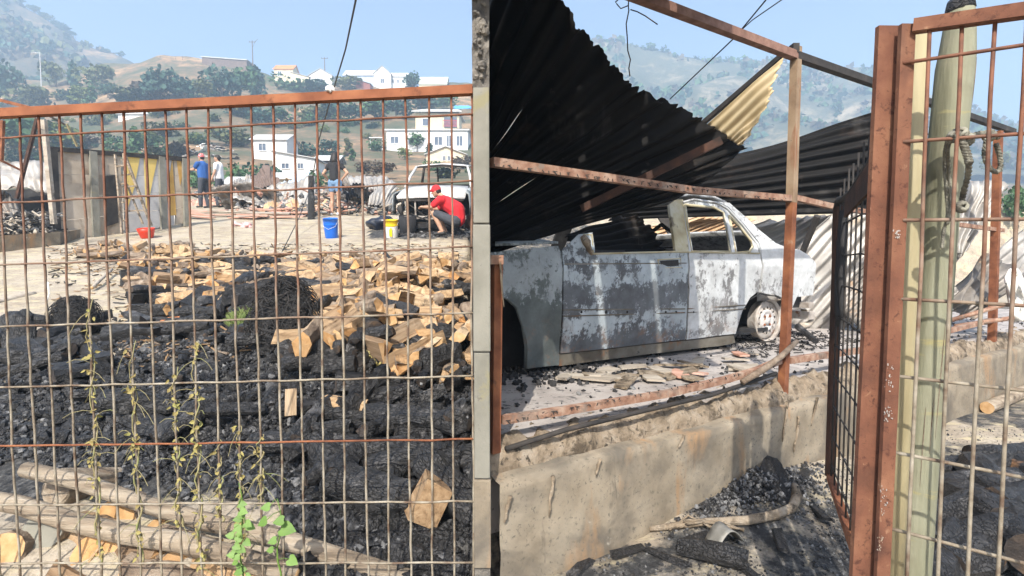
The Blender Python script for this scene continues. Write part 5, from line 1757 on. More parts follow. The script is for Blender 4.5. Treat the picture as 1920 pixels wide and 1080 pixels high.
rb = MB().slab([C3(2.12, .12, .3), C3(2.12, 1.48, .3), C3(2.3, 1.48, .78), C3(2.3, .12, .78)], CE * .06).build('rear_bench', soot, sedan)
# bonnet under the fallen roof and dashboard, wheel housing
a, b = cl(CLp(925, 473)), cl(CLp(1046, 462))
rows = []
for k in range(5):
    y = .03 + .33 * k
    l_ = ray_xy(921, C3(a[0] + .6 * y, y, 0).y)
    x0 = max(a[0], (l_ - CO).dot(CE) + .02)
    while C3(x0, y, 0).x < -.038 * C3(x0, y, 0).y: x0 += .02
    x1 = max(x0 + .05, b[0] + .25 * y)
    rows.append([C3(x0 + (x1 - x0) * i / 4, y, .80 + .02 * i / 4 + .03 * math.sin(k)) for i in range(5)])
MB().grid(rows).build('bonnet', paint_fender, sedan, True, .015)
MB().slab([C3(.62, .1, .68), C3(.95, .1, .68), C3(1.05, 1.3, .68), C3(.9, 1.3, .68)], (0, 0, .1)).build('dashboard', soot, sedan)
MB().slab([C3(-.12, .32, 0), C3(.5, .32, 0), C3(.5, .32, .72), C3(-.12, .32, .72)], CW * .03).build('wheel_housing', soot, sedan)
MB().slab([C3(1.95, .36, .05), C3(2.85, .36, .05), C3(2.85, .36, .7), C3(1.95, .36, .7)], CW * .03).build('wheel_housing', soot, sedan)
def arch_lip(pts):
    MB().tube([CLp(x, y, .0) for x, y in pts], .012, 6).build('arch_lip', paint_fender, sedan, True)
arch_lip([(919, 553), (935, 553), (950, 558), (968, 575), (980, 610), (986, 650), (985, 690)])
rows = []
for k, dy in enumerate((.0, .1, .24, .33)):
    rows.append([CLp(x, y, dy) for x, y in ((1374, 630), (1390, 588), (1404, 562), (1425, 551), (1436, 553), (1453, 555), (1473, 565), (1484, 580))])
MB().grid(rows).build('wheel_arch_liner', soot, sedan, True, .01)
# mirror stump and its melted drip, handles, trim line and clip holes
mb = MB().tube([CLp(1092, 443, -.02), CLp(1100, 455, -.03), CLp(1104, 466, -.025), CLp(1110, 478, -.02)], [.02, .03, .02, .008], 7)
mb.build('mirror_stump', ashcrust, fd, True)
MB().tube([CLp(1092, 441, -.01), CLp(1109, 440, -.01), CLp(1111, 474, -.01)], .01, 6).build('window_frame', paint_pillar, fd, True)
MB().tube([CLp(1110, 476, -.014), CLp(1180, 474, -.014), CLp(1263, 472, -.014), CLp(1424, 475, -.014)], .007, 6).build('belt_molding', paint_pillar, sedan, True)
for pts in (((1238, 489), (1272, 487), (1273, 499), (1240, 500)), ((1397, 494), (1414, 494), (1414, 502), (1397, 502))):
    h_ = MB().slab([CLp(x, y, -.017) for x, y in pts], CW * .01).build('door_handle_hole', soot, fd if pts[0][0] < 1280 else rd)
    cx = sum(p[0] for p in pts) / 4; cy = sum(p[1] for p in pts) / 4
    q = [(cx + (x - cx) * 1.25, cy + (y - cy) * 1.4) for x, y in pts]
    MB().tube([CLp(x, y, -.014) for x, y in q + q[:1]], .005, 5).build('door_handle_rim', paint_pillar, fd if pts[0][0] < 1280 else rd)
for y0, y1 in ((580, 579), (592, 586)):
    MB().tube([CLp(1055, y0 + 1, -.012), CLp(1284, y1, -.012)], .0045, 5).build('trim_edge', paint_sill, fd)
    MB().tube([CLp(1290, y1, -.012), CLp(1398, y1 - 7, -.012)], .0045, 5).build('trim_edge', paint_sill, rd)
for px, par in ((1090, fd), (1136, fd), (1176, fd), (1192, fd), (1228, fd), (1248, fd), (1268, fd), (1300, rd), (1312, rd), (1324, rd)):
    MB().ball(CLp(px, 585, -.011), .0085 if px != 1136 else .012, 8, 5, sq=(1, 1, 1)).build('clip_hole', soot, par)
plate('side_trim_strip', [(1056, 494), (1284, 492.5), (1284, 494.5), (1056, 496.5)], paint_sill, dy=-.011, thick=.006, parent=fd)
# rear wheel: bare rim sunk on the slab
wc = CLp(1432, 600, .10)
rot = Matrix((CE, Vector((0, 0, 1)), -CW)).transposed()
wh = thing('rear_wheel', None, None, tuple(wc - CO)); wh.parent = sedan
RW = .182
def disc(prof, m, name, n=28):
    mb = MB().lathe(wc, prof, n, rot=rot)
    return mb.build(name, m, wh, True)
disc([(RW * .93, .03), (RW, .055), (RW, .035), (RW * .9, .0), (RW * .88, -.05)], rimmat, 'rim')
disc([(RW * .90, .012), (RW * .84, .028), (RW * .66, .03)], rimmat, 'rim_disc')
disc([(.0, .045), (.03, .045), (.035, .03), (.062, .026), (.075, .040), (RW * .52, .036), (RW * .54, .024)], mat('rim_center', [(.3, (.40, .37, .35)), (.6, (.55, .53, .52))], 8, .7, .2, .003, spots=[(18, .56, .64, (.24, .10, .04))]), 'hub_dish')
disc([(RW * .9, -.02), (.0, -.03)], soot, 'brake_drum')
for k in range(14):
    a0, a1 = 2 * math.pi * (k + .22) / 14, 2 * math.pi * (k + .78) / 14
    pts = [(RW * .54, a0), (RW * .54, a1), (RW * .67, a1), (RW * .67, a0)]
    MB().slab([wc + rot @ Vector((r * math.cos(2 * math.pi * k / 14 + (a - 2 * math.pi * k / 14) - .5 * (a1 - a0) * 1.8), r * math.sin(a - .5 * (a1 - a0) * 1.8), .0265)) for r, a in pts], rot @ Vector((0, 0, .006))).build('spoke_web', rimmat, wh)
for k in range(4):
    a = math.pi / 4 + math.pi / 2 * k
    MB().ball(wc + rot @ Vector((.05 * math.cos(a), .05 * math.sin(a), .035)), .011, 7, 5).build('wheel_nut', rust, wh)
random.seed(31)
mb = MB()
for i in range(420):
    p = C3(rnd(1.9, 3.4), rnd(-.35, .4), .004)
    mb.tube([p, p + Vector((rnd(-.06, .06), rnd(-.06, .06), rnd(.0, .02)))], rnd(.002, .005), 4)
for i in range(260):
    chunk(mb, C3(rnd(-.15, .75), rnd(-.25, .45), .01), rnd(.006, .025), 1)
o = mb.build('burnt_tyre_remains', [charsteel, soot], None, fixn=False)
tag(o, 'black burnt tyre wire and crumbs on the slab by the wheels', 'tyre remains', kind='stuff')

# ================================================================ fallen roof sheets
E = [(940, -300, 2.8), (985, -170, 2.75), (1015, -80, 2.8), (1050, 0, 2.9), (1085, 60, 3.0), (1120, 92, 3.08), (1190, 170, 3.25), (1240, 186, 3.38), (1300, 215, 3.5), (1400, 278, 3.75)]
Fl = [(903, -60, 3.9), (903, 90, 3.9), (903, 190, 3.95), (903, 285, 4.0), (903, 308, 4.0), (903, 330, 4.0), (903, 372, 3.95), (903, 398, 3.85), (903, 425, 3.75), (903, 469, 3.6)]
def seg(i0, i1, dE=0):
    return [P(x, y, d + dE) for x, y, d in E[i0:i1 + 1]], [P(x, y, d + dE) for x, y, d in Fl[i0:i1 + 1]]
for i0, i1, wv, lab, dd in ((0, 4, 7, 'soot black corrugated roof sheet hanging highest beside the masonry wall end', 0),
                            (4, 7, 5, 'soot black corrugated roof sheet in the middle of the collapsed roof', .012),
                            (7, 9, 5, 'soot black corrugated roof sheet resting lowest on the sedan bonnet', .0)):
    a, b = seg(i0, i1, dd)
    o = corrugate(a, b, 14 * wv + 1, 30, wv, .019, .055, i0 + 1, .03).build('roof_sheet', charsheet, None, True, .004)
    tag(o, lab, 'roof sheet')
o = corrugate([P(1396, 275, 3.74), P(1338, 330, 3.71), P(1268, 374, 3.66)], [P(903, 462, 3.58), P(908, 469, 3.52), P(915, 474, 3.46)], 57, 26, 4, .018, .03, 13, .02).build('roof_sheet', charsheet, None, True, .004)
tag(o, 'soot black corrugated roof sheet draped over the sedan roof edge', 'roof sheet')
o = corrugate([P(1196, 402, 4.35), P(1222, 430, 4.3), P(1246, 474, 4.2)], [P(1060, 436, 4.1), P(1070, 460, 4.0), P(1085, 486, 3.9)], 57, 16, 5, .018, .05, 33, .05).build('roof_sheet', charsheet, None, True, .004)
tag(o, 'black sheet fallen inside the sedan behind the front window', 'roof sheet')
for k, (x0, x1, lab) in enumerate(((-.35, .27, 'left'), (.315, .69, 'middle'), (.73, 1.06, 'right'))):  # unseen sheets added overhead; they shade the sedan, gaps let beams through
    o = corrugate([Vector((x0, 1.72, 2.24)), Vector((x1, 1.78, 2.27))], [Vector((x0, 3.0, 2.98)), Vector((x1, 3.05, 3.0))], 57, 16, 7, .018, .03, k + 15, .05).build('roof_sheet', charsheet, None, True, .004)
    tag(o, 'roof sheet added out of view above the carport frame to shade the sedan, %s one of three' % lab, 'roof sheet', 'unseen roof sheets added to shade the sedan')
a = [P(1640, 210, 5.2), P(1740, 181, 5.0)]
E2 = [P(1740, 178, 5.0), P(1740, 225, 5.0), P(1740, 300, 5.1), P(1740, 395, 5.3)]
F2 = [P(1330, 303, 5.9), P(1230, 345, 5.9), P(1180, 380, 5.8), P(1140, 412, 5.7)]
o = corrugate(E2, F2, 131, 30, 9, .02, .05, 5, .02).build('roof_sheet', charsheet, None, True, .004)
tag(o, 'long soot black corrugated sheet with pale ridges sloping behind the right post', 'roof sheet')
o = corrugate([P(1467, 108, 3.25), P(1451, 150, 3.27), P(1441, 192, 3.30), P(1394, 271, 3.40)], [P(1323, 235, 3.80), P(1346, 249, 3.72), P(1366, 260, 3.64), P(1386, 272, 3.50)], 81, 16, 6, .007, .012, 8, .03).build('roof_sheet', cream, None, True, .004)
tag(o, 'cream corrugated sheet with a jagged edge standing below the top rail', 'roof sheet')
o = MB().bar(P(1468, 103, 3.30), P(1318, 231, 3.90), .03, .03).build('batten', charsteel)
tag(o, 'dark batten along the upper edge of the cream sheet', 'batten')
mb = MB()
o = mb.bar(P(1352, 264, 3.42), P(1090, 392, 3.62), .055, .05).build('purlin', rust_dark)
tag(o, 'brown square steel purlin under the collapsed black roof', 'purlin')
sh = [([(1440, 412), (1560, 402), (1648, 398)], [(1275, 452), (1330, 540), (1400, 612)], 6.2, 6.5, zinc, 'pale corrugated sheet leaning behind the sedan boot, upper one'),
      ([(1560, 405), (1650, 400), (1690, 520)], [(1400, 560), (1470, 600), (1560, 636)], 5.3, 5.5, zinc, 'pale corrugated sheet bent down beside the sedan rear'),
      ([(1310, 408), (1420, 412)], [(1150, 440), (1230, 500)], 7.2, 7.6, tan_sheet, 'tan sheet seen through the sedan side windows'),
      ([(1700, 420), (1800, 480)], [(1560, 560), (1640, 650)], 5.1, 5.2, zinc_dark, 'smoky grey sheet behind the open mesh gate')]
for k, (e_, f_, d0, d1, m_, lab) in enumerate(sh):
    o = corrugate([P(x, y, d0) for x, y in e_], [P(x, y, d1) for x, y in f_], 101, 20, 9, .018, .08, k + 20, .03).build('roof_sheet', m_, None, True, .004)
    tag(o, lab, 'roof sheet')
o = MB().slab([P(1232, 405, 6.9), P(1255, 405, 6.9), P(1285, 452, 6.8), P(1262, 452, 6.8)], (0, .04, 0)).build('board', charsteel)
tag(o, 'dark board slanting across the tan sheet behind the front window', 'board')

# ================================================================ far right of the carport
fr = [([(1795, 345), (1880, 335), (1888, 352)], [(1790, 470), (1800, 480), (1812, 470)], 5.2, zinc, 'grey sheet folded over beside the far carport post'),
      ([(1920, 428), (1935, 470), (1925, 520)], [(1780, 545), (1790, 575), (1800, 600)], 5.4, zinc, 'pale sheet sloping down behind the round green post'),
      ([(1850, 470), (1930, 520)], [(1790, 560), (1830, 600)], 5.1, zinc_dark, 'smoky sheet lying under the pale sheet at the far right')]
for k, (e_, f_, d0, m_, lab) in enumerate(fr):
    o = corrugate([P(x, y, d0) for x, y in e_], [P(x, y, d0 - .2) for x, y in f_], 61, 14, 5, .02, .08, k + 40, .03).build('roof_sheet', m_, None, True, .004)
    tag(o, lab, 'roof sheet')
rows = []
for i in range(9):
    t = i / 8
    rows.append([P(1884 + 14 * t + 34 * u - 10 * u * t * (1 - t), 520 + 82 * t - 18 * math.sin(math.pi * u) * (1 - t), 4.75 + .12 * noise.noise(Vector((u * 4, t * 4, 2)))) for u in (0, .15, .3, .5, .7, .85, 1)])
o = MB().grid(rows).build('white_sack', whitecloth, None, True, .02)
tag(o, 'white cloth sack draped on the wall at the far right', 'sack')
for (a, b, r, lab) in (((1815, 752), (1945, 706), .075, 'thicker pale log lying by the wall at the far right'), ((1850, 776), (1960, 728), .05, 'thinner grey log lying beside the pale log at the far right')):
    pa, pb = G(*a), G(*b)
    o = MB().tube([pa + Vector((0, 0, r)), (pa + pb) / 2 + Vector((0, 0, r * 1.2)), pb + Vector((0, 0, r))], [r, r * 1.05, r * .9], 12, jit=.05, mcap=1).build('log', [polewood, woodend])
    tag(o, lab, 'log')
for (a, b, r, lab) in (((1785, 600), (1880, 572), .02, 'rusty pipe crossing the wall top behind the far post'), ((1790, 612), (1900, 596), .02, 'second rusty pipe lower on the wall top behind the far post')):
    o = MB().tube([P(*a, 4.7), P(*b, 4.6)], r, 7).build('pipe', pinkrust, None, True)
    tag(o, lab, 'pipe')

# ================================================================ gate, posts, rope
def GD(px):
    return 1.25 - .11 * (px - 1690) / 230
gate = thing('mesh_gate', 'closed rusty gate leaf with wide pale wire mesh at the right', 'gate', tuple(P(1690, 1000, 1.25)))
def GP(px, py):
    return P(px, py, GD(px))
def vline(px, y0, y1, D):
    a, b = P(px, y0, D), None
    # straight down from the upper point
    zc = EYE + (485 - y1) / 1000 * D
    return a, Vector((a.x, a.y, zc))
a, b = P(1701, 46, 1.25), P(1651, 1130, 1.25)
MB().bar(a, b, .032, .012, Vector((0, 1, 0))).build('stile', rust_gate, gate)
MB().bar(P(1712, 50, 1.245), P(2130, -10, GD(2130)), .028, .028, Vector((0, 0, 1))).build('top_bar', rust_gate, gate)
gr = [(118, 85), (266, 251), (413, 411), (561, 573), (707, 732), (852, 895), (998, 1055), (1120, 1190)]
for yl, yr in gr:
    pts = [GP(x, yl + (yr - yl) * (x - 1700) / 220) - Vector((0, .004, 0)) for x in (1662 if yl > 500 else 1690, 1760, 1830, 1920, 2000, 2110)]
    MB().tube(pts, .0042, 7).build('horizontal_wire', m_wire, gate, True)
random.seed(8)
for px in (1745, 1805, 1866, 1927, 1990, 2052):
    p = P(px, 62 - .165 * (px - 1739) - 22, GD(px))
    q = Vector((p.x, p.y, EYE - .92))
    pts = [p.lerp(q, k / 8) + Vector((rnd(-.0015, .0015), rnd(-.001, .001), 0)) for k in range(9)]
    MB().tube(pts, .0042, 7).build('vertical_wire', m_wire, gate, True)
MB().bar(P(2125, -30, GD(2125)), Vector((P(2125, -30, GD(2125)).x, GD(2125), EYE - .95)), .03, .03, Vector((0, 1, 0))).build('stile', rust_gate, gate)
gp = thing('gate_post', 'thick rusty square gate post with white scale at its seam', 'gate post', tuple(P(1640, 1080, 1.27)))
MB().bar(P(1668, 50, 1.28), P(1613, 1160, 1.28), .058, .014, Vector((0, 1, 0))).build('post', rust_gate, gp)
a, b = P(1693, 260, 1.244), P(1652, 1080, 1.244)
random.seed(9)
mb = MB()
for (t0, t1) in ((.20, .22), (.50, .58), (.60, .635), (.78, .86), (.90, .94)):
    for k in range(26):
        p = a.lerp(b, t0 + (t1 - t0) * rnd(0, 1)) + Vector((random.gauss(-.006, .005), -.003, 0))
        mb.ball(p, rnd(.0004, .0015), 6, 4, 0, (1, .35, rnd(1, 2.4)), None, .3)
o = mb.build('weld_scale', [zinc], gp); o['kind'] = 'stuff'

# round treated pine post and flat slab post behind the gate
pp = thing('pine_post', 'round pale green treated pine post with a charred pointed tip', 'post', tuple(P(1720, 1080, 1.42)))
ctr = [(1800, 20, .035), (1800, 34, .037), (1798, 62, .040), (1794, 105, .045), (1790, 130, .047), (1778, 250, .047), (1763, 400, .046), (1751, 560, .046), (1729, 800, .048), (1710, 1060, .050), (1700, 1200, .050)]
MB().tube([P(x, y, 1.44) for x, y, r in ctr], [r * .90 for *_, r in ctr], 24).build('shaft', greenpost, pp, True)
tip = MB().tube([P(1800, 20, 1.44), P(1799, 9, 1.44), P(1794, 3, 1.44), P(1788, -3, 1.44)], [.032, .031, .027, .016], 12, jit=.12)
tip.build('charred_tip', charlog, pp, True)
for px in (1771, 1779):
    pass
sp = thing('slab_post', 'flat tan timber post between the gate stile and the round post', 'post', tuple(P(1680, 1080, 1.4)))
a, b = P(1722, 62, 1.40), P(1668, 1150, 1.40)
MB().tube([a, a.lerp(b, .3), a.lerp(b, .7), b], [.031, .031, .032, .032], 18, squash=.8).build('shaft', tanpost, sp, True)
random.seed(77)
for k in range(5):
    y0 = rnd(90, 900); dx = rnd(-22, 26); L_ = rnd(60, 240)
    def on_post(y):
        cx = lerp_tab([(q[1], q[0]) for q in ctr], y); r_ = lerp_tab([(q[1], q[2] * .9) for q in ctr], y) + .0006
        c = P(cx, y, 1.44); ax = dx / 1000 * 1.44
        return c + Vector((ax, -math.sqrt(max(0, r_ * r_ - ax * ax)), 0))
    MB().tube([on_post(y0 + L_ * q / 5) for q in range(6)], [.0004, .0010, .0013, .0011, .0008, .0003], 4).build('crack', bark, pp)
MB().tube([a + Vector((.004, -.027, -.02)), a.lerp(b, .2) + Vector((.012, -.027, 0))], .0012, 4).build('crack', soot, sp)

o = MB().tube([P(1722, 500, 1.56), P(1711, 740, 1.55), P(1690, 1110, 1.54)], [.020, .022, .023], 10, jit=.06).build('shade_strip', charlog)  # added dark strip standing in for the shade between the posts
tag(o, 'added dark strip for the shade between the slab post and the round post', 'batten')
# charred boards on the ground by the wall foot
random.seed(88)
for (px, py, L_, az) in ((1330, 1010, .16, .3), (1460, 1010, .2, 1.2), (1500, 900, .14, .7), (1250, 1050, .12, 2.4), (1180, 1040, .10, .5), (1400, 1075, .15, 2.0), (1530, 960, .16, 1.4), (1090, 1068, .1, .9)):
    g = G(px, py)
    e = Euler((rnd(-.1, .1), rnd(-.15, .15), az)).to_matrix()
    mb = MB().box((0, 0, 0), (L_ * 1.6, rnd(.03, .05), .014))
    mb.v = [q + Vector((rnd(-.02, .02), rnd(-.008, .008), rnd(-.003, .003))) for q in mb.v]
    mb.xf(Matrix.Translation(g + Vector((0, 0, .014))) @ e.to_4x4())
    o = mb.build('charred_board', charlog)
    tag(o, 'small charred board lying on the cinders before the low wall', 'board', 'charred boards before the low wall')
def rope(pts, r, label=None, parent=None, name='strand', turns=9):
    pts = [Vector(p) for p in pts]
    dense = []
    n = 8 * (len(pts) - 1)
    for i in range(n + 1):
        t = i / n * (len(pts) - 1)
        k = min(int(t), len(pts) - 2)
        f = t - k
        p0, p1, p2, p3 = pts[max(k - 1, 0)], pts[k], pts[k + 1], pts[min(k + 2, len(pts) - 1)]
        dense.append(.5 * ((2 * p1) + (p2 - p0) * f + (2 * p0 - 5 * p1 + 4 * p2 - p3) * f * f + (3 * p1 - p0 - 3 * p2 + p3) * f ** 3))
    mb = MB()
    for ph in (0, 2.1, 4.2):
        path = []
        for i, p in enumerate(dense):
            d = dense[min(i + 1, n)] - dense[max(i - 1, 0)]
            a_, b_ = mb.frame_at(d if d.length > 1e-6 else Vector((0, 0, 1)), Vector((.3, 1, .2)))
            ang = ph + i * 2 * math.pi * turns / n
            path.append(p + (a_ * math.cos(ang) + b_ * math.sin(ang)) * r * .42)
        mb.tube(path, [r * .5 * (1 + .18 * noise.noise(q * 60)) for q in path], 6)
    return mb.build(name, ropem, parent, True)
rp = thing('rope', 'dirty knotted rope tied round the round post and the gate wire', 'rope', tuple(P(1800, 260, 1.34)))
D_ = 1.22
rope([P(1872, 258, 1.2), P(1845, 250, 1.2), P(1820, 254, 1.21), P(1800, 250, 1.21), P(1785, 258, 1.22)], .0075, parent=rp, turns=7)
rope([P(1788, 252, 1.22), P(1802, 262, 1.20), P(1812, 285, 1.2), P(1817, 305, 1.2)], .010, parent=rp, turns=4)
rope([P(1795, 250, 1.21), P(1778, 262, 1.22), P(1771, 300, 1.3), P(1774, 350, 1.32), P(1777, 400, 1.33), P(1770, 430, 1.34), P(1766, 465, 1.34)], .0055, parent=rp, turns=16)
rope([P(1792, 255, 1.2), P(1778, 275, 1.23), P(1779, 330, 1.31), P(1783, 380, 1.32), P(1776, 420, 1.33)], .0055, parent=rp, turns=12)
rope([P(1817, 300, 1.2), P(1815, 330, 1.24), P(1806, 365, 1.3), P(1803, 388, 1.31)], .0075, parent=rp, turns=5)
rope([P(1850, 258, 1.2), P(1846, 290, 1.2), P(1856, 315, 1.21), P(1872, 322, 1.22), P(1876, 300, 1.22), P(1868, 270, 1.21)], .0065, parent=rp, turns=9)
for (x, y, r) in ((1800, 252, .013), (1812, 262, .012), (1790, 256, .011), (1803, 388, .010), (1855, 254, .010)):
    mb = MB()
    for k in range(5):
        e_ = Euler((rnd(0, 3), rnd(0, 3), rnd(0, 3))).to_matrix()
        mb.tube([P(x, y, 1.205) + e_ @ Vector((math.cos(q) * r, math.sin(q) * r, .004 * math.sin(2 * q))) for q in [6.283 * j / 9 for j in range(10)]], .0045, 6)
    mb.build('knot', ropem, rp, True)

# open leaf of burnt mesh
og = thing('burnt_mesh_gate', 'small burnt mesh gate leaf standing open with bare rods above its bent top', 'gate', tuple(P(1560, 1000, 1.7)))
A0, B0 = Vector((P(1618, 1080, 1.3).x, 1.3, 0)), Vector((P(1556, 900, 1.85).x, 1.85, 0))
def OG(t, z):
    return A0.lerp(B0, t) + Vector((0, 0, z))
zt0, zt1, zb = 1.52, 1.46, .53
MB().bar(OG(1, zb), OG(1, zt1 + .02), .026, .02, Vector((0, 1, 0))).build('far_stile', rust_dark, og)
MB().bar(OG(0.02, zb - .02), OG(1, zb), .022, .022).build('bottom_bar', rust, og)
MB().tube([OG(0, 1.56), OG(.3, 1.53), OG(.6, 1.50), OG(.85, 1.495), OG(.98, 1.5), OG(1.04, 1.47), OG(1.06, 1.40), OG(1.07, 1.30)], [.011] * 4 + [.014, .016, .015, .012], 8).build('bent_top_bar', charsteel, og, True)
MB().slab([OG(.05, 1.55), OG(.7, 1.49), OG(.72, 1.43), OG(.4, 1.45), OG(.05, 1.47)], Vector((-.01, 0, 0))).build('scorched_plate', rust_dark, og)
random.seed(19)
for i in range(8):
    t = .06 + .9 * i / 7
    z1 = 1.60 + .02 * math.sin(i) if i < 6 else 1.47
    if i >= 6: z1 = 1.56 - .02 * (i - 6)
    pts = [OG(t, zb), OG(t + rnd(-.01, .01), .9), OG(t + rnd(-.015, .015), 1.25), OG(t + rnd(-.01, .01), z1)]
    MB().tube(pts, .0027, 6).build('vertical_wire', charsteel, og, True)
for i in range(9):
    z = zb + .05 + .105 * i
    MB().tube([OG(0, z - .01), OG(.3, z + rnd(-.006, .006)), OG(.7, z + rnd(-.006, .006)), OG(1, z)], .0026, 6).build('horizontal_wire', charsteel, og, True)
for t, z in ((.86, 1.2), (.92, 1.12), (.8, 1.15)):
    MB().tube([OG(t, 1.46), OG(t + .02, z + .1), OG(t - .02, z), OG(t - .03, z - .05)], [.006, .012, .011, .004], 6).build('burnt_strap', soot, og, True)

# ================================================================ overhead wires at the carport
o = MB().tube([P(1256, 186, 4.4), P(1378, 70, 3.6), P(1436, 0, 3.2), P(1480, -60, 3.0)], .0045, 6).build('cable', wirem, None, True)
tag(o, 'taut dark cable rising behind the top rail from the roof edge', 'cable')
o = MB().tube([P(1384, 62, 3.6), P(1410, 38, 3.5), P(1468, -2, 3.3), P(1510, -40, 3.2)], .0035, 6).build('cable', wirem, None, True)
tag(o, 'thinner second cable forking off above the top rail', 'cable')
dw = thing('dangling_wire', 'thin burnt wire dangling with twisted branches in front of the sky', 'wire', tuple(P(1178, 0, 3.0)))
MB().tube([P(1181, -25, 3.0), P(1178, 10, 3.0), P(1179, 20, 3.0), P(1174, 45, 3.0), P(1176, 70, 3.0), P(1177, 95, 3.0), P(1182, 112, 3.0), P(1179, 128, 3.0), P(1181, 143, 3.0)], .0035, 5).build('strand', rust_dark, dw, True)
MB().tube([P(1182, 18, 3.0), P(1195, 22, 3.0), P(1210, 30, 3.0), P(1233, 46, 3.0)], .0033, 5).build('strand', rust_dark, dw, True)
MB().tube([P(1179, 10, 3.0), P(1164, 16, 3.0), P(1157, 8, 3.0), P(1154, 4, 3.0), P(1163, -4, 3.0), P(1170, -18, 3.0)], .0033, 5).build('strand', rust_dark, dw, True)

# ================================================================ ground before the low wall
random.seed(23)
mb = MB()
for i in range(15000):
    px, py = rnd(960, 1930), rnd(800, 1130)
    wall_y = 1085 - (px - 1050) * .475
    g = G(px, py)
    if (g - FO).dot(FN) > -.125:
        continue
    near_pile = smooth(1.2 - math.hypot((px - 1400) / 200, (py - 900 + (px - 1400) * .45) / 60))
    dens = .42 + .6 * near_pile + (.3 if px > 1480 else 0)
    if noise.noise(Vector((g.x * 3, g.y * 3, 4))) * .8 + dens < rnd(.2, .9):
        continue
    chunk(mb, g + Vector((0, 0, .004 + .03 * near_pile * rnd(0, 1))), rnd(.002, .007) * (2.2 if random.random() < .08 else 1), random.choice((0, 0, 1, 1, 2)))
for i in range(1900):      # heap of pale ash against the wall
    px, py = random.gauss(1330, 42), 0
    py = 925 + (px - 1330) * -.35 + random.gauss(0, 14)
    s_, w_ = 1.45 + random.gauss(0, .22), -.12 - abs(random.gauss(0, .11))
    g = W2(s_, w_, 0)
    g.z = zg(g.x, g.y)
    chunk(mb, g + Vector((0, 0, rnd(0, .065) * math.exp(-((s_ - 1.45) / .25) ** 2))), rnd(.003, .011) * (1.8 if random.random() < .08 else 1), random.choice((2, 2, 1, 1, 0)))
o = mb.build('ash_and_cinders', [soot, charcoal, ash_grey], None, False, fixn=False)
tag(o, 'grey ash and black cinders on the ground before the low wall', 'cinders', kind='stuff')
def GR(px, py, h):
    return G(px, py) + Vector((0, 0, h))
bs = MB().tube([GR(1218, 1000, .02), GR(1262, 996, .025), GR(1320, 992, .03), GR(1400, 988, .03), GR(1455, 978, .032), GR(1484, 966, .034), GR(1494, 950, .045), GR(1490, 930, .05)], [.012, .016, .017, .021, .022, .022, .024, .018], 10, jit=.1)
tag(bs.build('burnt_hose', ashcrust, None, True), 'pale burnt hose curving on the ground in front of the ash heap', 'hose')
bs = MB()
for k in range(3):
    bs.tube([GR(1255 + 14 * k, 1002 - 5 * k, .02), GR(1290, 985 + 8 * k, .045), GR(1330 + 8 * k, 1000 - 6 * k, .03), GR(1395, 1000 + 2 * k, .02)], .005, 6)
tag(bs.build('twisted_wire', ashcrust, None, True), 'pale twisted wires tangled over the burnt hose', 'wire')
o = MB().slab([GR(1420, 925, .01), GR(1442, 897, .10), GR(1465, 905, .10), GR(1484, 940, .05), GR(1482, 958, .01)], Vector((0, .05, .01))).build('charred_plate', charlog)
tag(o, 'black triangular charred plate leaning at the end of the hose', 'plate')
lg = MB().tube([GR(1272, 1040, .04), GR(1310, 1050, .045), GR(1360, 1062, .045), GR(1402, 1072, .04)], [.034, .045, .045, .038], 10, jit=.14)
tag(lg.build('charred_log', charlog), 'short black charred log in front of the bent grey metal', 'log')
rows = []
for i in range(12):
    a = i / 11 * 4.2 - .6
    rows.append([GR(1330 + 60 * i / 11, 1052 - 22 * i / 11, .06 + .05 * math.sin(a)) + Vector((.0, .05 * u, .02 * math.cos(a) * u)) for u in (-.6, 0, .6, 1.2)])
tag(MB().grid(rows).build('bent_metal', greymetal, None, True, .004), 'curled grey metal strip lying by the short black log', 'metal strip')
# charred logs heaped behind the gate mesh, lower right
random.seed(29)
heapR = [(1782, 905, .5, .075, 10), (1800, 950, .6, .085, -8), (1838, 935, .42, .095, 60), (1868, 905, .5, .085, 15), (1902, 905, .5, .1, -20), (1905, 880, .55, .07, 8),
         (1788, 1010, .6, .09, 5), (1830, 1000, .5, .1, 75), (1880, 985, .55, .1, 70), (1918, 980, .5, .1, 30), (1800, 1060, .6, .09, -12), (1850, 1070, .55, .09, 20), (1905, 1050, .6, .1, 55), (1950, 1010, .6, .1, 10), (1770, 1085, .5, .08, 40), (1940, 930, .6, .09, 80)]
for k, (px, py, L_, r, az) in enumerate(heapR):
    g = G(px, py)
    d = Vector((math.cos(R(az)), math.sin(R(az)), rnd(-.15, .25))) * L_ * .45
    c = g + Vector((0, 0, r * rnd(.8, 1.5)))
    o = MB().tube([c - d, c - d * .5 + Vector((0, 0, rnd(-.01, .01))), c, c + d * .5 + Vector((0, 0, rnd(-.01, .01))), c + d], [r * .8, r, r * .92, r, r * .75], 14, jit=.12, mcap=1).build('charred_log', [charlog, charend])
    tag(o, 'thick charred log in the black heap behind the gate mesh', 'log', 'charred logs heaped behind the gate')
o = MB().slab([GR(1781, 1042, .10), GR(1790, 1040, .10), GR(1788, 1062, .09), GR(1778, 1068, .09)], (0, .01, .01)).build('wood_chip', mat('orange_chip', [(.3, (.5, .22, .04)), (.7, (.62, .32, .08))], 9, .8, .2), None)
tag(o, 'bright orange wood chip on the black heap behind the gate', 'wood chip')
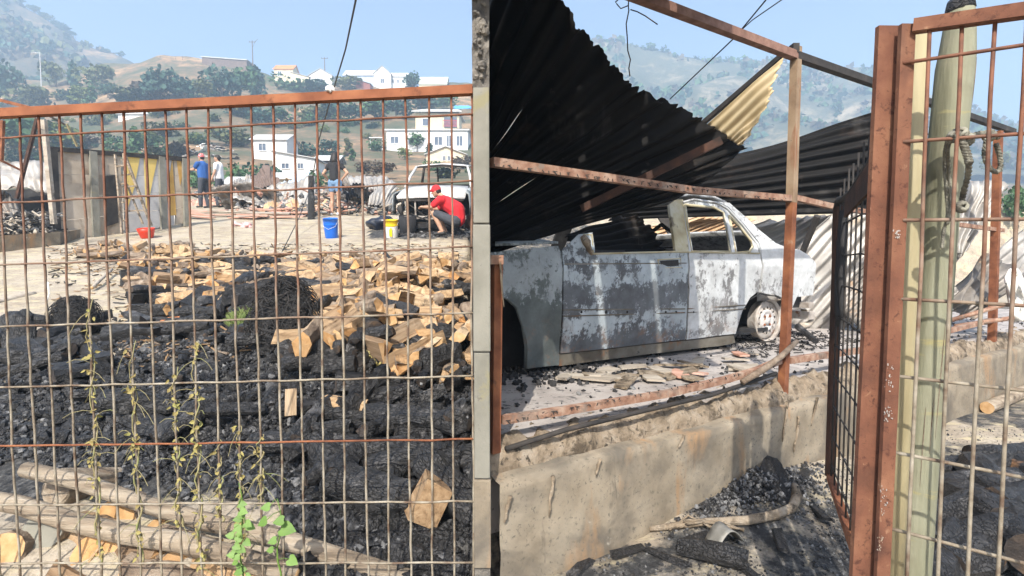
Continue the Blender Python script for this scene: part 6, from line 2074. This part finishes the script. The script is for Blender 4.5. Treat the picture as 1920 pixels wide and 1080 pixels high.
# ================================================================ LEFT: log heap, coals, poles
random.seed(61)
def split_log(seed, L_, r):
    random.seed(seed)
    mb = MB()
    a0, a1 = sorted((rnd(0, 1.2), rnd(1.8, 3.6)))
    prof = [(0, 0, 0)] if random.random() < .75 else [(rnd(-.1, .1) * r, -.3 * r, 0)]
    nb = 5
    pts = [(0, -r * .25)] + [(r * math.cos(a0 + (a1 - a0) * k / nb), r * math.sin(a0 + (a1 - a0) * k / nb)) for k in range(nb + 1)]
    cx = sum(p[0] for p in pts) / len(pts); cy = sum(p[1] for p in pts) / len(pts)
    pts = [(x - cx, y - cy) for x, y in pts]
    n = len(pts)
    secs = 6
    vs_ = []
    for k in range(secs):
        y = L_ * (k / (secs - 1) - .5)
        q = rnd(.9, 1.08)
        for (x, z) in pts:
            vs_.append((x * q + rnd(-.08, .08) * r, y + (rnd(-.05, .05) * L_ if k in (0, secs - 1) else 0), z * q + rnd(-.08, .08) * r))
    fs, ms = [], []
    for k in range(secs - 1):
        for j in range(n):
            j2 = (j + 1) % n
            fs.append((k * n + j, k * n + j2, (k + 1) * n + j2, (k + 1) * n + j))
            ms.append(0 if j in (0, n - 1) else 1)
    fs += [tuple(range(n))[::-1], tuple((secs - 1) * n + j for j in range(n))]
    ms += [2, 2]
    mb.v = [Vector(p) for p in vs_]; mb.f = fs; mb.m = ms
    return mb
def charred(seed, L_, r):
    random.seed(seed)
    mb = MB()
    n = 13
    k = 11
    of = Vector((seed * 1.3, seed * .7, 2))
    pts = [(.10 * r * noise.noise(of + Vector((i * .5, 0, 0))), L_ * (i / (k - 1) - .5), .10 * r * noise.noise(of + Vector((0, i * .5, 5)))) for i in range(k)]
    rr = [r * rnd(.88, 1.04) for _ in range(k)]
    rr[0] *= .74; rr[-1] *= .7
    mb.tube(pts, rr, n, 0, True, .06, 1, squash=rnd(.65, 1))
    mb.v = [q + Vector((q.x, 0, q.z)).normalized() * r * (.34 * noise.noise(q * (1.1 / r) + of) + .16 * noise.noise(q * (2.6 / r) + of)) + Vector((0, r * .3 * noise.noise(q * (1.6 / r)), 0)) for q in mb.v]
    return mb
random.seed(62)
def proto(mb, name, mats):
    o = mb.build(name, mats, None, False, local=True)
    return o
PALE = [proto(split_log(100 + k, .34 + .04 * (k % 3), .070 + .012 * (k % 4)), 'firewood_log', [woodpale, bark if k % 2 == 0 else woodpale, woodend]) for k in range(12)]
CHAR = [proto(charred(200 + k, .34 + .05 * (k % 3), .045 + .010 * (k % 4)), 'charred_log', [charlog, charend]) for k in range(7)] + \
       [proto(split_log(300 + k, .36, .075 + .010 * k), 'charred_log', [charlog, charlog, charend if k % 2 else charlog]) for k in range(3)]
used = set()
def place(protos, x, y, lift, az, tilt=0.0, roll=None, sc=1.0):
    p = random.choice(protos)
    o = p if p.name not in used else p.copy()
    if p.name in used:
        COL.objects.link(o)
    used.add(p.name)
    roll = rnd(0, 6.28) if roll is None else roll
    o.location = (x, y, zg(x, y) + lift)
    m = (RT_ @ Euler((0, 0, az)).to_matrix() @ Euler((tilt, 0, 0)).to_matrix() @ Euler((0, roll, 0)).to_matrix())
    o.rotation_euler = m.to_euler()
    o.scale = (sc,) * 3
    return o
GP_, GC_ = 'split firewood logs in the scattered heap', 'charred logs in the scattered heap'
# where the heap lies (photo outline) -> ground
n_p = n_c = 0
random.seed(63)
def heap_ok(px, py):
    top = 470 if px < 420 else (488 if px < 600 else 500)
    top += 6 * math.sin(px * .05)
    lft = 232 + max(0, (py - 480)) * .35 if py > 500 else 110 + (py - 462) * 2
    if py < top or px < lft: return False
    if px < 560 and py > 610 + (px - 250) * .05: return False
    return py < 760
tries = 0
while (n_p < 290 or n_c < 165) and tries < 20000:
    tries += 1
    px, py = rnd(110, 900), 462 + 290 * random.random() ** 1.15
    if not heap_ok(px, py):
        continue
    D = 1560 / (py - 300)
    X, Y = (px - 960) / 1000 * D, D
    if px > 560:
        pc = .22 + .4 * smooth((py - 700) / 50)
        pc += .45 * noise.noise(Vector((X * 1.6, Y * 1.6, 9)))
    else:
        pc = .12 if py < 500 else .36 + .45 * noise.noise(Vector((X * 1.6, Y * 1.6, 9)))
        if px > 380 and py > 505: pc += .10
    lift = .03 + rnd(0, .16) * (1 if py > 510 else .5)
    az = rnd(0, 3.14)
    if random.random() < pc and n_c < 165:
        o = place(CHAR, X, Y, lift, az, rnd(-.3, .3), None, rnd(.75, 1.25))
        tag(o, 'charred black log lying among the pale split logs in the heap', 'log', GC_)
        n_c += 1
    elif n_p < 290:
        o = place(PALE, X, Y, lift + .01, az, rnd(-.32, .32), None, rnd(.62, 1.05))
        tag(o, 'pale split firewood log lying in the scattered heap', 'log', GP_)
        n_p += 1
# the logs under them, past the limit of single objects: one object
def under(mk, n, mats, name, label, pc_hi, seed):
    random.seed(seed)
    mb = MB()
    k = 0
    while k < n:
        px, py = rnd(110, 900), 462 + 290 * random.random() ** 1.15
        if not heap_ok(px, py): continue
        D = 1560 / (py - 300)
        X, Y = (px - 960) / 1000 * D, D
        if X > -.075 * Y - .2 or (py > 715 and pc_hi > 1): continue
        st = random.getstate()
        m2 = mk(seed * 1000 + k)
        random.setstate(st); rnd(0, 1)
        m = (Matrix.Translation((X, Y, zg(X, Y) + rnd(.0, .05) + (rnd(.02, .15) if pc_hi > 1 else 0))) @ (RT_ @ Euler((0, 0, rnd(0, 3.14))).to_matrix() @ Euler((rnd(-.2, .2), 0, 0)).to_matrix() @ Euler((0, rnd(0, 6.28), 0)).to_matrix()).to_4x4())
        m2.xf(m)
        o_ = len(mb.v)
        mb.v += m2.v; mb.f += [tuple(i + o_ for i in f) for f in m2.f]; mb.m += m2.m
        k += 1
    tag(mb.build(name, mats, None), label, 'firewood', kind='stuff')
under(lambda s: split_log(s, .30, .062), 430, [woodpale, bark, woodend], 'firewood_heap', 'smaller split firewood filling the heap from below', 2, 5)
under(lambda s: charred(s, .30, .045), 90, [charlog, charend], 'charred_heap', 'charred wood filling the heap from below', 1, 6)
# bigger charred logs on the coals in front
n_f = 0
random.seed(64)
GF_ = 'charred logs on the bed of coals'
for i in range(200):
    px, py = rnd(-20, 900), rnd(620, 930)
    if px > 560 and py < 715:
        continue
    if px < 500 and 715 < py and random.random() < .75:
        continue
    if py > 850 and px < 560:
        continue
    D = 1560 / (py - 300)
    X, Y = (px - 960) / 1000 * D, D
    o = place(CHAR, X, Y, rnd(.03, .13), rnd(0, 3.14), rnd(-.3, .3), None, rnd(.6, 1.1))
    tag(o, 'charred log half sunk in the bed of black coals', 'log', GF_)
    n_f += 1
# individual pieces
def single(name, mats, mb, px, py, lift, az, label, cat, tilt=0, roll=0):
    D = 1560 / (py - 300)
    X, Y = (px - 960) / 1000 * D, D
    o = mb.build(name, mats, None, False, local=True)
    o.location = (X, Y, zg(X, Y) + lift)
    o.rotation_euler = (RT_ @ Euler((0, 0, az)).to_matrix() @ Euler((tilt, 0, 0)).to_matrix() @ Euler((0, roll, 0)).to_matrix()).to_euler()
    return tag(o, label, cat)
random.seed(5)
mb = MB().box((0, 0, 0), (.115, .10, .19))
mb.v = [q + Vector((rnd(-.014, .014), rnd(-.012, .012), rnd(-.014, .014))) for q in mb.v]
mb.m = [0, 0, 0, 0, 0, 1]
single('firewood_log', [woodpale, charlog], mb, 800, 1012, .13, .25, 'big pale split block with one black side at the lower right of the fence', 'log', -.25, .55)
single('charred_log', [charlog, charend], charred(902, .5, .085), 848, 985, .12, .7, 'large charred log leaning on the big pale split block', 'log', .3)
single('charred_log', [charlog, charend], charred(903, 1.0, .07), 640, 880, .08, 1.5, 'long charred log with a patch of bare wood across the coals', 'log')
single('charred_log', [charlog, charend], charred(904, .42, .095), 690, 970, .10, 1.2, 'fat crackled charred block among the coals by the weed', 'log')
single('charred_log', [charlog, charend], charred(905, .8, .075), 840, 905, .10, 1.7, 'long charred log at the right end of the coals', 'log')
single('charred_log', [charlog, charend], charred(906, .6, .075), 780, 850, .16, 1.3, 'charred log with a sawn end beside the white tube', 'log')
single('charred_stump', [charlog, charend], charred(907, .45, .12), 25, 660, .12, .3, 'black charred stump at the left edge of the coals', 'stump', 1.0)
single('plank_piece', woodpale, MB().box((0, 0, 0), (.06, .15, .02)), 540, 836, .16, .25, 'small pale plank piece standing on the coals', 'plank piece', .9)
single('firewood_log', [woodpale, woodpale, woodend], split_log(908, .26, .07), 640, 822, .10, 1.4, 'pale split piece lying on the coals right of the standing plank piece', 'log')
o = single('white_tube', whitecloth, MB().tube([(-.09, 0, 0), (.06, 0, 0), (.1, 0, 0)], [.036, .036, .034], 12), 842, 838, .10, .05, 'white tube with a blue end lying on the charred logs', 'tube')
single('orange_brick', orange_roof, MB().box((0, 0, 0), (.2, .1, .07)), 325, 625, .06, .3, 'orange brick lying at the edge of the coals', 'brick')
single('orange_brick', orange_roof, MB().box((0, 0, 0), (.18, .1, .07)), 345, 588, .05, -.4, 'duller orange brick above the edge of the coals', 'brick')
for i, (px, py, az) in enumerate(((130, 1075, 1.2), (232, 1030, 1.4), (300, 1064, 1.4), (430, 1062, 1.3), (150, 1000, 1.1), (340, 1010, 1.3))):
    D = 1560 / (py - 300) * .985
    X, Y = (px - 960) / 1000 * D, D
    o = place(PALE, X, Y, -.02, az, rnd(-.2, .2), None, .85)
    tag(o, 'pale split log lying under the two long poles at the fence foot', 'log', 'split logs under the long poles')
# long pale poles and stumps at the fence foot
def pole(a, b, r0, r1, label, m=polewood, bend=.03):
    pa, pb = P(*a), P(*b)
    pts = [pa.lerp(pb, k / 6) + Vector((0, 0, bend * math.sin(k * 1.9))) for k in range(7)]
    o = MB().tube(pts, [r0 + (r1 - r0) * k / 6 for k in range(7)], 14, jit=.05, mcap=1).build('pole', [m, woodend], None, True)
    return tag(o, label, 'pole')
pole((48, 880, 2.30), (770, 1082, 1.975), .034, .038, 'long weathered pole slanting down to the right, upper of two at the fence foot', bend=.012)
pole((-60, 930, 2.14), (560, 1072, 1.965), .036, .040, 'long weathered pole slanting down to the right, lower of two at the fence foot', bend=.014)
def stump(px, py, D, r, h, tilt, label, m=(bark, woodend)):
    p = P(px, py, D)
    d = Vector((tilt[0], -1, .35 + .4 * tilt[1] + .4)).normalized()
    p = P(px, py, D * .965)
    o = MB().tube([p - d * h, p - d * h * .5, p - d * .01, p], [r * 1.05, r, r, r * .96], 16, jit=.05, mcap=1).build('stump', list(m))
    return tag(o, label, 'stump')
stump(75, 1000, 2.20, .085, .3, (.1, -.45), 'grey round log end under the lower pole at the fence foot', (polewood, blockmat))
stump(105, 915, 2.45, .085, .3, (-.3, -.9), 'tan block under the end of the upper pole', (polewood, polewood))
stump(178, 1040, 2.14, .085, .3, (.3, -.6), 'orange tinted split block under the lower pole', (woodpale, woodend))
stump(262, 1058, 2.12, .08, .3, (-.2, -.9), 'pale bark edged block right of the orange tinted one', (bark, woodpale))
stump(215, 975, 2.36, .09, .3, (.1, -1.2), 'orange sawn block between the two long poles', (bark, woodend))
stump(8, 1035, 2.12, .075, .3, (.1, -.9), 'orange log end at the lower left corner', (bark, woodend))
stump(300, 1000, 2.3, .065, .3, (.5, -.8), 'small orange log end between the poles', (bark, woodend))
stump(400, 1000, 2.28, .07, .3, (.3, -.5), 'grey stone like block below the upper pole', (blockmat, blockmat))
stump(330, 1072, 2.1, .08, .2, (.4, -.8), 'pale split block below the lower pole', (woodpale, woodend))
stump(395, 1078, 2.07, .07, .2, (-.4, -.7), 'tan block with a bark edge near the weed foot', (bark, woodpale))
pole((-40, 538, 8.0), (185, 478, 10.3), .04, .035, 'straight pale stick lying along the foot of the retaining wall', plankgrey, .0)
pole((-30, 572, 5.7), (66, 552, 6.2), .04, .035, 'grey pole end lying on the dust at the left edge', plankgrey, .0)
pole((172, 540, 6.3), (210, 505, 7.2), .02, .018, 'thin grey stick leaning by the left of the heap', plankgrey, .0)
# wiry charred tangles
def tangle(px, py, rx, rz, label, n, seed):
    random.seed(seed)
    g = G(px, py)
    mb = MB()
    mb.ball(g + Vector((0, 0, rz * .3)), 1, 14, 8, 0, (rx * .84, rx * .64, rz * .8), None, .16)
    for i in range(n):
        a, e = rnd(0, 6.28), rnd(-.1, 1.5)
        d = Vector((math.cos(a) * math.cos(e), math.sin(a) * math.cos(e), math.sin(e)))
        q_ = rnd(.82, 1.06)
        p = g + Vector((d.x * rx * q_, d.y * rx * .75 * q_, d.z * rz * q_ + rz * .25))
        t_ = Vector((rnd(-1, 1), rnd(-1, 1), rnd(-1, 1))).cross(d).normalized()
        w = rx * rnd(.06, .2)
        mb.tube([p - t_ * w, p + d * w * rnd(.0, .35), p + t_ * w], rx * .010, 4, 1 if random.random() < .2 else 0)
    o = mb.build('charred_tangle', [soot, charsteel], None, False, fixn=False)
    return tag(o, label, 'tangle')
tangle(142, 628, .24, .27, 'black wiry charred bundle with a white rag at the left of the heap', 1500, 71)
tangle(536, 648, .27, .38, 'black wiry charred bundle in the middle of the heap', 1700, 72)
p = G(124, 612) + Vector((0, -.18, .30))
o = MB().grid([[p + Vector((.05 * u + .02 * math.sin(v_ * 3), -.03 * math.sin(3 * u), .13 * v_)) for u in (-.6, -.2, .2, .6)] for v_ in (-1, -.4, .2, 1)]).build('white_rag', whitecloth, None, True, .006)
tag(o, 'small white rag hanging on the black wiry bundle at the left', 'rag')
# grass tufts
def tuft(px0, px1, py0, py1, n, m, name, label, hgt):
    mb = MB()
    for i in range(n):
        px, py = rnd(px0, px1), rnd(py0, py1)
        D = 1560 / (py - 300)
        X, Y = (px - 960) / 1000 * D, D
        p = Vector((X, Y, zg(X, Y) + .02))
        d = Vector((rnd(-1, 1), rnd(-1, 1), rnd(.5, 1.6))).normalized() * hgt * rnd(.5, 1)
        w = Vector((rnd(-1, 1), rnd(-1, 1), 0)).normalized() * .006
        mb.add([p - w, p + w, p + d * .6 + Vector((0, 0, .02)), p + d], [(0, 1, 2), (0, 2, 3)])
    o = mb.build(name, m, None, fixn=False)
    tag(o, label, 'grass', kind='stuff')
random.seed(73)
tuft(432, 560, 640, 698, 2600, grassm, 'green_grass', 'patch of fresh green grass below the wiry bundle in the heap', .12)
tuft(675, 745, 728, 752, 700, strawm, 'dry_grass', 'tuft of dry yellow grass at the right of the coals', .10)
tuft(300, 430, 560, 600, 400, strawm, 'dry_litter', 'dry yellow litter on the dust left of the heap', .06)
# bed of coals: small black chunks
random.seed(74)
mb = MB()
cnt = 0
for i in range(52000):
    px, py = rnd(-160, 900), 600 + 520 * random.random() ** .9
    if py < 640 + 40 * noise.noise(Vector((px * .01, 3, 1))) and px < 560 and random.random() < .6: continue
    if px > 560 and py < 700 and random.random() < .75: continue
    D = 1560 / (py - 300)
    X, Y = (px - 960) / 1000 * D, D
    if X > -.075 * Y - .02: continue
    if noise.noise(Vector((X * 2.2, Y * 2.2, 5))) < -.6: continue
    if px < 520 and py > 880 + 40 * noise.noise(Vector((px * .02, 1, 2))) + px * .15: continue
    r = rnd(.006, .019) * (1.9 if random.random() < .08 else 1)
    chunk(mb, Vector((X, Y, zg(X, Y) + r * .5)), r, 1 if random.random() < .09 else 0)  # ash grey chunks also serve as painted highlights among the coals
    cnt += 1
    if cnt > 26000: break
for i in range(1700):
    px, py = rnd(-40, 890), 610 + 480 * random.random()
    if px < 560 and py > 860: continue
    if px > 560 and py < 690: continue
    D = 1560 / (py - 300)
    X, Y = (px - 960) / 1000 * D, D
    if X > -.075 * Y - .1: continue
    r = rnd(.018, .055)
    e_ = Euler((rnd(-.4, .4), rnd(-.4, .4), rnd(0, 3.1))).to_matrix()
    mb.ball(Vector((X, Y, zg(X, Y) + r * .4)), r, 7, 5, 3, (rnd(.7, 2.0), rnd(.45, .8), rnd(.45, .8)), e_, .34)
o = mb.build('bed_of_coals', [charcoal, ash_grey, whitecloth, charlog], None, False, fixn=False)
tag(o, 'bed of broken black charcoal behind the fence', 'charcoal', kind='stuff')
# wood splinters and bark bits between the logs
mb = MB()
random.seed(75)
for i in range(3800):
    px, py = rnd(90, 900), 458 + 270 * random.random() ** 1.2
    if px < 230 and py > 520 and random.random() < .7: continue
    D = 1560 / (py - 300)
    X, Y = (px - 960) / 1000 * D, D
    if X > -.075 * Y - .02: continue
    p = Vector((X, Y, zg(X, Y) + .012))
    d = Vector((rnd(-1, 1), rnd(-1, 1), rnd(-.1, .2))).normalized() * rnd(.02, .09)
    mb.bar(p - d, p + d, rnd(.006, .02), rnd(.004, .012), None, random.choice((0, 0, 1, 2, 2)))
o = mb.build('wood_splinters', [woodpale, bark, soot], None, False, fixn=False)
tag(o, 'splinters and bark scattered between the logs', 'splinters', kind='stuff')

# ================================================================ LEFT: mesh fence and vines
fence = thing('mesh_fence', 'long wire mesh fence panel under a rusty angle rail', 'fence', tuple(P(440, 1120, 1.93)))
def FDp(px): return 1.98 - .10 * px / 886
def FX(px, y): return P(px, y, FDp(px))
MB().bar(FX(-340, 230), FX(887, 169), .036, .03, Vector((0, 0, 1))).build('top_rail', mat('rail_rust', [(.3, (.15, .045, .018)), (.55, (.25, .088, .038)), (.75, (.33, .13, .058))], 9, .85, .3, .003, spots=[(24, .60, .70, (.11, .035, .016))]), fence)
ROWS = [(259, 214), (381, 340), (497, 463), (612, 586), (726, 704), (836, 823), (946, 939), (1055, 1054), (1150, 1152)]
random.seed(81)
for k, (yl, yr) in enumerate(ROWS):
    pts = [FX(-335 + 1222 * i / 31, yl + (yr - yl) * (-335 + 1222 * i / 31) / 886 + rnd(-1.2, 1.2)) - Vector((0, .005, 0)) for i in range(32)]
    MB().tube(pts, .0038, 6).build('horizontal_wire', rust if k == 5 else m_wire, fence, True)
VX = [-328, -288, -248, -208, -168, -128, -88, -48, -8, 34, 71, 111, 151, 190, 230, 270, 310, 350, 390, 430, 471, 511, 552, 594, 634, 676, 719, 761, 804, 846, 884]
VL = {}
for px in VX:
    yr = 213 - 46 * px / 886
    a = FX(px, yr)
    b = Vector((a.x, a.y, .06))
    pts = []
    for i in range(28):
        t = i / 27
        p = a.lerp(b, t)
        p += Vector((rnd(-.0016, .0016) + .0022 * math.sin(i * .31 + px * 1.7), rnd(-.002, .002), 0))
        pts.append(p)
    VL[px] = (a, b)
    MB().tube(pts, [rnd(.0037, .0047) for _ in pts], 6).build('vertical_wire', m_wire, fence, True)
p = FX(620, 176)
o = MB().ball(p + Vector((.005, -.02, .01)), .013, 7, 5, jit=.3).build('wire_knot', whitecloth, fence)

def leaf(mb, p, d, n_, L_, w):
    d = Vector(d).normalized(); s = d.cross(Vector(n_)).normalized(); u = s.cross(d)
    pts = [p, p + d * L_ * .25 + s * w, p + d * L_ * .6 + s * w * .8, p + d * L_, p + d * L_ * .6 - s * w * .8, p + d * L_ * .25 - s * w, p + d * L_ * .5 + u * -w * .35]
    mb.add(pts, [(0, 1, 6), (1, 2, 6), (2, 3, 6), (3, 4, 6), (4, 5, 6), (5, 0, 6)])
def vine(wire, y0, y1, n, label, seed, dense=1.0):
    random.seed(seed)
    a, b = VL[wire]
    t = thing('dried_vine', label, 'vine', (a.x, a.y, .1))
    def at(y):   # image y -> point on that wire
        z = EYE + (485 - y) / 1000 * a.y
        return Vector((a.x, a.y, z))
    pts, rr = [], []
    for i in range(44):
        q = i / 43
        ang = q * 26
        pts.append(at(y1 + (y0 - y1) * q) + Vector((math.cos(ang) * .010, math.sin(ang) * .010 - .002, 0)) + Vector((rnd(-.004, .004), 0, 0)))
        rr.append(.0042 * (1 - .6 * q))
    MB().tube(pts, rr, 5).build('stem', vine_stem, t, True)
    mb = MB()
    ten = MB()
    for i in range(n):
        p = at(rnd(y0, y1)) + Vector((rnd(-.012, .012), rnd(-.02, .01), 0))
        leaf(mb, p, (rnd(-1, 1), rnd(-.8, .3), rnd(-1.2, .3)), (rnd(-.3, .3), -1, rnd(-.3, .5)), rnd(.010, .028), rnd(.003, .008))
        if random.random() < .35:
            d = Vector((rnd(-1, 1), rnd(-.5, .3), rnd(-.6, .6)))
            ten.tube([p, p + d * .03, p + d * .06 + Vector((0, 0, -.012)), p + d * .085 + Vector((0, 0, -.035))], .0011, 4)
    mb.build('leaves', leaf_dry, t, fixn=False)['kind'] = 'stuff'
    ten.build('tendrils', vine_stem, t, fixn=False)['kind'] = 'stuff'
vine(151, 560, 1075, 75, 'dried yellow vine climbing the fence wire above the upper pole', 91)
vine(230, 640, 1075, 55, 'dried vine on the fence wire right of the thickest dried vine', 92)
vine(350, 640, 1080, 62, 'tall dried vine with curled leaves left of the green weed', 94)
vine(310, 690, 1000, 42, 'sparse dried vine two wires left of the green weed', 93)
vine(430, 800, 1060, 46, 'yellow green vine rising through the green weed', 95)
vine(390, 830, 990, 14, 'few dried leaves caught on the wire next to the green weed', 96)
vine(471, 820, 960, 22, 'short yellow green vine on the wire right of the weed', 97)
def weed(px, ybase, ytop, leaves, label, seed):
    random.seed(seed)
    D = 1.86
    t = thing('green_weed', label, 'weed', tuple(P(px, ybase, D)))
    pts = [P(px + 5 * math.sin(i * 1.3), ybase + (ytop - ybase) * i / 8, D) for i in range(9)]
    MB().tube(pts, [.004 * (1 - .08 * i) for i in range(9)], 6).build('stem', leaf_green, t, True)
    for (x, y, L_, ax) in leaves:
        p = P(x, y, D - rnd(.0, .04))
        mb = MB()
        s_ = L_ * .72 / 1000 * D
        d = Vector((ax, rnd(-.4, .1), rnd(-.7, .1))).normalized()
        n_ = Vector((rnd(-.3, .3), -.8, .6))
        s2 = d.cross(n_).normalized(); u2 = s2.cross(d)
        q = []
        shape = [(0, .06), (-.1, .26), (.04, .42), (.25, .45), (.55, .33), (.8, .15), (1, 0)]
        lft = [p + d * s_ * a_ + s2 * s_ * b_ + u2 * s_ * .10 * (b_ * 2) for a_, b_ in shape]
        rgt = [p + d * s_ * a_ - s2 * s_ * b_ + u2 * s_ * .10 * (b_ * 2) for a_, b_ in shape]
        mid = [p + d * s_ * max(0, a_) for a_, b_ in shape]
        mb.grid([lft, mid, rgt])
        mb.build('leaf', leaf_green, t, True, fixn=False)
        k = min(range(9), key=lambda j: (pts[j] - p).length)
        MB().tube([pts[k], (pts[k] + p) / 2 + Vector((0, 0, .006)), p], .0014, 5).build('leaf_stalk', leaf_green, t, True)
random.seed(98)
weed(452, 1120, 905, [(452 + rnd(-14, 14), y, rnd(13, 25), random.choice((-1, 1))) for y in (945, 958, 966, 980, 990, 1004, 1014, 1022, 1034, 1044, 1052, 1060, 1070, 1078, 950, 972, 986, 998, 1010, 1028, 1040, 1066)], 'bushy bright green weed growing up the fence foot', 1)
weed(524, 1120, 935, [(500, 975, 30, -1), (506, 950, 26, -1), (532, 975, 30, -1), (528, 990, 44, 1), (518, 1012, 24, -1), (542, 1048, 32, 1), (512, 1030, 20, -1)], 'smaller green weed with heart shaped leaves right of the bushy one', 2)
